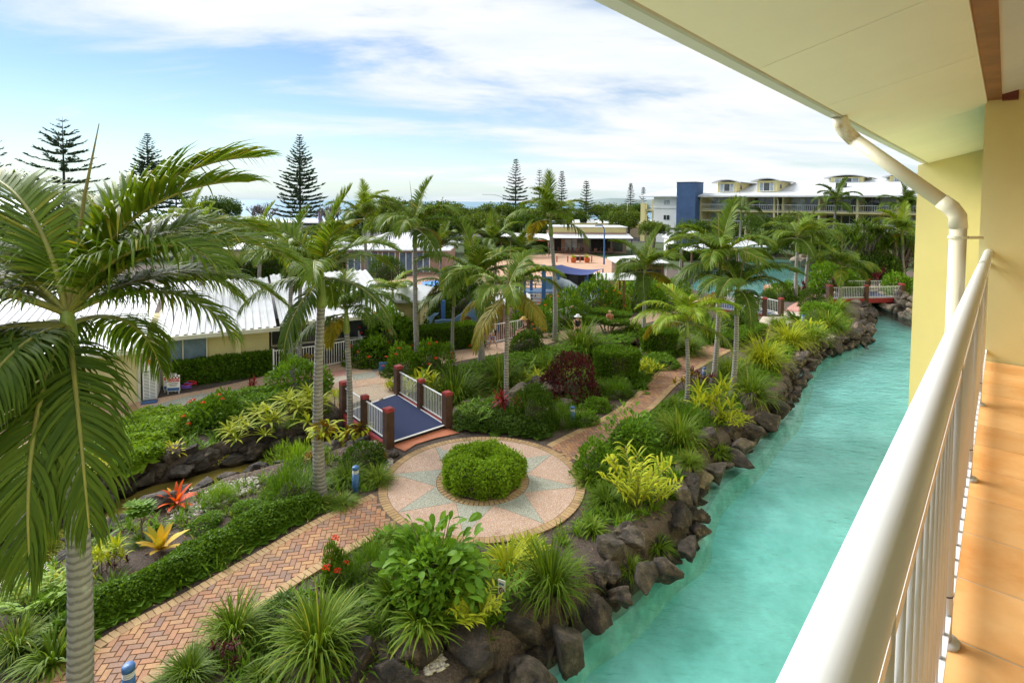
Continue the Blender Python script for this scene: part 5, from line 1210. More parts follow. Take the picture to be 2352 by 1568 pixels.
# concrete backing behind the waterline boulders
for line, side in ((lb_, 1), (smoothline(cn,3), 1)):
    mb = MB(); prev = None; z0 = WZ if line is lb_ else CZ
    for i, p in enumerate(line):
        q = (line[min(i+1,len(line)-1)]-line[max(i-1,0)]).normalized(); nr = Vector((-q.y,q.x,0))*side
        a = [p+nr*.05+Vector((0,0,-.55)), p+nr*.30+Vector((0,0,.0)), p+nr*.75+Vector((0,0,.28)), p+nr*1.15+Vector((0,0,.40))]
        if prev: 
            for k in range(3): mb.add([prev[k],a[k],a[k+1],prev[k+1]],[(0,1,2,3)])
        prev = a
    struct('mortar_bank', mb, 'mortar')
loose = [(1270,905,.62,.5,.42,'rock_tan','large pale cracked boulder beside the burgundy shrub'),(1300,935,.3,.25,.2,'rock_tan','small pale stone behind the blue bollard at the winding path'),(905,1050,.22,.2,.17,'rock','small black stone on the plaza edge by the bridge foot'),
         (850,1040,.5,.34,.2,'rock_tan','flat pale stone beside the bridge foot near the plaza'),(800,1015,.45,.35,.25,'rock_grey','grey stone below the near-left bridge railing'),(1195,905,.5,.4,.3,'rock_tan','pale tan stone in the creek behind the red cordylines'),(1240,880,.55,.4,.3,'rock_tan','long tan creek stone left of the burgundy shrub'),(1090,905,.5,.4,.3,'rock_grey','dark stone right of the bridge under the staghorn palm'),
         (1445,1240,.42,.3,.2,'rock_grey','flat grey boulder in the mulch above the boulder wall'),(410,1125,.5,.35,.24,'rock','dark boulder directly behind the orange bromeliad'),(370,1165,.5,.36,.24,'rock','dark boulder left of the orange bromeliad')]
for u,v,a,b,c_,kd,lab in loose:
    p=W(u,v); t=inst('boulder',rockmeshes[kd][hash(lab)%3 if False else len(lab)%9],None,(p.x,p.y+.1,gz(p.x,p.y+.1)+c_*.45),(0,.1,len(lab)),(a,b,c_)); tag(t,lab,'boulder')
# pale pebbles
def pebbles(label, pxpoly, n, s=.03):
    P=[W(u,v) for u,v in pxpoly]; poly=[(p.x,p.y) for p in P]; x0,x1=min(p[0] for p in poly),max(p[0] for p in poly); y0,y1=min(p[1] for p in poly),max(p[1] for p in poly)
    xy=rng.uniform([x0,y0],[x1,y1],(n*3,2)); xy=xy[inpoly(xy[:,0],xy[:,1],poly)][:n]
    oc=np.array([[1,0,0],[-1,0,0],[0,1,0],[0,-1,0],[0,0,1],[0,0,-1]],float); of=np.array([[0,2,4],[2,1,4],[1,3,4],[3,0,4],[2,0,5],[1,2,5],[3,1,5],[0,3,5]])
    z=gzv(xy); sc=rng.uniform(.6,1.5,(len(xy),1,3))*s*np.array([1.2,.9,.7]); 
    vs=(oc[None]*sc+np.concatenate([xy,z[:,None]+s*.5],1)[:,None]).reshape(-1,3); fs=(of[None]+np.arange(len(xy))[:,None,None]*6).reshape(-1,3)
    o=bpy.data.objects.new('pebbles',npmesh('pebbles',[(vs,fs,0)],['pebble'],True)); C.link(o); tag(o,label,'pebbles',kind='stuff')
pebbles('cream pebbles strewn beside the orange bromeliad',[(380,1165),(440,1150),(500,1110),(590,1090),(600,1115),(520,1150),(440,1190),(390,1195)],900)
pebbles('white pebbles at the plaza edge near the bridge foot',[(860,1065),(900,1050),(905,1068),(870,1095),(850,1090)],260)
pebbles('pale pebbles in a gap of the near boulder wall',[(960,1500),(1010,1490),(1030,1530),(980,1550)],200,.035)
pebbles('pale pebbles behind the boulders at the channel bend',[(1800,795),(1900,765),(1930,775),(1830,805)],350,.05)
# ---------------------------------------------------------------- palms
def frond_mesh(name, e0, droop, L_=2.55, n=84, ll=0.80, mat='l_palm', seed=0, lift=0.25, w=0.056, grav=0.35, ragged=0.12):
    r = np.random.default_rng(seed+911); K = 26; pts = []; pos = np.zeros(3); tang = []
    for k in range(K+1):
        t = k/K; a = e0-droop*(t**1.35); d = np.array([math.cos(a), 0, math.sin(a)]); pts.append(pos.copy()); tang.append(d); pos = pos+d*L_/K
    pts = np.array(pts); tang = np.array(tang); sway = (np.linspace(0,1,K+1)**2)*r.uniform(-.25,.25)*L_*0.5; pts[:,1] += sway
    parts = []
    tv, tf = tubearr(pts, [0.032*(1-0.85*k/K)+0.004 for k in range(K+1)], 5); parts.append((tv, tf, 1))
    t = np.linspace(0.13, 0.995, n); 
    for sgn in (-1, 1):
        tt = np.clip(t+r.uniform(-.006,.006,n), 0, .999)*K; i = tt.astype(int); f = (tt-i)[:,None]
        P = pts[i]*(1-f)+pts[np.minimum(i+1,K)]*f; T = unit(tang[i]*(1-f)+tang[np.minimum(i+1,K)]*f)
        Y = np.tile([0,1.0,0],(n,1))*sgn; U = np.cross(T, np.tile([0,1.0,0],(n,1))); U = -U*np.sign((U[:,2:3])+1e-9)*-1
        ang = np.interp(t,[0.1,.5,1],[0.35,.75,1.25])+r.normal(0,.05,n)
        ln = ll*np.interp(t,[0.1,.25,.55,.85,1],[.55,.95,1,.72,.35])*r.uniform(.88,1.08,n)
        keep = r.uniform(0,1,n) > ragged*0.4
        d = unit(Y*np.cos(ang)[:,None]+T*np.sin(ang)[:,None]+U*(lift+r.normal(0,.07,n))[:,None]); pos = P.copy(); rows = []
        wv0 = unit(T-d*(T*d).sum(1,keepdims=True)); K2 = 4; wp = [0.55,1.0,.85,.55,.04]
        g = grav*r.uniform(.6,1.5,n)
        brk = r.uniform(0,1,n) < ragged
        for k in range(K2+1):
            wv = unit(wv0-d*(wv0*d).sum(1,keepdims=True)); ww = (w*wp[k]/2*ln/ll*1.15)[:,None]; ww=np.maximum(ww, w*wp[k]*.3)
            rows += [pos-wv*ww, pos+wv*ww]
            pos = pos+d*(ln/K2)[:,None]; dd = d.copy(); dd[:,2] -= g*(0.35+0.55*k)+np.where(brk&(k==1),1.1,0); d = unit(dd)
        vs = np.stack(rows,1)[keep]; m = len(vs); vs = vs.reshape(-1,3); ii_ = np.arange(m)[:,None]*2*(K2+1)
        parts.append((vs, np.concatenate([ii_+np.array([[2*k,2*k+1,2*k+3,2*k+2]]) for k in range(K2)],0), 0))
    return npmesh(name, parts, [mat, 'rachis'])
_fc = {}
FV = {'up': (1.42,.55,.35,.15), 'high': (1.2,1.3,.3,.25), 'mid': (.92,1.5,.25,.35), 'flat': (.55,1.45,.15,.45), 'low': (.05,1.25,.05,.6), 'hang': (-.45,.95,.0,.6)}
def frond(v, mat, seed, n=78):
    wl = .034 if n > 80 else .047
    k = (v, mat, seed, n)
    if k not in _fc: e, d, li, g = FV[v]; _fc[k] = frond_mesh('frond', e, d, mat=mat, seed=seed, lift=li, grav=g, n=n, w=wl, ll=.66 if v == 'up' else .80, ragged=.16 if v in ('low','hang') else .08)
    return _fc[k]
spear_me = MB().tube([(0,0,0),(.01,0,.6),(.03,.01,1.4),(.10,.02,2.3)],[.03,.026,.018,.004],6).mesh('spear','spear')
def trunk_mesh(base, top, r0, r1, near=False):
    n = 14 if near else 9; h = top.z-base.z; step = 0.075 if near else 0.3; k = int(h/step); pts = []; rad = []
    for i in range(k+1):
        t = i/k; p = base+(top-base)*t; bow = math.sin(t*math.pi)*0.02*h*math.sin(base.x*3.1)
        r_ = r1+(r0-r1)*(1-t)**1.4+ r0*.55*math.exp(-t*h/0.22)
        if near:
            jz = .014*math.sin(i*2.3); pts += [p+Vector((bow,0,-.012+jz)), p+Vector((bow,0,.026+jz))]; jj = .02*math.sin(i*1.7)+.015*math.sin(i*4.1); rad += [r_*(1.0+jj*.6), r_*(0.972+jj*.4)]
        else: pts.append(p+Vector((bow,0,0))); rad.append(r_*(1+.025*((i%2)*2-1)))
    return MB().tube(pts, rad, n)
def palm(label, bu, bv, tu, tv_, scale=1.0, spec='', r0=.14, r1=.09, mats=('l_palm','l_palm','l_palmdk'), rot=0.0, shaft=.95, base=None, fr=None, near=False, spear=True, n=78, noyl=False):
    b = W(bu, bv) if base is None else base; top = WD(tu, tv_, b.y); b = Vector((b.x, b.y, gz(b.x, b.y)-.05 if b.y < 60 else -0.05)); top = Vector((top.x, top.y, top.z))
    t = thing('palm_tree', label, 'palm tree', b, 'king palms in the garden')
    d = (top-b).normalized(); st = top-d*shaft*scale
    tm_ = trunk_mesh(b, st, r0, r1, near).build('trunk', 'trunk', t, smooth=True)
    MB().tube([st-d*.02, st+d*.06, st+d*.25*shaft*scale, st+d*.7*shaft*scale, top+d*.05],[r1*1.1,r1*1.35,r1*1.25,r1*.9,r1*.55],12).build('crownshaft','shaft',t,smooth=True)
    o = org[t.name]; seq = fr
    if seq is None:
        names = ['up','high','high','mid','mid','mid','flat','flat','flat','low','low','low','hang']
        if spec: names = [{'u':'up','h':'high','m':'mid','f':'flat','l':'low','g':'hang'}[c] for c in spec+'mffm']
        seq = [(rot+i*2.39996+rng.uniform(-.2,.2), nm, 1.0) for i, nm in enumerate(names)]
    for i, (az, nm, s) in enumerate(seq):
        m = mats[0] if nm in ('up','high') else mats[1] if nm in ('mid','flat') else mats[2]
        if nm in ('low','hang') and i % 9 == 8 and not noyl: m = 'l_palmyl'
        inst('frond', frond(nm, m, i % 3, n), t, top-o+Vector((0,0,-.12 if nm in ('low','hang') else 0)), (rng.uniform(-.12,.12), rng.uniform(-.08,.08), az), s*scale*rng.uniform(.92,1.06))
    if spear: inst('spear', spear_me, t, top-o, (rng.uniform(-.1,.1), rng.uniform(-.1,.15), rng.uniform(0,6)), scale*rng.uniform(.85,1.05))
    return t, top
R_ = math.radians
p1b = Vector((WD(166,1500,6.6).x, 6.6, 0))
palm('big king palm filling the left edge with its grey ringed trunk and drooping crown', 0,0, 155,722, 1.12, base=p1b, r0=.16, r1=.118, near=True, n=104, spear=False, shaft=.9,
     noyl=True, fr=[(R_(30),'high',1.05),(R_(8),'high',.95),(R_(-10),'mid',.95),(R_(50),'mid',1.0),(R_(75),'high',1.0),(R_(20),'mid',1.0),(R_(62),'flat',.9),(R_(100),'mid',.95),(R_(130),'mid',1),(R_(158),'high',1.05),(R_(182),'mid',1.05),(R_(203),'flat',1),(R_(226),'low',1),(R_(250),'hang',.95),(R_(170),'flat',1),(R_(-50),'hang',.95),(R_(208),'hang',1.0),(R_(2),'flat',.8),(R_(36),'flat',.9),(R_(-64),'hang',.92),(R_(115),'high',.95),(R_(-78),'low',.75),(R_(-120),'low',.9),(R_(232),'flat',.9),(R_(262),'low',.85),(R_(140),'low',1.0),(R_(188),'low',1.0),(R_(100),'low',.9)])
sp_=bpy.data.objects.new('spear',spear_me); C.link(sp_); sp_.parent=bpy.data.objects['palm_tree']; sp_.location=WD(160,715,6.6)-org['palm_tree']; sp_.rotation_euler=(0,.12,0); sp_.scale=(1.2,1.2,1.0)
palm('tall king palm with spotted trunk standing between the creek and the plaza', 735,1138, 738,628, .88, r0=.16, r1=.10, rot=.6, near=True)
palm('short palm growing beside the far-left post of the navy footbridge', 803,982, 795,712, .78, r0=.11, r1=.085, rot=2.0, spec='hmmfffllg', mats=('l_palm','l_palmdk','l_palmdk'))
palm('slim palm rising through the spider plants left of the tall spotted palm', 675,893, 668,590, .85, r0=.11, r1=.08, rot=1.2, spec='uhmmfffll')
palm('palm just behind the slim palm by the white picket fence', 690,862, 690,600, .75, r0=.11, r1=.08, rot=3.2, spec='hmmfflll')
palm('palm against the olive unit wall, half hidden by the big palm fronds', 463,800, 458,560, .9, r0=.13, r1=.09, rot=.2, spec='uhhmmffll', mats=('l_palmlt','l_palm','l_palm'))
palm('tall palm with one upright new frond right of the pool kiosk', 960,843, 952,520, 1.0, r0=.14, r1=.09, rot=.9, spec='uhmmffflll', near=False)
palm('stout full-crowned palm behind the staghorn fern', 1106,838, 1093,640, 1.18, r0=.17, r1=.12, rot=2.4, spec='uhmmmfffllgl', near=False)
palm('slender palm with yellowing lower fronds beside the red cordylines', 1164,950, 1166,668, .88, r0=.10, r1=.07, rot=1.0, spec='hmmffflllg', mats=('l_palm','l_palm','l_palmyl'))
palm('small slim palm in front of the long playground hedge', 1040,822, 1043,662, .9, r0=.09, r1=.07, rot=.5, spec='mmfflll', mats=('l_palmdk','l_palmdk','l_palmdk'))
palm('tall slim pale-trunked palm beside the walking woman in the white hat', 1275,782, 1264,500, 1.0, r0=.15, r1=.10, rot=1.6, spec='uhmmfffll')
palm('palm behind the flat-topped topiary in the middle of the garden', 1473,800, 1481,620, .95, r0=.13, r1=.085, rot=.3, spec='uhmmffflll')
palm('bright young palm above the dark croton beside the winding path', 1577,935, 1578,738, .82, r0=.09, r1=.075, rot=1.9, spec='hhmmmffll', mats=('l_palmlt','l_palmlt','l_palm'), shaft=.7)
palm('taller of the twin leaning palms beside the channel rocks', 1638,882, 1655,595, 1.0, r0=.12, r1=.085, rot=.7, spec='uhmmmffflll', shaft=1.1)
palm('right-hand and shorter of the twin leaning palms beside the channel rocks', 1680,912, 1696,660, .95, r0=.12, r1=.085, rot=2.9, spec='hmmffflll', mats=('l_palm','l_palmdk','l_palmdk'), shaft=1.1)
palm('thin pale-stemmed palm at the corner of the pool kiosk', 897,792, 902,668, .62, r0=.09, r1=.07, rot=.4, spec='hmmffll', mats=('l_palmlt','l_palmlt','l_palm'))
palm('palm on the lagoon shore, front one of the pair by the rounded topiary', 1828,690, 1832,545, 1.15, r0=.16, r1=.11, rot=.2, spec='hmmfffll')
palm('palm on the lagoon shore, rear one of the pair by the rounded topiary', 1850,680, 1862,540, 1.15, r0=.15, r1=.11, rot=1.7, spec='hmmffll')
palm('palm standing before the far footbridge with a droopy bright crown', 1928,695, 1932,610, 1.1, r0=.14, r1=.10, rot=2.2, spec='hmmfffll', mats=('l_palmlt','l_palm','l_palm'), shaft=.6)
palm('palm at the right end of the far footbridge by the cream wall', 2078,660, 2072,535, 1.2, r0=.16, r1=.11, rot=.8, spec='uhmmfffll', mats=('l_palmlt','l_palm','l_palmdk'))
palm('far palm near the lagoon fence with its crown below the tower', 1700,600, 1702,485, 1.3, r0=.17, r1=.12, rot=1.1, spec='hmmfffll', mats=('l_palmdk','l_palmdk','l_palmdk'))
palm('palm with a spiky crown in front of the resort wing balconies', 1905,590, 1922,462, 1.5, r0=.2, r1=.14, rot=.5, spec='uhmmffll', mats=('l_palmdk','l_palmdk','l_palmdk'))
palm('palm half hidden behind the fin wall in front of the resort wing', 2085,600, 2080,478, 1.5, r0=.2, r1=.14, rot=1.9, spec='uhhmmffll', mats=('l_palmdk','l_palmdk','l_palmdk'))
palm('palm with a yellow-green crown behind the kiosk roof', 838,720, 838,500, 1.05, r0=.15, r1=.1, rot=2.5, spec='uhhmmffll', mats=('l_palmlt','l_palm','l_palmdk'))
palm('palm rising behind the long white roof left of the spotted palm', 596,760, 598,548, .85, r0=.13, r1=.09, rot=.4, spec='uhhmmffl', mats=('l_palmlt','l_palm','l_palm'))
palm('bright palm crown showing above the big palm fronds', 438,740, 436,505, .8, r0=.13, r1=.09, rot=1.4, spec='uuhhmmff', mats=('l_palmlt','l_palmlt','l_palm'))
palm('dark palm screening the court behind the gate pergola, nearer the cafe', 1196,690, 1196,578, 1.05, r0=.13, r1=.09, rot=.3, spec='uhhmmfff', mats=('l_palm','l_palmdk','l_palmdk'))
palm('dark palm screening the court behind the stout palm crown', 1138,692, 1136,560, 1.05, r0=.13, r1=.09, rot=1.8, spec='uhhmmfff', mats=('l_palm','l_palmdk','l_palmdk'))
palm('dark palm in front of the reception hall windows', 1010,690, 1012,570, .95, r0=.13, r1=.09, rot=.9, spec='uhhmmff', mats=('l_palm','l_palmdk','l_palmdk'))
palm('palm behind the barbecue pavilion roof', 1560,640, 1565,545, .9, r0=.14, r1=.1, rot=1.0, spec='hmmffll', mats=('l_palmdk','l_palmdk','l_palmdk'))
palm('palm at the left of the lagoon behind the leaning palms', 1745,640, 1750,560, 1.0, r0=.14, r1=.1, rot=1.3, spec='hmmfffll', mats=('l_palmdk','l_palmdk','l_palmdk'))

# ---------------------------------------------------------------- shrubs and clumps (unit meshes, scaled per plant)
def mk_grass(mat, n, seed, wl=(.022,.04), el=(.35,1.5), droop=(.5,2.0), ln=(.7,1.25), rad=.18):
    r = np.random.default_rng(seed); a = r.uniform(0,6.283,n); rr = rad*np.sqrt(r.uniform(0,1,n))
    P = np.stack([rr*np.cos(a), rr*np.sin(a), np.zeros(n)],1); az = a+r.normal(0,.5,n)
    v, f = straps(P, az, r.uniform(*el,n), r.uniform(*ln,n), r.uniform(*wl,n), r.uniform(*droop,n), 5)
    return npmesh('clump', [(v,f,0)], [mat])
def lumpy(r, n, lumps=9, amp=.22, zlo=-.15):
    d = unit(r.normal(size=(n*2,3))); d = d[d[:,2] > zlo][:n]; c = unit(r.normal(size=(lumps,3)))
    rad = 1-amp+amp*1.35*np.max(np.maximum(0,d@c.T)**5,axis=1); return d, rad
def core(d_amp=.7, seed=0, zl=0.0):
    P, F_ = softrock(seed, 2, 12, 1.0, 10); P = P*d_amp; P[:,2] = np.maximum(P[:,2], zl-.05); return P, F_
def mk_blob(mat, n, seed, leaf=(.10,.16), asp=.5, amp=.22, lumps=9, up=.5, hollow=.62, cr=.66):
    r = np.random.default_rng(seed); d, rad = lumpy(r, n, lumps, amp); n = len(d)
    P = d*(rad*r.uniform(hollow,1.0,n)**.6)[:,None]; P[:,2] = np.maximum(P[:,2], .02)
    D = unit(d*.9+r.normal(0,.55,(n,3))+np.array([0,0,up*.4])); Nn = unit(np.array([0,0,1.0])+d*.6+r.normal(0,.4,(n,3)))
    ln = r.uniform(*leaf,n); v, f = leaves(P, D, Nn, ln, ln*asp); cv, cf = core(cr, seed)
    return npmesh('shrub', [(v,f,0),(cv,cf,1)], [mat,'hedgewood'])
def mk_rosettes(mat, stems, per, seed, ll=(.35,.6), w=.075, el=(.1,1.2), droop=(.5,1.5), hz=(.25,.75), rad=.75, stemmat='twig'):
    r = np.random.default_rng(seed); parts = []
    for s in range(stems):
        a = r.uniform(0,6.283); q = rad*math.sqrt(r.uniform(0,1)); c = np.array([q*math.cos(a), q*math.sin(a), r.uniform(*hz)*(1.1-.5*q)])
        n = per; az = r.uniform(0,6.283)+np.arange(n)*2.4+r.normal(0,.2,n)
        v, f = straps(np.tile(c,(n,1)), az, np.linspace(el[0],el[1],n)+r.normal(0,.1,n), r.uniform(*ll,n), np.full(n,w)*r.uniform(.8,1.2,n), r.uniform(*droop,n), 4, [.35,.85,1,.7,.05])
        parts.append((v,f,0)); tv,tf = tubearr([(c[0]*.6,c[1]*.6,0),tuple(c)],[.018,.012],5); parts.append((tv,tf,1))
    return npmesh('shrub', parts, [mat, stemmat])
def mk_ginger(mat, stems, seed, mat2=None):
    """arching stems with leaves in two ranks"""
    r = np.random.default_rng(seed); parts = []
    for s in range(stems):
        az0 = r.uniform(0,6.283); e = r.uniform(.75,1.45); Ls = r.uniform(.75,1.1); q = .2*math.sqrt(r.uniform()); p = np.array([q*math.cos(az0),q*math.sin(az0),0]); pts=[p]; ang=e
        for k in range(8): p = p+np.array([math.cos(az0)*math.cos(ang),math.sin(az0)*math.cos(ang),math.sin(ang)])*Ls/8; ang -= .09; pts.append(p)
        pts=np.array(pts); tv,tf=tubearr(pts,[.012]*9,4); parts.append((tv,tf,1))
        n=14; t=np.linspace(1.5,8,n); i=np.minimum(t.astype(int),7); P=pts[i]+(pts[i+1]-pts[i])*(t-i)[:,None]
        az=az0+np.where(np.arange(n)%2,1.15,-1.15)+r.normal(0,.2,n); 
        v,f=straps(P,az,r.uniform(.2,.7,n),r.uniform(.28,.44,n),r.uniform(.055,.085,n),r.uniform(.5,1.3,n),4,[.3,.9,1,.65,.05]); parts.append((v,f,0))
    return npmesh('shrub', parts, [mat,'rachis'])
def mk_fine(mat, n, seed):
    r = np.random.default_rng(seed); d, rad = lumpy(r, n, 12, .3); n=len(d); P = d*(rad*r.uniform(.45,.95,n))[:,None]; P[:,2]=np.maximum(P[:,2],.02)
    az=np.arctan2(d[:,1],d[:,0])+r.normal(0,.7,n); v,f=straps(P,az,np.arcsin(np.clip(d[:,2],-1,1))*.7+.45+r.normal(0,.3,n),r.uniform(.13,.28,n),r.uniform(.012,.022,n),r.uniform(.2,1,n),2,[.6,1,.1])
    cv,cf=core(.5,seed); return npmesh('shrub',[(v,f,0),(cv,cf,1)],[mat,'hedgewood'])
UM = {}
def um(kind, i):
    k = (kind, i % 3)
    if k in UM: return UM[k]
    s = 50+i%3*7+len(kind)
    G = {'grass':lambda:mk_grass('l_grass',420,s),'grassdk':lambda:mk_grass('l_grassdk',420,s),'grasslime':lambda:mk_grass('l_grasslime',420,s),
         'strap':lambda:mk_grass('l_grass',150,s,(.05,.075),(.2,1.4),(.6,1.9),(.7,1.15),.16),'straplime':lambda:mk_grass('l_lime',170,s,(.05,.08),(.2,1.45),(.6,1.9),(.7,1.15),.2),'strapdk':lambda:mk_grass('l_grassdk',170,s,(.05,.08),(.15,1.4),(.5,1.7),(.7,1.15),.2),
         'ball':lambda:mk_blob('l_green',3200,s,(.07,.11),.55,.12,14),'balldk':lambda:mk_blob('l_dark',3200,s,(.07,.11),.55,.12,14),'shrub':lambda:mk_blob('l_mid',1700,s,(.11,.18),.5,.28,9),'shrubbr':lambda:mk_blob('l_bright',1500,s,(.11,.19),.5,.28,9),'shrubdk':lambda:mk_blob('l_dark',1900,s,(.10,.17),.5,.28,9),
         'burg':lambda:mk_blob('l_burg',2600,s,(.07,.12),.55,.3,10),'ixora':lambda:mk_blob('l_green',1700,s,(.11,.18),.42,.3,9),'lime':lambda:mk_rosettes('l_lime',11,14,s),'limebr':lambda:mk_rosettes('l_ylime',8,12,s,(.3,.55),.07),'yelgrn':lambda:mk_rosettes('l_grasslime',12,15,s,(.35,.6),.06),
         'ginger':lambda:mk_ginger('l_lime',16,s),'gingerdk':lambda:mk_ginger('l_mid',14,s),'fine':lambda:mk_fine('l_bright',2200,s),'finedk':lambda:mk_fine('l_green',2200,s),
         'croton':lambda:mk_rosettes('l_croton',8,13,s,(.25,.42),.09,(.0,1.1)),'redcord':lambda:mk_rosettes('l_red',3,22,s,(.4,.62),.10,(-.5,1.3),(.3,1.2),(.5,.8),.35),'reds':lambda:mk_rosettes('l_burg',6,14,s,(.3,.5),.09,(.1,1.2)),
         'cycad':lambda:mk_grass('l_dark',60,s,(.10,.14),(.2,1.2),(.5,1.4),(.8,1.1),.1),'fern':lambda:mk_ginger('l_bright',18,s),'coast':lambda:mk_blob('l_coast',2600,s,(.09,.15),.55,.4,12,hollow=.5)}
    UM[k] = G[kind](); return UM[k]
_pc=[0]
def plant(kind, name, label, cat, u, v, wpx, hr, group=None, y=None, dz=0.0, flat=1.0, fl=None):
    """a plant whose base front is seen at (u,v), wpx wide; hr = height / radius"""
    _pc[0]+=1; b=W(u,v); r=wpx*b.y/F/2*1.2; c=Vector((b.x,b.y+r*.5,0)); c.z=gz(c.x,c.y)+dz
    o=bpy.data.objects.new(name,um(kind,_pc[0])); C.link(o); o.location=c; o.rotation_euler=(0,0,_pc[0]*1.7); o.scale=(r,r*flat,r*hr); org[o.name]=c
    tag(o,label,cat,group)
    if fl:
        rr=np.random.default_rng(_pc[0]); n,mt=fl
        for k in range(n):
            d=unit(rr.normal(size=3)); d[2]=abs(d[2])*.8+.15; d[1]=-abs(d[1]) if rr.uniform()<.7 else d[1]; d=unit(d)
            # local position, undo rotation by placing in the parent's own frame
            me=flower(mt); q=bpy.data.objects.new('flower',me); C.link(q); q.parent=o
            a=-_pc[0]*1.7; q.location=(d[0]*math.cos(a)-d[1]*math.sin(a),d[0]*math.sin(a)+d[1]*math.cos(a),d[2]); s=rr.uniform(.055,.085)
            q.scale=(s/r,s/r,s/(r*hr))
    return o
_fm={}
def flower(mt):
    if mt not in _fm:
        r=np.random.default_rng(3); n=26; d=unit(r.normal(size=(n,3))); d[:,2]=np.abs(d[:,2])*.8; v,f=leaves(d*.55,unit(d+r.normal(0,.5,(n,3))),unit(d+.01),.6,.45,.0); _fm[mt]=npmesh('flower',[(v,f,0)],[mt])
    return _fm[mt]
# foreground, right of the near path
G='strappy grass clumps'
pl=plant
pl('grass','grass_clump','large arching grass clump at the bottom edge between path and big boulders','grass clump',705,1560,250,1.05,G)
pl('grass','grass_clump','grass clump overhanging the near path edge above the bottom-left bricks','grass clump',515,1500,170,1.0,G)
pl('grassdk','grass_clump','low grass tuft at the bottom edge beside the blue-capped bollard','grass clump',410,1590,150,.7,G)
pl('reds','cordyline','dark burgundy cordyline growing in front of the path-side grass clump','cordyline',505,1545,85,1.4)
pl('grassdk','grass_clump','small grass tuft right of the burgundy cordyline','grass clump',590,1580,90,.9,G)
pl('strapdk','lily_clump','strappy dark clump under the left side of the broad-leaved shrub','lily clump',900,1450,150,.8,dz=.32)
pl('strap','lily_clump','arching strappy clump below the broad-leaved shrub near the boulders','lily clump',960,1515,170,.75,dz=.32)
pl('gingerdk','ginger_plant','green ginger stems at the right foot of the broad-leaved shrub','ginger plant',1130,1420,150,1.1)
pl('ginger','ginger_plant','variegated ginger spilling over the boulders below the pool sign','ginger plant',1090,1480,120,.8,dz=.32)
pl('strapdk','lily_clump','dark strappy clump on top of the largest near boulders','lily clump',1010,1450,150,.8,dz=.32)
pl('straplime','lily_clump','yellow-green strappy clump between the broad-leaved shrub and plaza edge','lily clump',1165,1345,150,1.0)
pl('straplime','lily_clump','yellow-green strappy clump touching the plaza brick border','lily clump',1215,1305,120,.9)
pl('grassdk','grass_clump','tall dark grass fountain beside the plaza above the boulder wall','grass clump',1268,1400,185,1.25,G)
pl('strap','lily_clump','small lily clump in the mulch right of the plaza border','lily clump',1366,1235,85,.9)
pl('finedk','fine_shrub','feathery shrub between the near path and the broad-leaved shrub','shrub',845,1335,120,1.0)
pl('finedk','fine_shrub','feathery upright shrub below the slender red-flowered bush','shrub',775,1455,90,1.5)
pl('strap','lily_clump','low green clump at the path edge next to the plaza','lily clump',890,1262,110,.6)
pl('ixora','flowering_bush','slender red-flowered bush beside the near path','bush',765,1350,62,3.0,fl=(5,'flower'))
pl('shrubdk','shrub','low dusty shrub at the path edge left of the feathery bush','shrub',640,1450,130,.5)
pl('finedk','fine_shrub','small fine-leaved shrub left of the large arching grass clump','shrub',600,1500,90,.7)
pl('strap','lily_clump','lily clump overhanging the boulder wall beside the dark grass fountain','lily clump',1345,1405,95,.8,dz=.15)
pl('grass','grass_clump','grass tuft drooping over the boulders above the flat grey boulder','grass clump',1452,1290,85,.8,G,dz=.1)
pl('strapdk','lily_clump','dark lily clump on the boulder tops below the shell ginger','lily clump',1520,1235,80,.8,dz=.1)
pl('grass','grass_clump','grass tuft over the boulders right of the shell ginger','grass clump',1590,1085,75,.8,G,dz=.1)
pl('strap','lily_clump','lily clump over the boulders below the upright grass clump','lily clump',1655,1035,75,.8,dz=.1)
# right of the plaza
pl('ginger','ginger_plant','tall variegated shell ginger above the pale boulders right of the plaza','ginger plant',1470,1185,140,1.9)
pl('ginger','ginger_plant','lower variegated ginger spilling towards the boulder wall right of the plaza','ginger plant',1500,1165,120,1.1)
pl('shrub','shrub','rounded green shrub at the plaza junction with the winding path','shrub',1375,1100,100,1.3)
pl('strap','lily_clump','lily clump hugging the right rim of the plaza','lily clump',1358,1120,90,.8)
pl('grassdk','grass_clump','lily-like grass below the rounded shrub right of the plaza','grass clump',1400,1175,110,.7,G)
pl('grass','grass_clump','upright grass clump behind the shell ginger above the boulders','grass clump',1572,1040,125,1.25,G)
pl('grass','grass_clump','grass clump squeezed between broad-leaved bush and upright grass','grass clump',1535,1000,72,1.1,G)
pl('finedk','fine_shrub','feathery tuft at the edge of the boulders below the bright young palm','shrub',1600,985,100,.8)
pl('lime','dracaena','yellow-leaved dracaena clump on the bank right of the young palm','dracaena',1655,975,115,1.5)
pl('lime','dracaena','yellow dracaena leaning over the boulders below the twin palms','dracaena',1690,985,80,.8)
pl('grass','grass_clump','grass clump at the foot of the bright young palm','grass clump',1556,945,60,1.0,G)
pl('croton','croton','dark red and green croton beside the winding path at the young palm','croton',1580,893,72,1.1)
pl('reds','cordyline','dark red cordylines between the young palm and the twin palms','cordyline',1612,890,80,1.0)
pl('grass','grass_clump','wide grass clump right of the twin leaning palms','grass clump',1742,930,130,1.0,G)
pl('grass','grass_clump','grass clump left of the wide one behind the twin palms','grass clump',1692,885,115,1.1,G)
pl('grasslime','grass_clump','yellow-green fountain grass above the dark rocks at the first channel bend','grass clump',1772,855,125,1.2,G)
pl('grasslime','grass_clump','yellow-green grass behind the clipped hedge block','grass clump',1830,800,110,.9,G)
pl('grass','grass_clump','grass clump over the channel rocks before the second bend','grass clump',1880,790,100,.9,G)
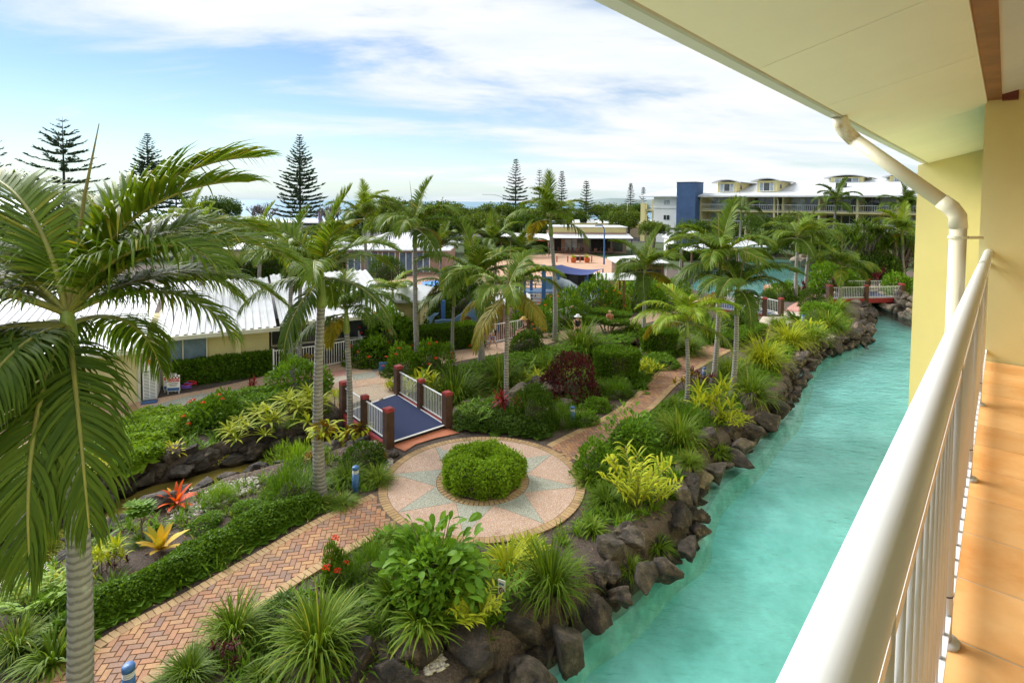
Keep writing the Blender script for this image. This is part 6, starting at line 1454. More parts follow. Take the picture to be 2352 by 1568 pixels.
pl('grass','grass_clump','round grass clump on the point of the channel bank','grass clump',1918,765,100,1.0,G)
pl('lime','dracaena','yellow-green clump among grasses near the pale pebbles','dracaena',1868,770,80,.8)
pl('grass','grass_clump','grass clump at the corner of the pale landing','grass clump',1800,765,80,.9,G)
pl('cycad','cycad','small cycad beside the low blue bollard near the pale landing','cycad',1842,742,75,.8)
pl('shrub','shrub','green shrub on the bank between the cycad and the far bridge','shrub',1900,735,90,.8)
pl('grass','grass_clump','grass clump before the far footbridge abutment','grass clump',1935,725,85,.9,G)
pl('balldk','topiary_ball','dark rounded topiary right of the red path','topiary',1872,708,48,1.7)
pl('balldk','topiary_ball','dark rounded topiary beside the lagoon at the small bridge','topiary',1772,712,40,2.0)
pl('balldk','topiary_ball','small dark topiary at the foot of the small bridge','topiary',1722,742,46,1.0)
pl('shrub','shrub','leafy shrub on the lagoon shore behind the red path','shrub',1815,690,70,1.0)
pl('reds','cordyline','dark red cordyline by the lagoon palms','cordyline',1838,684,50,1.6)
pl('balldk','topiary_ball','topiary lollipop in front of the far footbridge','topiary',1968,690,46,1.4)
# middle island
pl('balldk','topiary_ball','large dark ball shrub behind the plaza ground cover','topiary',1225,985,98,1.75)
pl('finedk','fine_shrub','dark feathery grass right of the large ball shrub','shrub',1290,985,85,1.1)
pl('burg','burgundy_shrub','burgundy-leaved shrub beside the pale cracked boulder','shrub',1312,915,125,1.25)
pl('shrub','shrub','light green shrub right of the blue bollard at the winding path','shrub',1346,978,58,.8)
pl('shrub','shrub','leafy shrub between bollard shrub and the winding path','shrub',1378,945,58,1.0)
pl('finedk','fine_shrub','tall dark feathery clump below the front drum topiary','shrub',1425,915,92,.75)
pl('grass','grass_clump','grass behind the burgundy shrub by the drum topiary','grass clump',1378,905,70,.7,G)
pl('lime','dracaena','yellow croton right of the front drum topiary','croton',1497,868,62,1.3)
pl('lime','dracaena','yellow croton peeping over the front drum topiary','croton',1410,822,80,.8)
pl('shrub','shrub','low green shrub below the rear drum topiary','shrub',1528,845,90,.45)
pl('grass','grass_clump','big grass mound behind the tall pale-trunked palm','grass clump',1340,808,140,1.1,G)
pl('grass','grass_clump','grass mound in front of the tall pale-trunked palm','grass clump',1258,845,120,1.1,G)
pl('shrubdk','shrub','dark rounded shrub in front of the seated man','shrub',1208,812,80,1.1)
pl('grass','grass_clump','grass mound between the slender palm and the stout palm','grass clump',1150,870,130,1.2,G)
pl('lime','dracaena','yellow-green dracaena right of the slender palm by the creek','dracaena',1225,868,100,1.0)
pl('fern','fern','bright fern clump beside the yellow dracaena by the creek','fern',1195,850,90,1.3)
pl('grassdk','grass_clump','large soft grass mass left of the stout palm','grass clump',1040,905,170,1.15,G)
pl('finedk','fine_shrub','feathery dark clump beside the bridge right railing','shrub',1010,905,110,1.0)
pl('lime','dracaena','yellow dracaena by the far-right post of the navy bridge','dracaena',965,900,105,1.2)
pl('lime','dracaena','low yellow dracaena left of the far-right bridge post','dracaena',905,898,55,1.0)
pl('ixora','flowering_bush','red-flowered bush beside the blue garden sign','bush',918,868,80,1.5,fl=(6,'flower'))
pl('ixora','flowering_bush','red-flowered bush right of the tall upright-frond palm','bush',992,862,92,1.4,fl=(9,'flower'))
pl('redcord','cordyline','red cordyline directly behind the plaza ground cover','cordyline',1150,965,70,1.5)
pl('redcord','cordyline','red cordyline beside the slender palm trunk','cordyline',1190,965,62,1.5)
pl('redcord','cordyline','low red cordyline right of the navy bridge','cordyline',1062,925,55,1.0)
pl('gingerdk','fan_plant','fan-leaved clump at the foot of the staghorn palm','plant',1085,985,80,1.2)
pl('grass','grass_clump','grass along the winding path below the rear drum topiary','grass clump',1590,820,90,1.0,G)
pl('grass','grass_clump','grass mound beside the small bridge and winding path','grass clump',1640,790,90,1.2,G)
pl('grass','grass_clump','grass mound behind the rear drum topiary','grass clump',1560,760,100,.8,G)
pl('shrub','shrub','leafy shrub under the bright young palm crown in mid garden','shrub',1600,740,90,1.1)
pl('shrubdk','shrub','dark shrub beside the small bridge railing','shrub',1690,760,70,1.0)
pl('grasslime','grass_clump','yellow grass tuft at the edge of the mid-garden creek','grass clump',1500,800,70,.8,G)
pl('grass','grass_clump','low grass before the flat cloud topiary','grass clump',1460,770,90,.7,G)
# south of the creek, left of plaza
pl('finedk','fine_shrub','dark arching fern-like clump left of the spotted palm base','shrub',645,1165,150,1.0)
pl('fine','fine_shrub','bright fine-leaved shrub spilling over the creek left of the spotted palm','shrub',665,1060,145,1.0)
pl('fine','fine_shrub','lower bright fine-leaved shrub beside the creek stones','shrub',620,1040,90,.7)
pl('croton','croton','rusty red croton behind the spotted palm by the creek','croton',705,1085,65,1.2)
pl('reds','cordyline','purple-red cordyline by the far-left bridge post','cordyline',765,985,50,1.4)
pl('grassdk','grass_clump','dark grass at the foot of the spotted palm','grass clump',790,1120,110,.7,G)
pl('grass','grass_clump','grass tuft beside the blue bollard on the plaza edge','grass clump',862,1120,85,.8,G)
pl('grass','grass_clump','small grass tuft below the blue bollard by the spotted palm','grass clump',780,1170,80,.5,G)
pl('strap','lily_clump','strappy clump on the path edge left of the spotted palm','lily clump',720,1175,90,.6)
pl('croton','croton','bronze croton beside the black stone at the plaza','croton',862,1062,55,.9)
pl('shrubdk','shrub','dark shrub on the creek bank behind the blue bollard','shrub',830,1080,100,.9)
pl('fine','fine_shrub','sparse light shrub among the cream pebbles','shrub',495,1160,80,.9)
pl('shrub','shrub','grey-green leafy plant between pebbles and hedge mat','shrub',560,1185,70,.6)
pl('shrub','shrub','low yellowish shrub right of the yellow bromeliad','shrub',460,1215,70,.6)
pl('lime','croton_bush','yellow-green croton beside the big palm trunk','croton',215,1330,95,1.5)
pl('reds','cordyline','small dark red cordyline in the mulch left of the yellow bromeliad','cordyline',265,1310,48,1.2)
pl('strapdk','lily_clump','dark strappy clump right of the big palm trunk','lily clump',235,1390,110,.9)
pl('grassdk','grass_clump','small grass tuft below the frangipani','grass clump',310,1255,60,.7,G)
pl('fern','fern','bright fern at the left edge above the bottom corner','fern',20,1440,150,.9)
pl('shrub','shrub','leafy shrub left of the big palm trunk','shrub',90,1430,110,.9)
pl('strap','lily_clump','strappy clump filling the bottom-left corner','lily clump',80,1560,170,.9)
pl('strapdk','lily_clump','dark strappy clump left of the big palm trunk near the bottom','lily clump',100,1500,140,.8)
pl('grass','grass_clump','grass at the far left of the bottom-left corner','grass clump',0,1530,150,.9,G)
pl('lime','croton_bush','yellow croton at the creek edge left of the big palm trunk','croton',75,1385,100,.7)
# north bank
pl('grasslime','grass_clump','yellow-green grass mass on the creek bank at the left edge','grass clump',45,1235,150,1.1,G)
pl('grass','grass_clump','taller grass behind the left-edge creek grass','grass clump',70,1150,150,1.1,G)
pl('grass','grass_clump','grass at the extreme left below the promenade','grass clump',0,1120,130,1.0,G)
pl('limebr','bromeliad_bed','yellow strappy plants behind the hanging fronds on the creek bank','plant',235,1090,110,.7)
pl('ixora','flowering_bush','red-flowered bush on the creek bank below the promenade','bush',470,985,120,1.1,fl=(8,'flower'))
pl('yelgrn','spider_plant','yellow-green spider plants on the creek bank, right-hand clump','plant',640,985,170,.7)
pl('yelgrn','spider_plant','yellow-green spider plants on the creek bank, left-hand clump','plant',560,1010,130,.7)
pl('yelgrn','spider_plant','yellow-green spider plants near the slim palm base','plant',690,950,110,.8)
pl('shrub','shrub','green bush around the slim palm base by the promenade','shrub',672,915,130,1.1)
pl('lime','dracaena','yellow-green clump at the far-left bridge post','dracaena',765,945,70,1.1)
pl('limebr','bromeliad_bed','yellow plants in front of the red-flowered creek bush','plant',510,1030,60,.5)
pl('redcord','cordyline','thin red cordyline standing on the promenade edge','cordyline',575,905,38,1.6)
pl('grasslime','fan_palm','small yellow fan palm at the end of the unit hedge','palm',437,875,85,1.2)
pl('croton','croton','rusty croton growing above the unit hedge','croton',520,815,110,1.2)
pl('gingerdk','fan_palm','leafy palm clump against the olive unit wall','palm',470,825,120,2.0)
pl('croton','staghorn_fern','yellow-brown staghorn fern at the white fence palm','fern',705,868,55,1.3,dz=.3)
# behind
pl('ixora','flowering_bush','orange-flowered bush left of the tall blue slide posts fence','bush',1225,772,95,1.4,fl=(9,'flower_o'))
pl('ixora','flowering_bush','orange-flowered bush behind the tall pale-trunked palm','bush',1300,752,105,1.3,fl=(9,'flower_o'))
pl('ixora','flowering_bush','orange-flowered bush behind the flat cloud topiary','bush',1375,735,115,1.4,fl=(12,'flower_o'))
pl('ixora','flowering_bush','small orange-flowered bush beside the tube slide','bush',1270,722,60,1.3,fl=(6,'flower_o'))
pl('shrubbr','shrub','yellow-green bush below the white slatted pergola','shrub',1420,722,75,1.4)
pl('shrub','shrub','green bush with rusty tips right of the white pergola','shrub',1480,715,100,1.2,fl=(4,'flower_o'))
pl('shrub','shrub','dark bush at the far edge of the promenade by pavilion','shrub',1545,708,110,1.1)
pl('lime','dracaena','yellow shrub in front of the barbecue pavilion','shrub',1422,680,50,1.6)
pl('ixora','flowering_bush','red-flowered bush mass left of the long playground hedge','bush',880,828,130,1.6,fl=(8,'flower'))
pl('ixora','flowering_bush','red-flowered bush nearest the white fence end post','bush',845,845,100,1.3,fl=(5,'flower'))
pl('ixora','flowering_bush','small red-flowered bush between hedge end and boy','bush',1092,800,42,1.3,fl=(5,'flower'))
pl('shrubdk','shrub','dark bush at the foot of the pool kiosk','shrub',920,790,110,1.3)
pl('shrubdk','shrub','dark bush behind the playground by the black fence, nearer the kiosk','shrub',985,735,100,1.3)
pl('shrubdk','shrub','dark bush behind the boat-shaped play panel','shrub',1070,725,110,1.2)
pl('balldk','topiary_ball','round clipped tree in front of the reception hall','topiary',882,655,75,1.3,dz=.5)
pl('shrub','shrub','dark green planting on the lagoon right shore','shrub',1935,675,110,1.2)
pl('reds','cordyline','dark red cordyline at the far bridge right end','cordyline',2040,668,70,1.6)
pl('reds','cordyline','dark red cordyline mass by the cream wall edge','cordyline',2088,660,60,2.4)
pl('shrub','shrub','green shrubs at the far bridge right abutment','shrub',2090,690,80,1.4)
pl('shrubdk','shrub','dark shrubs behind the far footbridge','shrub',1990,640,120,1.4)
pl('shrubdk','shrub','dark shrubs on the far lagoon shore','shrub',1900,600,100,1.2)
# ---------------------------------------------------------------- clipped hedges, mats, big-leaved shrubs
def boxleaves(n, d, leaf, seed, top=1.3):
    """points, directions on the surface of a box of half-size d (z from 0)"""
    r=np.random.default_rng(seed); ax=np.array([2*d[1]*d[2],2*d[0]*d[2],d[0]*d[1]*2*top]); ax=ax/ax.sum(); k=r.choice(3,n,p=ax)
    P=r.uniform(-1,1,(n,3)); P[:,2]=r.uniform(0,1,n); s=np.where(r.uniform(size=n)<.5,-1,1.); Nn=np.zeros((n,3))
    for a in (0,1): m=k==a; P[m,a]=s[m]; Nn[m,a]=s[m]
    m=k==2; P[m,2]=1; Nn[m,2]=1
    P=P*np.array([d[0],d[1],d[2]])+Nn*r.normal(0,.035,(n,1))-Nn*.03; return P,Nn,r
def hedge(name,label,cat,c,d,rz,mat,n,leaf=(.07,.11),shape='box'):
    n=int(n*1.9)
    if shape=='box': P,Nn,r=boxleaves(n,d,leaf,len(label))
    elif shape=='drum':
        r=np.random.default_rng(len(label)); P=np.zeros((n,3)); Nn=np.zeros((n,3)); a=r.uniform(0,6.283,n); m=r.uniform(size=n)<.30
        q=np.where(m,np.sqrt(r.uniform(0,1,n)),1.0); P[:,0]=q*np.cos(a)*d[0]; P[:,1]=q*np.sin(a)*d[1]; P[:,2]=np.where(m,1,r.uniform(0,1,n))*d[2]
        taper=np.where(m,1,.86+.14*P[:,2]/d[2]); P[:,:2]*=taper[:,None]
        Nn[m,2]=1; Nn[~m,0]=np.cos(a[~m]); Nn[~m,1]=np.sin(a[~m]); P+=Nn*r.normal(-.02,.035,(n,1))
    elif shape=='ring':
        r=np.random.default_rng(len(label)); a=r.uniform(0,6.283,n); b=r.uniform(-.6,3.7,n); R0,rr=d[0]*.62,d[0]*.40
        bul=1+.06*np.sin(a*5+1)+.05*np.sin(a*11)
        P=np.stack([(R0+rr*np.cos(b)*1.0)*np.cos(a)*bul,(R0+rr*np.cos(b))*np.sin(a)*bul,np.maximum(.02,d[2]*.62+d[2]*.42*np.sin(b)*bul)],1)
        low=r.uniform(size=n)<.35; P[low,2]=r.uniform(.02,d[2]*.75,low.sum()); q=R0+rr*.98; P[low,0]=q*np.cos(a[low])*bul[low]; P[low,1]=q*np.sin(a[low])*bul[low]
        Nn=np.stack([np.cos(b)*np.cos(a),np.cos(b)*np.sin(a),np.sin(b)],1); Nn[low]=np.stack([np.cos(a[low]),np.sin(a[low]),0*a[low]],1); P+=Nn*r.normal(-.02,.045,(n,1))
    D=unit(Nn*.75+r.normal(0,.6,(n,3))+np.array([0,0,.25])); Nl=unit(Nn+r.normal(0,.5,(n,3))); ln=r.uniform(*leaf,n)
    v,f=leaves(P,D,Nl,ln,ln*.55); parts=[(v,f,0)]
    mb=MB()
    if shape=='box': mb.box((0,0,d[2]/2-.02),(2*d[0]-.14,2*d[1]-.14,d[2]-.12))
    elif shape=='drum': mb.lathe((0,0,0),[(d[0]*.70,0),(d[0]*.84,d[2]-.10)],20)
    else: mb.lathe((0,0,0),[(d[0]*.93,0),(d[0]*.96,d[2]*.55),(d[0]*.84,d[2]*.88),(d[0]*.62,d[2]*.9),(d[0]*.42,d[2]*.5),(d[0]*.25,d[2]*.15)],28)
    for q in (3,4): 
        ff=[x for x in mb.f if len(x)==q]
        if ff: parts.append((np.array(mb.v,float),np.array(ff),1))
    big=[x for x in mb.f if len(x)>4]
    o=bpy.data.objects.new(name,npmesh(name,parts,[mat,'hedgewood'])); C.link(o); o.location=c; o.rotation_euler=(0,0,rz); tag(o,label,cat); return o
hedge('planter_hedge','ring-shaped bright clipped hedge in the centre of the star plaza','hedge',(PC.x,PC.y,.03),(RO-.25,RO-.25,.64),0,'l_bright',11000,(.055,.09),'ring')
def drum(label,u,v,wpx,h,mat='l_green',n=4500,fy=.8):
    b=W(u,v); r=wpx*b.y/F/2; return hedge('topiary_drum',label,'topiary',(b.x,b.y+r*fy,gz(b.x,b.y+r)),(r,r*fy,h),0,mat,n,(.08,.13),'drum')
drum('flat-topped drum topiary, the nearer one beside the yellow crotons',1423,885,106,1.25)
drum('flat-topped drum topiary, the farther one near the winding path',1521,815,86,1.05)
def hedgepx(label,a,b,depth,h,mat='l_green',n=4000,name='hedge',leaf=(.07,.11)):
    A,B_=W(*a),W(*b); dd=B_-A; m=(A+B_)/2; ang=math.atan2(dd.y,dd.x); nr=Vector((-math.sin(ang),math.cos(ang),0))*depth/2
    return hedge(name,label,'hedge',(m.x+nr.x,m.y+nr.y,gz(m.x,m.y)),(dd.length/2,depth/2,h),ang,mat,n,leaf)
hedgepx('long square-clipped hedge in front of the playground',(958,812),(1100,795),1.0,1.15,'l_green',7000)
hedgepx('clipped hedge block beside the winding path above the channel',(1690,805),(1762,768),.9,.6,'l_green',3000)
hedgepx('leafy dark hedge along the olive unit wall',(402,890),(622,860),1.3,.95,'l_green',7500,leaf=(.09,.16))
hedgepx('square hedge at the end of the small bridge railing',(1690,765),(1725,752),.7,.5,'l_green',1500)
hedgepx('dark hedge behind the playground along the pool fence, kiosk side',(940,712),(1010,708),.9,1.0,'l_dark',2500)
hedgepx('dark hedge behind the playground along the pool fence, court side',(1030,708),(1110,700),.9,1.1,'l_dark',2500)
# cloud topiary: flat pads on short stems
b=W(1402,772); t=thing('cloud_topiary','flat-padded cloud topiary behind the grass mound with the white-hatted woman','topiary',(b.x,b.y+1,0))
for i,(dx,dy,z,r) in enumerate(((-.55,-.1,.62,.72),(.35,-.45,.55,.8),(.75,.5,.75,.75),(-.2,.6,.9,.7))):
    o=hedge('foliage_pad','x'*(20+i),'',(dx,dy,z),(r,r*.8,.28),0,'l_green',1300,(.05,.09),'drum'); o.parent=t
    for k in ('label','category'):
        if k in o: del o[k]
    MB().tube([(b.x+dx*.4,b.y+1+dy*.4,0),(b.x+dx,b.y+1+dy,z+.05)],[.05,.03],6).build('stem','twig',t)
def mat_cover(label,px,n,h,mat,leaf=(.05,.09),name='ground_cover',bump=.35):
    """low leafy mat over a ground outline"""
    P=[W(u,v) for u,v in px]; poly=[(p.x,p.y) for p in P]; r=np.random.default_rng(len(label)*3+n); x0,x1=min(p[0] for p in poly),max(p[0] for p in poly); y0,y1=min(p[1] for p in poly),max(p[1] for p in poly)
    xy=r.uniform([x0,y0],[x1,y1],(n*4,2)); xy=xy[inpoly(xy[:,0],xy[:,1],poly)][:n]; n=len(xy); ed=np.clip(distline(xy[:,0],xy[:,1],poly)/.28,0,1)
    wob=.5+.5*np.sin(xy[:,0]*4.1+1.3*np.sin(xy[:,1]*3.3))*np.sin(xy[:,1]*4.7+1.1*np.sin(xy[:,0]*2.9))
    z=h*(.25+.75*np.sqrt(ed))*(1-bump*.6+bump*wob); dpt=r.uniform(0,1,n)**2*.5; P3=np.concatenate([xy,(z*(1-dpt))[:,None]],1)
    D=unit(np.stack([r.normal(0,1,n),r.normal(0,1,n),r.uniform(-.1,.9,n)],1)); Nn=unit(np.array([0,0,1.])+r.normal(0,.45,(n,3))); ln=r.uniform(*leaf,n); v,f=leaves(P3,D,Nn,ln,ln*.6)
    c=P3.mean(0); c[2]=0; parts=[(v-c,f,0)]
    # inner leafy bulk
    m=max(6,int(math.sqrt(n)/5)); g=r.permutation(n)[:max(60,n//14)]; bp=P3[g]; bl=np.stack([r.normal(0,1,len(g)),r.normal(0,1,len(g)),r.normal(0,.15,len(g))],1); bv,bf=leaves(bp*[1,1,.45]-unit(bl)*.16,unit(bl),np.tile([0,0,1.],(len(g),1)),.42,.40,.0); parts.append((bv-c,bf,0))
    zz=np.array([gz(c[0],c[1])])[0]; o=bpy.data.objects.new(name,npmesh(name,parts,[mat])); C.link(o); o.location=(c[0],c[1],max(zz,-.05)); tag(o,label,'ground cover'); return o
mat_cover('long dark green ground-cover mat along the upper edge of the near brick path',[(735,1150),(610,1178),(500,1240),(420,1275),(330,1335),(250,1372),(185,1405),(130,1450),(90,1500),(168,1484),(270,1420),(366,1371),(468,1316),(588,1250),(725,1177)],15000,.42,'l_green')
mat_cover('dark green ground-cover mat at the back rim of the plaza below the ball shrub',[(1036,965),(1060,945),(1150,950),(1240,960),(1285,975),(1255,1008),(1200,1003),(1130,998),(1060,993)],5200,.40,'l_dark',(.06,.10))
mat_cover('bright green ground-cover mat on the creek bank at the left',[(120,1075),(220,1000),(330,960),(420,945),(450,975),(400,1010),(340,1050),(240,1085),(150,1110)],7000,.45,'l_bright',(.07,.13))
mat_cover('green ground-cover mat on the creek bank between red bush and spider plants',[(420,950),(560,915),(640,900),(660,925),(600,960),(520,985),(430,985)],6000,.5,'l_mid',(.07,.13))
mat_cover('mounded bright ground cover spilling over the creek stones left of the yellow bromeliad',[(230,1060),(330,1020),(390,1010),(375,1055),(320,1080),(260,1095)],3500,.5,'l_bright',(.07,.14))
mat_cover('dark ground cover below the winding path under the drum topiaries',[(1480,905),(1500,855),(1560,815),(1600,800),(1590,790),(1500,825),(1440,880)],3000,.3,'l_green',(.07,.12))
mat_cover('low green planting between creek and promenade in the mid garden',[(1040,850),(1110,830),(1240,808),(1340,790),(1420,775),(1500,750),(1500,770),(1400,800),(1280,825),(1150,850),(1060,880)],5000,.35,'l_mid',(.08,.15))
mat_cover('green planting strip right of the small bridge down to the winding path',[(1640,770),(1700,750),(1740,735),(1730,745),(1660,780),(1600,805),(1560,815)],2500,.3,'l_green',(.08,.14))
mat_cover('green planting on the channel bank behind the fountain grasses',[(1690,880),(1720,830),(1790,770),(1840,745),(1880,735),(1870,770),(1800,830),(1750,890)],3500,.3,'l_mid',(.08,.15))
mat_cover('low green planting on the bank right of the plaza below the winding path',[(1345,1070),(1400,1020),(1480,960),(1560,905),(1640,900),(1600,980),(1520,1060),(1440,1120),(1370,1150)],4500,.25,'l_green',(.07,.13))
def bigleaf(label,u,v,wpx,h,n,ll,seed,mat='l_big'):
    """broad-leaved shrub: stems with every leaf its own part"""
    b=W(u,v); r=wpx*b.y/F/2; c=Vector((b.x,b.y+r*.5,0)); t=thing('broad_leaved_shrub',label,'shrub',c); rr=np.random.default_rng(seed)
    vs=[];lm=[]
    for k in range(4):
        m=MB(); w=.40+.05*k; rows=[(0,.03,0),(.2,w*.5,.02),(.48,w*.9,.045),(.75,w,.02),(.93,w*.55,-.03),(1,.04,-.06)]; q=[]
        for x,ww,z in rows: q+=[(x,-ww/2,z+ww*.14),(x,0,z),(x,ww/2,z+ww*.14)]
        f=[]
        for i in range(len(rows)-1): f+=[(3*i,3*i+1,3*i+4,3*i+3),(3*i+1,3*i+2,3*i+5,3*i+4)]
        m.add(q,f); lm.append(m.mesh('leaf',mat,smooth=True))
    d,rad=lumpy(rr,n,11,.3,-.05); k=0; stems=MB()
    for i in range(len(d)):
        p=np.array([d[i][0]*r*rad[i],d[i][1]*r*rad[i],.12+(h*.95)*max(0,d[i][2])*rad[i]])*rr.uniform(.72,1.0); az=math.atan2(d[i][1],d[i][0])+rr.normal(0,.7); e=rr.uniform(-.35,.9) if d[i][2]<.7 else rr.uniform(.1,1.3)
        inst('leaf',lm[i%4],t,p,(rr.normal(0,.35),-e,az),ll*rr.uniform(.7,1.25))
        if i%9==0: stems.tube([(c.x,c.y,0),(c.x+p[0]*.5,c.y+p[1]*.5,p[2]*.6),(c.x+p[0],c.y+p[1],p[2])],[.022,.014,.007],5)
    stems.build('stem','twig',t)
    cv,cf=core(.60,seed); o=bpy.data.objects.new('inner_foliage',npmesh('inner_foliage',[(cv*[r,r,h],cf,0)],['hedgewood'])); C.link(o); o.parent=t  # solid dark core: inner twigs with leaf shade put into the colour
    rr2=np.random.default_rng(seed+5); d,rad=lumpy(rr2,2100,11,.3,-.05); P=d*(rad*rr2.uniform(.55,.85,len(d)))[:,None]*[r,r,h]; P[:,2]=np.maximum(P[:,2],.03); v,f=leaves(P,unit(d+rr2.normal(0,.6,d.shape)),unit(np.array([0,0,1.])+rr2.normal(0,.4,d.shape)),ll*.9,ll*.36,.15)
    o=bpy.data.objects.new('inner_leaves',npmesh('inner_leaves',[(v,f,0)],[mat])); C.link(o); o.parent=t; o['kind']='stuff'
    return t
bigleaf('large glossy broad-leaved shrub in the foreground beside the boulders',985,1440,285,1.75,290,.235,4)
bigleaf('broad-leaved green bush right of the plaza beside the winding path',1452,1045,150,1.15,220,.17,9)
# bromeliads with every leaf a part
def bromeliad(label,u,v,n,ll,w,mat,el=(.15,1.3),seed=1,droop=.5):
    b=W(u,v); c=Vector((b.x,b.y,gz(b.x,b.y)+.03)); t=thing('bromeliad',label,'bromeliad',c); rr=np.random.default_rng(seed); P=np.zeros((1,3))
    for k in range(n):
        L_=ll*rr.uniform(.8,1.1); v_,f=straps(P,np.array([0.]),np.array([el[0]+(el[1]-el[0])*k/n]),np.array([L_]),np.array([w]),np.array([droop*rr.uniform(.7,1.3)]),6,[.75,.95,1,1,.9,.62,.06])
        o=bpy.data.objects.new('leaf',npmesh('leaf',[(v_,f,0)],[mat],True)); C.link(o); o.parent=t; o.rotation_euler=(0,0,k*2.4+rr.normal(0,.15)); o.location=(0,0,.02*k/n)
    return t
bromeliad('bright orange-red bromeliad among cream pebbles beside the creek',405,1158,20,.55,.085,'l_orange',seed=2)
bromeliad('golden yellow bromeliad above the long ground-cover mat',368,1262,15,.56,.14,'l_yellow',(.35,1.35),5,.35)
bromeliad('lemon-yellow bromeliad above the creek stone bank',400,1040,26,.46,.06,'l_ylime',(.1,1.3),7,.6)
# staghorn ferns on trunks
def staghorn(label,u,v,y,r,seed):
    q=WD(u,v,y); t=thing('staghorn_fern',label,'fern',q); rr=np.random.default_rng(seed); n=34; d=unit(rr.normal(size=(n,3))); P=d*r*.35
    az=np.arctan2(d[:,1],d[:,0]); vv,f=straps(P,az,rr.uniform(-.4,.8,n),rr.uniform(.6,1.1,n)*r,np.full(n,r*.16),rr.uniform(.8,2.2,n),5,[.4,.5,.8,1,.9,.3]); o=bpy.data.objects.new('foliage',npmesh('foliage',[(vv,f,0)],['l_lime'])); C.link(o); o.parent=t
    n=20; d=unit(rr.normal(size=(n,3))); vv,f=leaves(d*r*.25,d,unit(d+rr.normal(0,.5,(n,3))),r*.5,r*.5,.2); o=bpy.data.objects.new('shield_leaves',npmesh('shield_leaves',[(vv,f,0)],['l_croton'])); C.link(o); o.parent=t
staghorn('staghorn fern growing around the stout palm trunk right of the bridge',1105,872,W(1106,838).y-.25,.62,1)
staghorn('staghorn fern on the spotted palm trunk above its base',742,985,W(735,1138).y-.15,.42,2)
staghorn('staghorn fern clump on the short palm trunk left of the bridge',803,1000,W(803,982).y-.2,.5,3)
staghorn('second staghorn fern lower on the short palm at the bridge left',830,985,W(803,982).y-.3,.4,4)
# frangipani: bare grey branches with tip leaves
b=W(330,1240); t=thing('frangipani','small frangipani with bare grey branches beside the creek','tree',(b.x,b.y,0)); br=MB(); tips=[]
def grow(p,d,L_,r_,k):
    q=p+d*L_; br.tube([p,q],[r_,r_*.75],6)
    if k==0: tips.append(q); return
    for s in range(2 if k!=2 else 3): grow(q,(d+Vector((random.uniform(-.8,.8),random.uniform(-.8,.8),random.uniform(-.05,.5)))).normalized(),L_*.78,r_*.72,k-1)
grow(Vector((b.x,b.y,0)),Vector((-.15,0,1)).normalized(),.32,.03,3); br.build('branch','twig',t)
pp=[]; 
for q in tips:
    n=9; az=np.arange(n)*.7+random.random(); v,f=straps(np.tile(np.array(q),(n,1)),az,np.full(n,.5),np.full(n,.2),np.full(n,.06),np.full(n,.6),3,[.3,1,.9,.05]); pp.append((v-np.array([b.x,b.y,0]),f,0))
o=bpy.data.objects.new('foliage',npmesh('foliage',pp,['l_mid'])); C.link(o); o.parent=t

# undergrowth: low tufts nobody could count, between the named plants
zones=[[(445,1500),(625,1385),(880,1236),(1000,1262),(1230,1258),(1345,1135),(1405,1055),(1560,905),(1700,830),(1790,770),(1880,740),(1960,735),(1990,770),(1850,830),(1800,930),(1650,1050),(1560,1200),(1440,1330),(1250,1480),(1000,1600),(400,1600)],
 [(1036,985),(1060,920),(1250,870),(1500,790),(1640,760),(1735,741),(1550,822),(1440,914),(1320,982),(1250,1008),(1100,992)],[(0,1350),(333,1160),(587,1075),(800,1020),(880,1040),(850,1120),(730,1180),(380,1380),(85,1560),(-100,1660),(-100,1440)],
 [(-100,1070),(240,985),(560,920),(700,895),(780,955),(770,990),(600,1030),(350,1090),(-60,1310)],[(930,872),(1130,822),(1330,780),(1500,748),(1640,722),(1640,735),(1400,800),(1180,855),(960,915)]]
pw=[[(p.x,p.y) for p in (W(u,v) for u,v in z)] for z in zones]; parts=[[],[]]; rr=np.random.default_rng(77)
for poly,dens in zip(pw,(20,19,12,18,16)):
    x0,x1=min(p[0] for p in poly),max(p[0] for p in poly); y0,y1=min(p[1] for p in poly),max(p[1] for p in poly); n=int((x1-x0)*(y1-y0)*dens); xy=rr.uniform([x0,y0],[x1,y1],(n,2)); X,Y=xy[:,0],xy[:,1]
    nz=np.sin(X*1.3+2*np.sin(Y*.7))*np.sin(Y*1.1+1.7*np.sin(X*.6)); ok=inpoly(X,Y,poly)&(nz>-.55)&(np.hypot(X-PC.x,Y-PC.y)>PR+.15)&(~inpoly(X,Y,pool))&(distline(X,Y,pool)>.75)&(~inpoly(X,Y,creek))&(distline(X,Y,creek)>.4)
    for pth in (e1L,e1R,e2L,e2R): ok&=distline(X,Y,[(q.x,q.y) for q in pth],False)>.12
    for a,b in ((e1L,e1R),(e2L,e2R)): ok&=~inpoly(X,Y,[(q.x,q.y) for q in a]+[(q.x,q.y) for q in reversed(b)])
    xy=xy[ok]; gg=gzv(xy)
    for (x,y),zg in zip(xy,gg):
        k=rr.integers(0,2); m=rr.integers(9,18); s=rr.uniform(.16,.42); az=rr.uniform(0,6.283,m); P0=np.tile([x,y,zg],(m,1))+rr.normal(0,.05,(m,3))*[1,1,0]
        v,f=straps(P0,az,rr.uniform(.2,1.4,m),rr.uniform(.6,1.1,m)*s,rr.uniform(.012,.035,m)*(1.6 if k else 1),rr.uniform(.4,1.7,m),3,[.6,1,.8,.05]); parts[k].append((v,f,0))
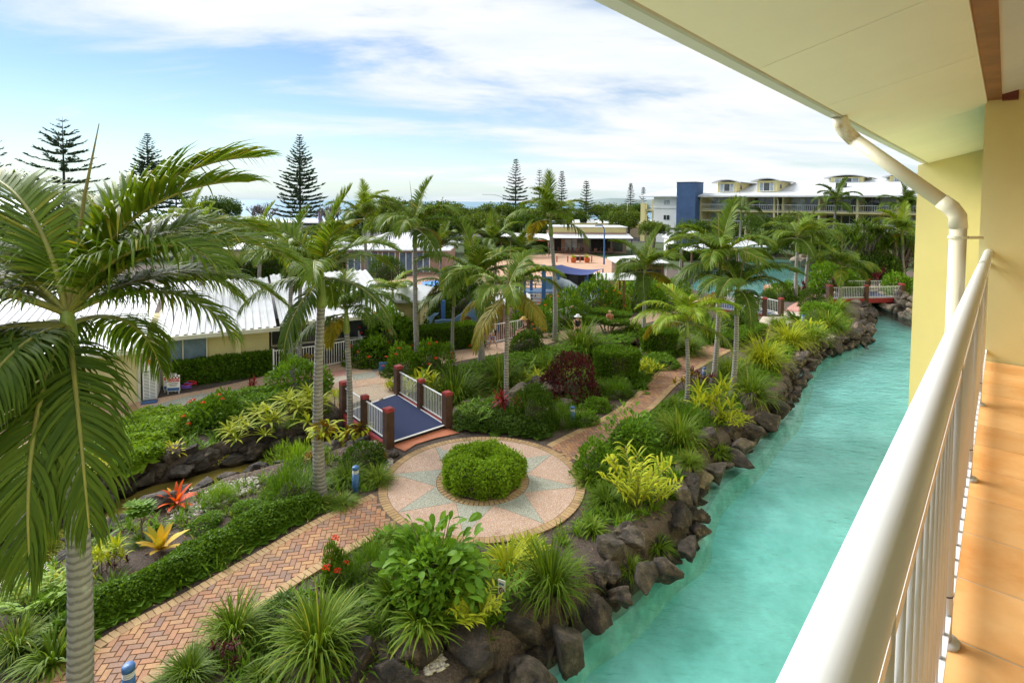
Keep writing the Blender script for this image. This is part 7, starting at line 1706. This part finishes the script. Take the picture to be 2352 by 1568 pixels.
for k,(nm,mt,lab) in enumerate((('undergrowth','l_grass','low grassy undergrowth filling the garden beds'),('undergrowth','l_mid','low dark green leafy undergrowth filling the garden beds'))):
    o=bpy.data.objects.new(nm,npmesh(nm,parts[k],[mt])); C.link(o); tag(o,lab,'undergrowth',kind='stuff')

# fallen leaves on the mulch
LP=[];
for poly,n in zip(pw,(2600,1200,1800,900,500)):
    x0,x1=min(p[0] for p in poly),max(p[0] for p in poly); y0,y1=min(p[1] for p in poly),max(p[1] for p in poly); xy=rr.uniform([x0,y0],[x1,y1],(n*2,2)); xy=xy[inpoly(xy[:,0],xy[:,1],poly)&(distline(xy[:,0],xy[:,1],pool)>.7)&(~inpoly(xy[:,0],xy[:,1],creek))][:n]
    LP.append(np.concatenate([xy,(gzv(xy)+.015)[:,None]],1))
LP=np.concatenate(LP); n=len(LP); d=np.stack([rr.normal(0,1,n),rr.normal(0,1,n),rr.normal(0,.12,n)],1); v,f=leaves(LP,unit(d),unit(np.array([0,0,1.])+rr.normal(0,.25,(n,3))),rr.uniform(.04,.13,n),rr.uniform(.015,.04,n),.15)
o=bpy.data.objects.new('leaf_litter',npmesh('leaf_litter',[(v,f,0)],['litter'])); C.link(o); tag(o,'dry brown leaf litter scattered over the mulched beds','leaf litter',kind='stuff')
# ---------------------------------------------------------------- far trees
def norfolk(label,u,vtop,y,wpx,vlow,seed,whorl=1.15,dens=1.0,vbase=None,top=0.06):
    """Norfolk pine: straight trunk, whorls of flat branches clothed in foliage ropes"""
    r=np.random.default_rng(seed); tp=WD(u,vtop,y); h=tp.z; lowz=WD(u,vlow,y).z; R=wpx*y/F/2; t=thing('norfolk_pine',label,'pine tree',(tp.x,y,0),'norfolk pines by the sea')
    MB().tube([(tp.x,y,-.5),(tp.x,y,h*.5),(tp.x,y,h)],[.012*h+.05,.008*h+.03,.02],8).build('trunk','pinebark',t)
    P=[];D=[];LN=[];mb=MB(); z=lowz; br=MB()
    while z<h-.3:
        f=(h-z)/(h-lowz); Lb=R*(f**.85)*r.uniform(.88,1.08)+.12; n=5 if f<.35 else 6; a0=r.uniform(0,6.28)
        for k in range(n):
            a=a0+k*6.283/n+r.normal(0,.12); L2=Lb*r.uniform(.82,1.08); rise=.42 if f<.4 else .22 if f<.75 else .10
            base=np.array([tp.x,y,z]); m=9
            s=np.linspace(.05,1,m); pts=base+np.stack([np.cos(a)*L2*s,np.sin(a)*L2*s,L2*(rise*s-.12*s*(1-s)+.06*s**3)],1)
            br.tube([pts[0],pts[4],pts[-1]],[.045,.03,.012],4,caps=False)
            side=np.array([-math.sin(a),math.cos(a),0]); ns=int((16+L2*6.5)*dens); ss=r.uniform(.12,1.0,ns); q=base+np.stack([np.cos(a)*L2*ss,np.sin(a)*L2*ss,L2*(rise*ss-.12*ss*(1-ss)+.06*ss**3)],1)
            sg=np.where(r.uniform(size=ns)<.5,-1,1)[:,None]; dd=unit(side*sg*r.uniform(.3,1,(ns,1))+np.array([math.cos(a),math.sin(a),0])*r.uniform(.5,1.1,(ns,1))+np.array([0,0,1])*r.uniform(.15,.7,(ns,1)))
            P.append(q);D.append(dd);LN.append(np.clip(.38*L2,.55,1.5)*r.uniform(.6,1.1,ns)*(1-.35*ss))
        z+=whorl*.62*r.uniform(.8,1.15)*(.5+.55*f)
    br.build('branches','pinebark',t); P=np.concatenate(P);D=np.concatenate(D);LN=np.concatenate(LN); o0=np.array([tp.x,y,0])
    v,f=leaves(P-o0,D,unit(np.tile([0,0,1.],(len(P),1))+r.normal(0,.7,P.shape)),LN,LN*.27,.0); v2,f2=leaves(P-o0,D,unit(np.cross(D,np.array([0,0,1.]))+r.normal(0,.2,P.shape)),LN,LN*.25,.0)
    o=bpy.data.objects.new('foliage',npmesh('foliage',[(v,f,0),(v2,f2,0)],['l_pine'])); C.link(o); o.parent=t
norfolk('open-tiered Norfolk pine at the far left above the big palm',143,268,120,215,470,1,3.7,.75)
norfolk('dense conical Norfolk pine, second from the left, behind the spear frond',338,305,140,125,480,2,1.6,.9)
norfolk('smaller Norfolk pine just right of the dense conical pine',403,376,135,85,490,3,1.8,.75)
norfolk('lone tall Norfolk pine with bare lower trunk beside the beach hut',688,308,130,130,500,4,1.65,.8)
norfolk('Norfolk pine leaning over the left frame edge, mostly out of view',-25,290,110,130,480,5,3.4,.75)
norfolk('slim Norfolk pine right of the street lamp above the coastal scrub',1185,363,150,68,480,6,1.7,.8)
norfolk('faint thin Norfolk pine behind the upright frond of the tall pale-trunked palm',1240,386,165,48,475,7,2.2,.5)
norfolk('dark narrow Norfolk pine between the palm crowns above the cafe',1291,392,150,44,490,8,1.4,1.2)
norfolk('dense broad young Norfolk pine above the cafe roof',1347,412,125,58,525,9,1.4,1.0)
norfolk('far Norfolk pine left of the white block, larger of the pair',1449,419,210,26,470,10,1.3,2.0)
norfolk('far Norfolk pine left of the white block, smaller of the pair',1478,428,220,16,462,11,1.3,2.0)
def broadtree(label,u,v,y,wpx,vb,seed,mat='l_coast',n=5200,flat=.55,name='coastal_tree',grp='coastal trees along the beach'):
    """tree whose crown centre shows at (u,v) at depth y"""
    r=np.random.default_rng(seed); c=WD(u,v,y); R=wpx*y/F/2; t=thing(name,label,'tree',(c.x,y,0),grp); br=MB(); z0=-.3
    nl=9; lob=[]
    for k in range(nl):
        a=k*6.283/nl+r.uniform(-.3,.3); q=np.array([c.x+math.cos(a)*R*r.uniform(.35,.62),y+math.sin(a)*R*.5,c.z+R*flat*r.uniform(-.35,.35)]); lob.append((q,R*r.uniform(.36,.5)))
    lob.append((np.array([c.x,y,c.z+R*flat*.3]),R*.5))
    MB().tube([(c.x,y,z0),(c.x+.1*R,y,c.z*.5),(c.x,y,c.z)],[.06*R+.08,.045*R+.05,.03*R],7).build('trunk','bare',t)
    for q,_ in lob: br.tube([(c.x+.05*R,y,c.z*.55),tuple((q+np.array([c.x,y,c.z*.7]))/2),tuple(q)],[.03*R+.03,.02*R+.02,.03],5)
    br.build('limb','bare',t); P=[];D=[]
    for q,rr in lob:
        m=n//len(lob); d,rad=lumpy(r,m,8,.35,-.7); P.append(q+d*(rad*rr*r.uniform(.55,1.05,len(d)))[:,None]*[1,1,flat+.12]); D.append(d)
    P=np.concatenate(P);D=np.concatenate(D); ln=R*r.uniform(.05,.10,len(P)); v_,f=leaves(P-np.array([c.x,y,0]),unit(D+r.normal(0,.7,D.shape)),unit(np.array([0,0,1.])+D*.5+r.normal(0,.5,D.shape)),ln,ln*.6)
    o=bpy.data.objects.new('crown',npmesh('crown',[(v_,f,0)],[mat])); C.link(o); o.parent=t; return t
for i,(u,v,y,w,lab,m) in enumerate([(505,478,105,115,'spreading dark coastal tree left of the bare beach shrubs','l_dark'),(470,505,100,90,'low coastal tree below the spreading dark tree','l_coast'),
  (850,492,95,120,'rounded coastal tree left of the tall upright-frond palm','l_coast'),(900,480,105,120,'rounded coastal tree behind the tall upright-frond palm','l_coast'),(960,492,100,110,'low coastal tree right of the upright-frond palm','l_coast'),(1020,490,110,120,'rounded coastal tree behind the stout palm crown','l_coast'),(1075,500,108,100,'coastal tree left of the street lamp','l_coast'),
  (1130,492,112,110,'coastal tree under the street lamp arm','l_coast'),(1190,497,115,110,'coastal tree below the slim Norfolk pine','l_dark'),(1250,500,118,110,'coastal tree behind the tall pale-trunked palm crown','l_coast'),(1310,500,125,90,'dark coastal tree between the narrow pines','l_dark'),(1380,488,140,90,'grey-green coastal tree behind the car park','l_coast'),(1430,488,135,80,'green coastal tree beside the second street lamp','l_coast'),(1405,500,130,60,'low dark coastal tree behind the parked hatchback','l_dark'),
  (60,522,110,140,'low coastal scrub tree under the open-tiered pine','l_coast'),(230,528,105,150,'coastal tree behind the big palm crown, left one','l_coast'),(360,526,108,150,'coastal tree behind the big palm crown, right one','l_coast'),(810,510,92,70,'small coastal tree at the sea gap edge','l_dark'),(1468,480,150,60,'dark tree beside the white block corner','l_dark'),
  (780,532,100,120,'low scrub tree right of the beach hut','l_coast'),(590,525,100,90,'low scrub tree left of the beach hut','l_dark')]):
    broadtree(lab,u,v,y,w,0,200+i,m)
for i,(u,v,y,w,lab,m) in enumerate([(905,520,78,150,'low coastal tree behind the reception hall roof, seaward end','l_coast'),(1010,525,80,150,'low coastal tree behind the reception hall roof, court end','l_dark'),(1110,522,84,150,'low coastal tree left of the cafe awning','l_coast'),(1205,520,90,140,'low coastal tree behind the cafe awning','l_dark'),
  (760,540,76,140,'low tree behind the white hall roof near the beach hut','l_coast'),(660,552,74,130,'low tree right behind the white hall roof','l_dark'),(540,545,72,150,'low tree between the big palm crown and white hall','l_coast'),(400,548,70,170,'low tree glimpsed through the big palm crown','l_dark'),(250,550,66,170,'low tree behind the big palm on its seaward side','l_coast'),(90,550,64,170,'low tree at the far left behind the big palm','l_coast'),(1440,505,112,110,'green hedge-like tree behind the cafe roof end','l_coast'),(1500,528,90,90,'green tree at the foot of the white block','l_coast')]):
    broadtree(lab,u,v,y,w,0,260+i,m,5200,.5)
def baretree(label,u,vb,y,h,seed):
    b=WD(u,vb,y); t=thing('bare_tree',label,'tree',(b.x,y,0)); mb=MB(); r=random.Random(seed)
    def g(p,d,L_,k):
        q=p+d*L_; mb.tube([p,q],[.022*k+.012,.022*(k-1)+.012],4,caps=False)
        if k<=1: return
        for s in range(3): g(q,(d+Vector((r.uniform(-.9,.9),r.uniform(-.9,.9),r.uniform(-.1,.55)))).normalized(),L_*r.uniform(.62,.82),k-1)
    for s in range(2): g(Vector((b.x,y,-.2)),Vector((r.uniform(-.5,.5),0,1)).normalized(),h*.36,6)
    mb.build('branch','bare',t)
baretree('bare-branched shrub tree silhouetted against the sea, left of the lone pine',600,512,115,6.5,1)
baretree('bare twisted tree against the sea, right of the lone pine',760,505,118,6.0,4)
for i,(a,b,lab) in enumerate((((1090,588),(1200,580),'dense green hedge behind the court, hall side'),((1200,580),(1290,575),'dense green hedge behind the court, cafe side'),((640,640),(840,610),'dense green hedge beside the white hall'),((420,660),(640,642),'dense green hedge beyond the white ribbed roofs'),((1560,600),(1700,590),'dense green hedge between pavilion and lagoon'))):
    hedgepx(lab,a,b,2.2,1.9,'l_dark',3600,leaf=(.2,.34))
# pandanus and other trees by the lagoon
def pandanus(label,u,v,y,wpx,seed,heads=26,mat='l_palmdk'):
    c=WD(u,v,y); R=wpx*y/F/2; t=thing('pandanus_tree',label,'tree',(c.x,y,0)); r=np.random.default_rng(seed); br=MB(); parts=[]
    for k in range(heads):
        d=unit(r.normal(size=3)); d[2]=abs(d[2])*.9-.15; q=np.array([c.x,y,c.z-.2*R])+d*R*r.uniform(.55,.95)*[1,1,.8]
        br.tube([(c.x+r.uniform(-.2,.2),y,0),(c.x+(q[0]-c.x)*.35,y+(q[1]-y)*.35,c.z*.55),tuple(q)],[.14,.09,.06],6)
        n=34; az=r.uniform(0,6.28)+np.arange(n)*2.4; v_,f=straps(np.tile(q-np.array([c.x,y,0]),(n,1)),az,np.linspace(-.3,1.4,n),R*r.uniform(.28,.45,n),np.full(n,R*.028),r.uniform(.6,1.8,n),4); parts.append((v_,f,0))
    br.build('limb','bare',t); o=bpy.data.objects.new('crown',npmesh('crown',parts,[mat])); C.link(o); o.parent=t
pandanus('large spiky pandanus tree behind the far footbridge',1985,545,52,170,1,40)
pandanus('spiky pandanus tree against the cream wall edge behind the far bridge',2065,565,50,110,2,24,'l_palm')
pandanus('lower pandanus on the lagoon shore below the resort wing',1930,590,56,110,3,22,'l_palmdk')
broadtree('dense dark tree filling the shore behind the far footbridge',2010,615,50,130,0,301,'l_dark',5000,.8,'shade_tree','lagoon trees')
broadtree('green tree on the far lagoon shore in front of the resort wing',1900,560,72,140,0,302,'l_coast',5000,.7,'shade_tree','lagoon trees')
broadtree('dark tree on the lagoon shore left of the spiky palms',1780,560,80,120,0,303,'l_dark',4000,.6,'shade_tree','lagoon trees')
broadtree('dark tree hiding the foot of the blue tower',1590,530,86,90,0,311,'l_dark',4200,.75,'shade_tree','lagoon trees')
broadtree('green tree below the first dormer of the wing',1668,528,84,95,0,312,'l_coast',4200,.75,'shade_tree','lagoon trees')
broadtree('dark tree below the second dormer of the wing',1750,522,82,100,0,313,'l_dark',4200,.75,'shade_tree','lagoon trees')
broadtree('green tree between second dormer and the spiky palm',1830,520,78,110,0,314,'l_coast',4200,.75,'shade_tree','lagoon trees')
broadtree('dark tree beside the fin wall in front of the wing',2080,560,66,130,0,304,'l_dark',4000,.8,'shade_tree','lagoon trees')

# ---------------------------------------------------------------- bollards, signs, outdoor unit, people
def bollard_light(label,u,v,h=.62,r=.075):
    p=W(u,v); p.z=max(gz(p.x,p.y),-.03); t=thing('bollard_light',label,'bollard light',p,'blue garden bollard lights')
    MB().tube([p,p+Vector((0,0,h*.74))],r,20).build('post','blue',t,smooth=True)
    MB().tube([p+Vector((0,0,h*.74)),p+Vector((0,0,h*.88))],r*.86,20).build('lens','curtain',t,smooth=True)
    for k in (.755,.80,.845): MB().tube([p+Vector((0,0,h*k)),p+Vector((0,0,h*k+.012))],r*.97,20).build('louvre','roofgrey',t,smooth=True)
    MB().lathe(p+Vector((0,0,h*.88)),[(r*1.02,0),(r*1.04,h*.08),(r*.9,h*.12)],20).build('cap','blue',t,smooth=True)
bollard_light('blue bollard light with blue cap at the bottom edge of the near path',297,1625,.68,.085)
bollard_light('blue bollard light on the left rim of the plaza',817,1130,.70,.08)
bollard_light('blue bollard light behind the plaza beside the winding path',1315,972,.60,.075)
bollard_light('blue bollard light beside the dark croton on the winding path',1617,872,.55,.07)
bollard_light('low blue bollard light near the pale landing and cycad',1844,745,.6,.09)
# garden sign
p=W(882,862); t=thing('garden_sign','small blue garden sign on low legs beside the red-flowered bush','sign',(p.x,p.y,0))
MB().box((p.x,p.y,.38),(.42,.05,.38),.15).build('board','blue',t); 
for d in (-.16,.16): MB().box((p.x+d,p.y+.01,.1),(.04,.04,.2),.15).build('leg','agg_tan',t)
def text(parent,s,loc,size,rot,mat,name='lettering'):
    c=bpy.data.curves.new(name,'FONT'); c.body=s; c.size=size; c.align_x='CENTER'; c.align_y='CENTER'; c.extrude=.001; c.materials.append(M[mat]); tmp=bpy.data.objects.new(name,c); me=bpy.data.meshes.new_from_object(tmp); bpy.data.objects.remove(tmp); o=bpy.data.objects.new(name,me); C.link(o); o.parent=parent; o.location=V3(loc)-org[parent.name]; o.rotation_euler=rot
# pool sign
p=W(1152,1385); p.z=.30; t=thing('pool_sign','small white pool warning sign with a round symbol above the boulders','sign',(p.x,p.y,0))
MB().tube([(p.x,p.y+.02,-.1),(p.x,p.y+.02,.25)],.012,6).build('stake','roofgrey',t)
sb=MB().box((p.x,p.y,.31),(.15,.015,.28),-.45).build('board','white',t)
rt=(math.pi/2,0,-.35); nn=Vector((math.sin(-.45)*1,-math.cos(-.45),0))*.010
ring_=MB(); c_=Vector((p.x,p.y,.26))+nn*1.2; ax=Vector((math.cos(-.45),math.sin(-.45),0))
for k in range(20):
    a,b=k*.31416,(k+1)*.31416; q=[c_+ax*(rr*math.cos(w))+Vector((0,0,rr*math.sin(w))) for rr,w in ((.036,a),(.055,a),(.055,b),(.036,b))]; ring_.add(q,[(0,1,2,3)])
ring_.build('symbol','black',t)
MB().bar(c_+ax*-.035+Vector((0,0,.035)),c_+ax*.035-Vector((0,0,.035)),.006,.014).build('symbol_bar','cloth_red',t)
MB().bar(c_+ax*-.05+Vector((0,0,.12)),c_+ax*.05+Vector((0,0,.12)),.004,.035).build('print_band','bluegrey',t)
# outdoor cooling unit with slats
a0=Q(.42,-.12); un=thing('outdoor_unit','tall white outdoor cooling unit with slatted front beside the olive wall','cooling unit',a0)
qb=lambda m,x0,x1,y0,y1,z0,z1: m.hexa([Q(x,y,z) for z in (z0,z1) for x,y in ((x0,y0),(x1,y0),(x1,y1),(x0,y1))])
qb(MB(),.22,.66,-.1,.9,.05,1.30).build('casing','white',un)
qb(MB(),.265,.615,-.13,-.102,.12,1.12).build('grille_recess','charcoal',un)
for k in range(18): qb(MB(),.26,.62,-.155,-.131,.14+k*.054,.168+k*.054).build('slat','white',un)
for x in (.235,.43,.625): qb(MB(),x,x+.025,-.16,-.156,.1,1.16).build('grille_bar','white',un)
qb(MB(),.2,.7,-.5,-.18,.0,.05).build('base','towerblue',un)
qb(MB(),.18,.64,1.0,1.9,.05,1.22).build('rear_casing','roofgrey',un)
b0=Q(.5,.1,1.30); bk=thing('bucket','small orange bucket standing on the white cooling unit','bucket',b0)
MB().lathe(b0,[(.10,0),(.135,.2),(.125,.2),(.09,.02)],18).build('body','orange',bk); MB().tube([b0+Vector((.13*math.cos(a),.13*math.sin(a)*.4-.1,.2-.04*math.sin(a*2))) for a in np.linspace(0,3.14,9)],.006,5).build('handle','white',bk)
# two closed signs
for i,(x,y) in enumerate(((1.15,.35),(1.02,.62))):
    s=thing('closed_sign',['front checkered A-frame CLOSED sign beside the cooling unit','rear checkered A-frame sign leaning behind the CLOSED sign'][i],'sign',Q(x,y)); ang=math.atan2(E1.y,E1.x)-.25
    c=Q(x,y,.42); o=org[s.name]; ax=Vector((math.cos(ang),math.sin(ang),0)); ny=Vector((math.sin(ang),-math.cos(ang),0))
    MB().box(c,(.46,.025,.62),ang).build('board','white',s)
    ck=MB()
    for r in range(2):
        for k in range(8):
            if (r+k)%2==0: ck.box(c+ny*.0145+ax*(-.20+k*.057)+Vector((0,0,.27-r*.055)),(.057,.004,.055),ang)
    ck.build('checker_band','timber',s)
    MB().box(c+ny*.0145+Vector((0,0,.12)),(.42,.004,.13),ang).build('red_panel','cloth_red',s)
    MB().box(c+ny*.0145+Vector((0,0,-.23)),(.42,.004,.12),ang).build('blue_panel','blue',s)
    text(s,'CLOSED',c+ny*.018+Vector((0,0,.12)),.105,(math.pi/2,0,ang),'white')
    for k in range(3): MB().box(c+ny*.0145+Vector((0,0,-.0-k*.05)),(.34-k*.05,.004,.018),ang).build('print_line','charcoal',s)
    for d in (-.19,.19): MB().box(c+ax*d+Vector((0,0,-.36)),(.03,.03,.12),ang).build('leg','roofgrey',s)
p=Q(1.55,.75); hs_=thing('pool_hose','coiled purple and pink hose beside the closed signs','hose',p)
MB().tube([p+Vector((.17*math.cos(a)*(1+.02*a),.14*math.sin(a),.03+.012*a)) for a in np.arange(0,15,.4)],.02,6).build('coil','purple',hs_); MB().tube([p+Vector((.22*math.cos(a)+.1,.16*math.sin(a)+.1,.14+.012*a)) for a in np.arange(0,9,.4)],.022,6).build('second_coil','cloth_red',hs_)

# people ---------------------------------------------------------------------
def skinmesh(name,nodes,edges,radii,mat,parent,sub=2):
    me=bpy.data.meshes.new(name); me.from_pydata([tuple(n) for n in nodes],edges,[]); me.materials.append(M[mat]); o=bpy.data.objects.new(name,me); C.link(o); o.parent=parent
    m=o.modifiers.new('skin','SKIN'); m.use_smooth_shade=True
    for i,r in enumerate(radii): d=me.skin_vertices[0].data[i]; d.radius=(r[0],r[1]) if isinstance(r,tuple) else (r,r); d.use_root=(i==0)
    s=o.modifiers.new('sub','SUBSURF'); s.levels=sub; s.render_levels=sub
    return o
def person(label,loc,rz,h,pose,top,bottom,hat=None,hatmat='straw',hairmat='hairdk',bag=None):
    """pose: joint positions for a 1 m tall body facing +x: pelvis, chest, neck, head, hands, knees, feet"""
    t=thing('person',label,'person',loc,None,rz); org[t.name]=Vector((0,0,0)); s=h; J={k:Vector(v)*s for k,v in pose.items()}
    nodes=[J['pel'],J['waist'],J['chest'],J['neck'],J['head0'],J['head1']]; ed=[(0,1),(1,2),(2,3),(3,4),(4,5)]; rad=[(.078*s,.09*s),(.062*s,.078*s),(.07*s,.098*s),(.03*s,.03*s),(.055*s,.05*s),(.05*s,.045*s)]
    def chain(root,pts,rs):
        k=root
        for p,r in zip(pts,rs): nodes.append(J[p] if isinstance(p,str) else p*s); rad.append(r*s); ed.append((k,len(nodes)-1)); k=len(nodes)-1
        return k
    for sd in 'LR':
        chain(2,['sh'+sd,'el'+sd,'wr'+sd,'ha'+sd],[.037,.027,.02,.022]); chain(0,['hip'+sd,'kn'+sd,'an'+sd,'to'+sd],[.058,.042,.026,.022])
    skinmesh('body',nodes,ed,rad,'skin',t)
    # fingers
    for sd in 'LR':
        w,hd=J['wr'+sd],J['ha'+sd]; d=(hd-w).normalized(); sx=d.cross(Vector((0,1,0))); sx=sx.normalized() if sx.length>.1 else Vector((1,0,0)); n_=[hd];e_=[];r_=[.014*s]
        for k in range(5):
            o_=sx*(k-1.5)*.012*s if k<4 else sx*-.03*s; L_=(.045,.05,.048,.04,.03)[k]*s; n_+= [hd+d*.012*s+o_, hd+d*(.012*s+L_*.6)+o_*1.1, hd+d*(.012*s+L_)+o_+Vector((.008*s,0,-.004*s))]; b=len(n_); e_+=[(0,b-3),(b-3,b-2),(b-2,b-1)]; r_+=[.0075*s,.007*s,.005*s]
        skinmesh('hand',n_,e_,r_,'skin',t,1)
    skinmesh('top',[J['waist']*.55+J['pel']*.45,J['waist'],J['chest'],J['chest']*.45+J['neck']*.55,J['shL'],J['shR'],J['shL']*.5+J['elL']*.5,J['shR']*.5+J['elR']*.5],[(0,1),(1,2),(2,3),(2,4),(2,5)]+([(4,6),(5,7)] if top[1] else []),[(.078*s,.09*s),(.072*s,.088*s),(.08*s,.106*s),.038*s,.043*s if top[1] else .034*s,.043*s if top[1] else .034*s,.04*s,.04*s],top[0],t)
    nd=[J['pel'],J['waist']*.35+J['pel']*.65,J['hipL'],J['hipR'],J['hipL']*.35+J['knL']*.65,J['hipR']*.35+J['knR']*.65]
    skinmesh('trousers',nd,[(0,1),(0,2),(0,3),(2,4),(3,5)],[(.09*s,.1*s),(.082*s,.094*s),.068*s,.068*s,.055*s,.055*s],bottom,t)
    for sd in 'LR': skinmesh('shoe',[J['an'+sd]+Vector((-.02*s,0,-.012*s)),J['to'+sd]],[(0,1)],[.028*s,.025*s],'cloth_white',t,1)
    hc=J['head0']*.45+J['head1']*.55; fd=Vector((1,0,-.02))
    MB().lathe(hc+Vector((-.012*s,0,-.01*s)),[(.052*s,-.02*s),(.06*s,.0),(.058*s,.03*s),(.035*s,.058*s),(.0,.064*s)],16).build('hair',hairmat,t,smooth=True)
    fm=MB(); fm.lathe(hc+fd*.058*s+Vector((0,0,-.018*s)),[(.003*s,-.012*s),(.009*s,-.008*s),(.004*s,.014*s)],8); fm.build('nose','skin',t,smooth=True)
    for y in (-.02,.02):
        MB().lathe(hc+Vector((.054*s,y*s,.0)),[(.003*s,-.005*s),(.007*s,0),(.003*s,.005*s)],8).build('eye','black',t)
        MB().lathe(hc+Vector((.0,y*2.9*s,-.012*s)),[(.004*s,-.014*s),(.010*s,0),(.004*s,.014*s)],8).build('ear','skin',t)
    MB().bar(hc+Vector((.055*s,-.014*s,-.042*s)),hc+Vector((.055*s,.014*s,-.042*s)),.006*s).build('mouth','cloth_red',t)
    if hat=='cap': m=MB().lathe(hc+Vector((0,0,.012*s)),[(.066*s,-.005*s),(.066*s,.025*s),(.045*s,.058*s),(.006*s,.068*s)],18); m.hexa([hc+Vector((x*s,y*s,z*s)) for z in (.008,.018) for x,y in ((.05,-.05),(.125,-.04),(.125,.04),(.05,.05))]); m.build('cap',hatmat,t,smooth=True)
    if hat=='brim': MB().lathe(hc+Vector((0,0,.02*s)),[(.125*s,-.022*s),(.128*s,-.016*s),(.068*s,0),(.064*s,.035*s),(.045*s,.058*s),(.006*s,.062*s)],22).build('hat',hatmat,t,smooth=True)
    if bag: MB().box(J['chest']+Vector((-.10*s,0,-.05*s)),(.10*s,.17*s,.24*s)).build('backpack',bag,t); MB().tube([J['chest']+Vector((-.06*s,.05*s,.10*s)),J['chest']+Vector((.02*s,.06*s,.12*s)),J['chest']+Vector((.085*s,.0,.02*s)),J['waist']+Vector((.05*s,-.06*s,0))],.012*s,6).build('bag_strap',bag,t)
    return t
WALK={'pel':(0,0,.52),'waist':(.005,0,.62),'chest':(.015,0,.72),'neck':(.02,0,.83),'head0':(.03,0,.88),'head1':(.035,0,.945),'shL':(.012,.115,.79),'shR':(.012,-.115,.79),'elL':(-.06,.135,.64),'elR':(.05,-.135,.64),'wrL':(-.01,.14,.50),'wrR':(.15,-.11,.56),'haL':(.01,.14,.465),'haR':(.18,-.10,.57),'hipL':(.01,.055,.5),'hipR':(-.005,-.055,.5),'knL':(.12,.055,.29),'knR':(-.06,-.055,.28),'anL':(.17,.05,.045),'anR':(-.2,-.05,.08),'toL':(.27,.05,.03),'toR':(-.13,-.05,.025)}
STAND=dict(WALK,knL=(.02,.055,.28),knR=(.0,-.055,.28),anL=(.0,.055,.04),anR=(-.03,-.055,.04),toL=(.09,.06,.022),toR=(.06,-.06,.022),wrR=(.14,-.1,.58),haR=(.18,-.08,.6),elL=(-.02,.14,.64),wrL=(.06,.13,.5),haL=(.08,.12,.465))
SIT={'pel':(0,0,.33),'waist':(.0,0,.42),'chest':(.015,0,.52),'neck':(.03,0,.63),'head0':(.045,0,.68),'head1':(.055,0,.745),'shL':(.015,.12,.59),'shR':(.015,-.12,.59),'elL':(.03,.15,.44),'elR':(.03,-.15,.44),'wrL':(.17,.09,.38),'wrR':(.17,-.09,.38),'haL':(.21,.06,.375),'haR':(.21,-.06,.375),'hipL':(.04,.06,.32),'hipR':(.04,-.06,.32),'knL':(.27,.07,.31),'knR':(.27,-.07,.31),'anL':(.26,.07,.045),'anR':(.24,-.07,.045),'toL':(.35,.08,.022),'toR':(.33,-.08,.022)}
p=W(1132,799); person('child in white shirt, blue shorts and red cap walking along the path',(p.x,p.y,.01),math.pi*1.03,1.16,WALK,('cloth_white',True),'cloth_blue','cap','cloth_red',bag='cloth_black')
p=W(1206,786); person('person in black tank top and straw hat sitting by the playground gate',(p.x,p.y,.01),math.pi*1.06,1.74,SIT,('cloth_black',False),'charcoal','brim','straw')
bn=thing('garden_bench','low timber bench under the person in the straw hat','bench',(p.x+.1,p.y,0))
MB().box((p.x+.06,p.y,.44),(.42,1.1,.05)).build('seat','timber',bn)
for y in (-.42,.42): MB().box((p.x+.06,p.y+y,.21),(.36,.07,.42)).build('leg','timber',bn)
p=W(1325,792); person('person in dark tank top and white sun hat walking behind the grass mound',(p.x,p.y,.01),-1.1,1.64,STAND,('cloth_black',False),'charcoal','brim','cloth_white')
p=W(1400,766); person('blond person behind the orange-flowered bush by the playground fence',(p.x,p.y,.01),-1.6,1.38,STAND,('terra',False),'charcoal',None,hairmat='hair')
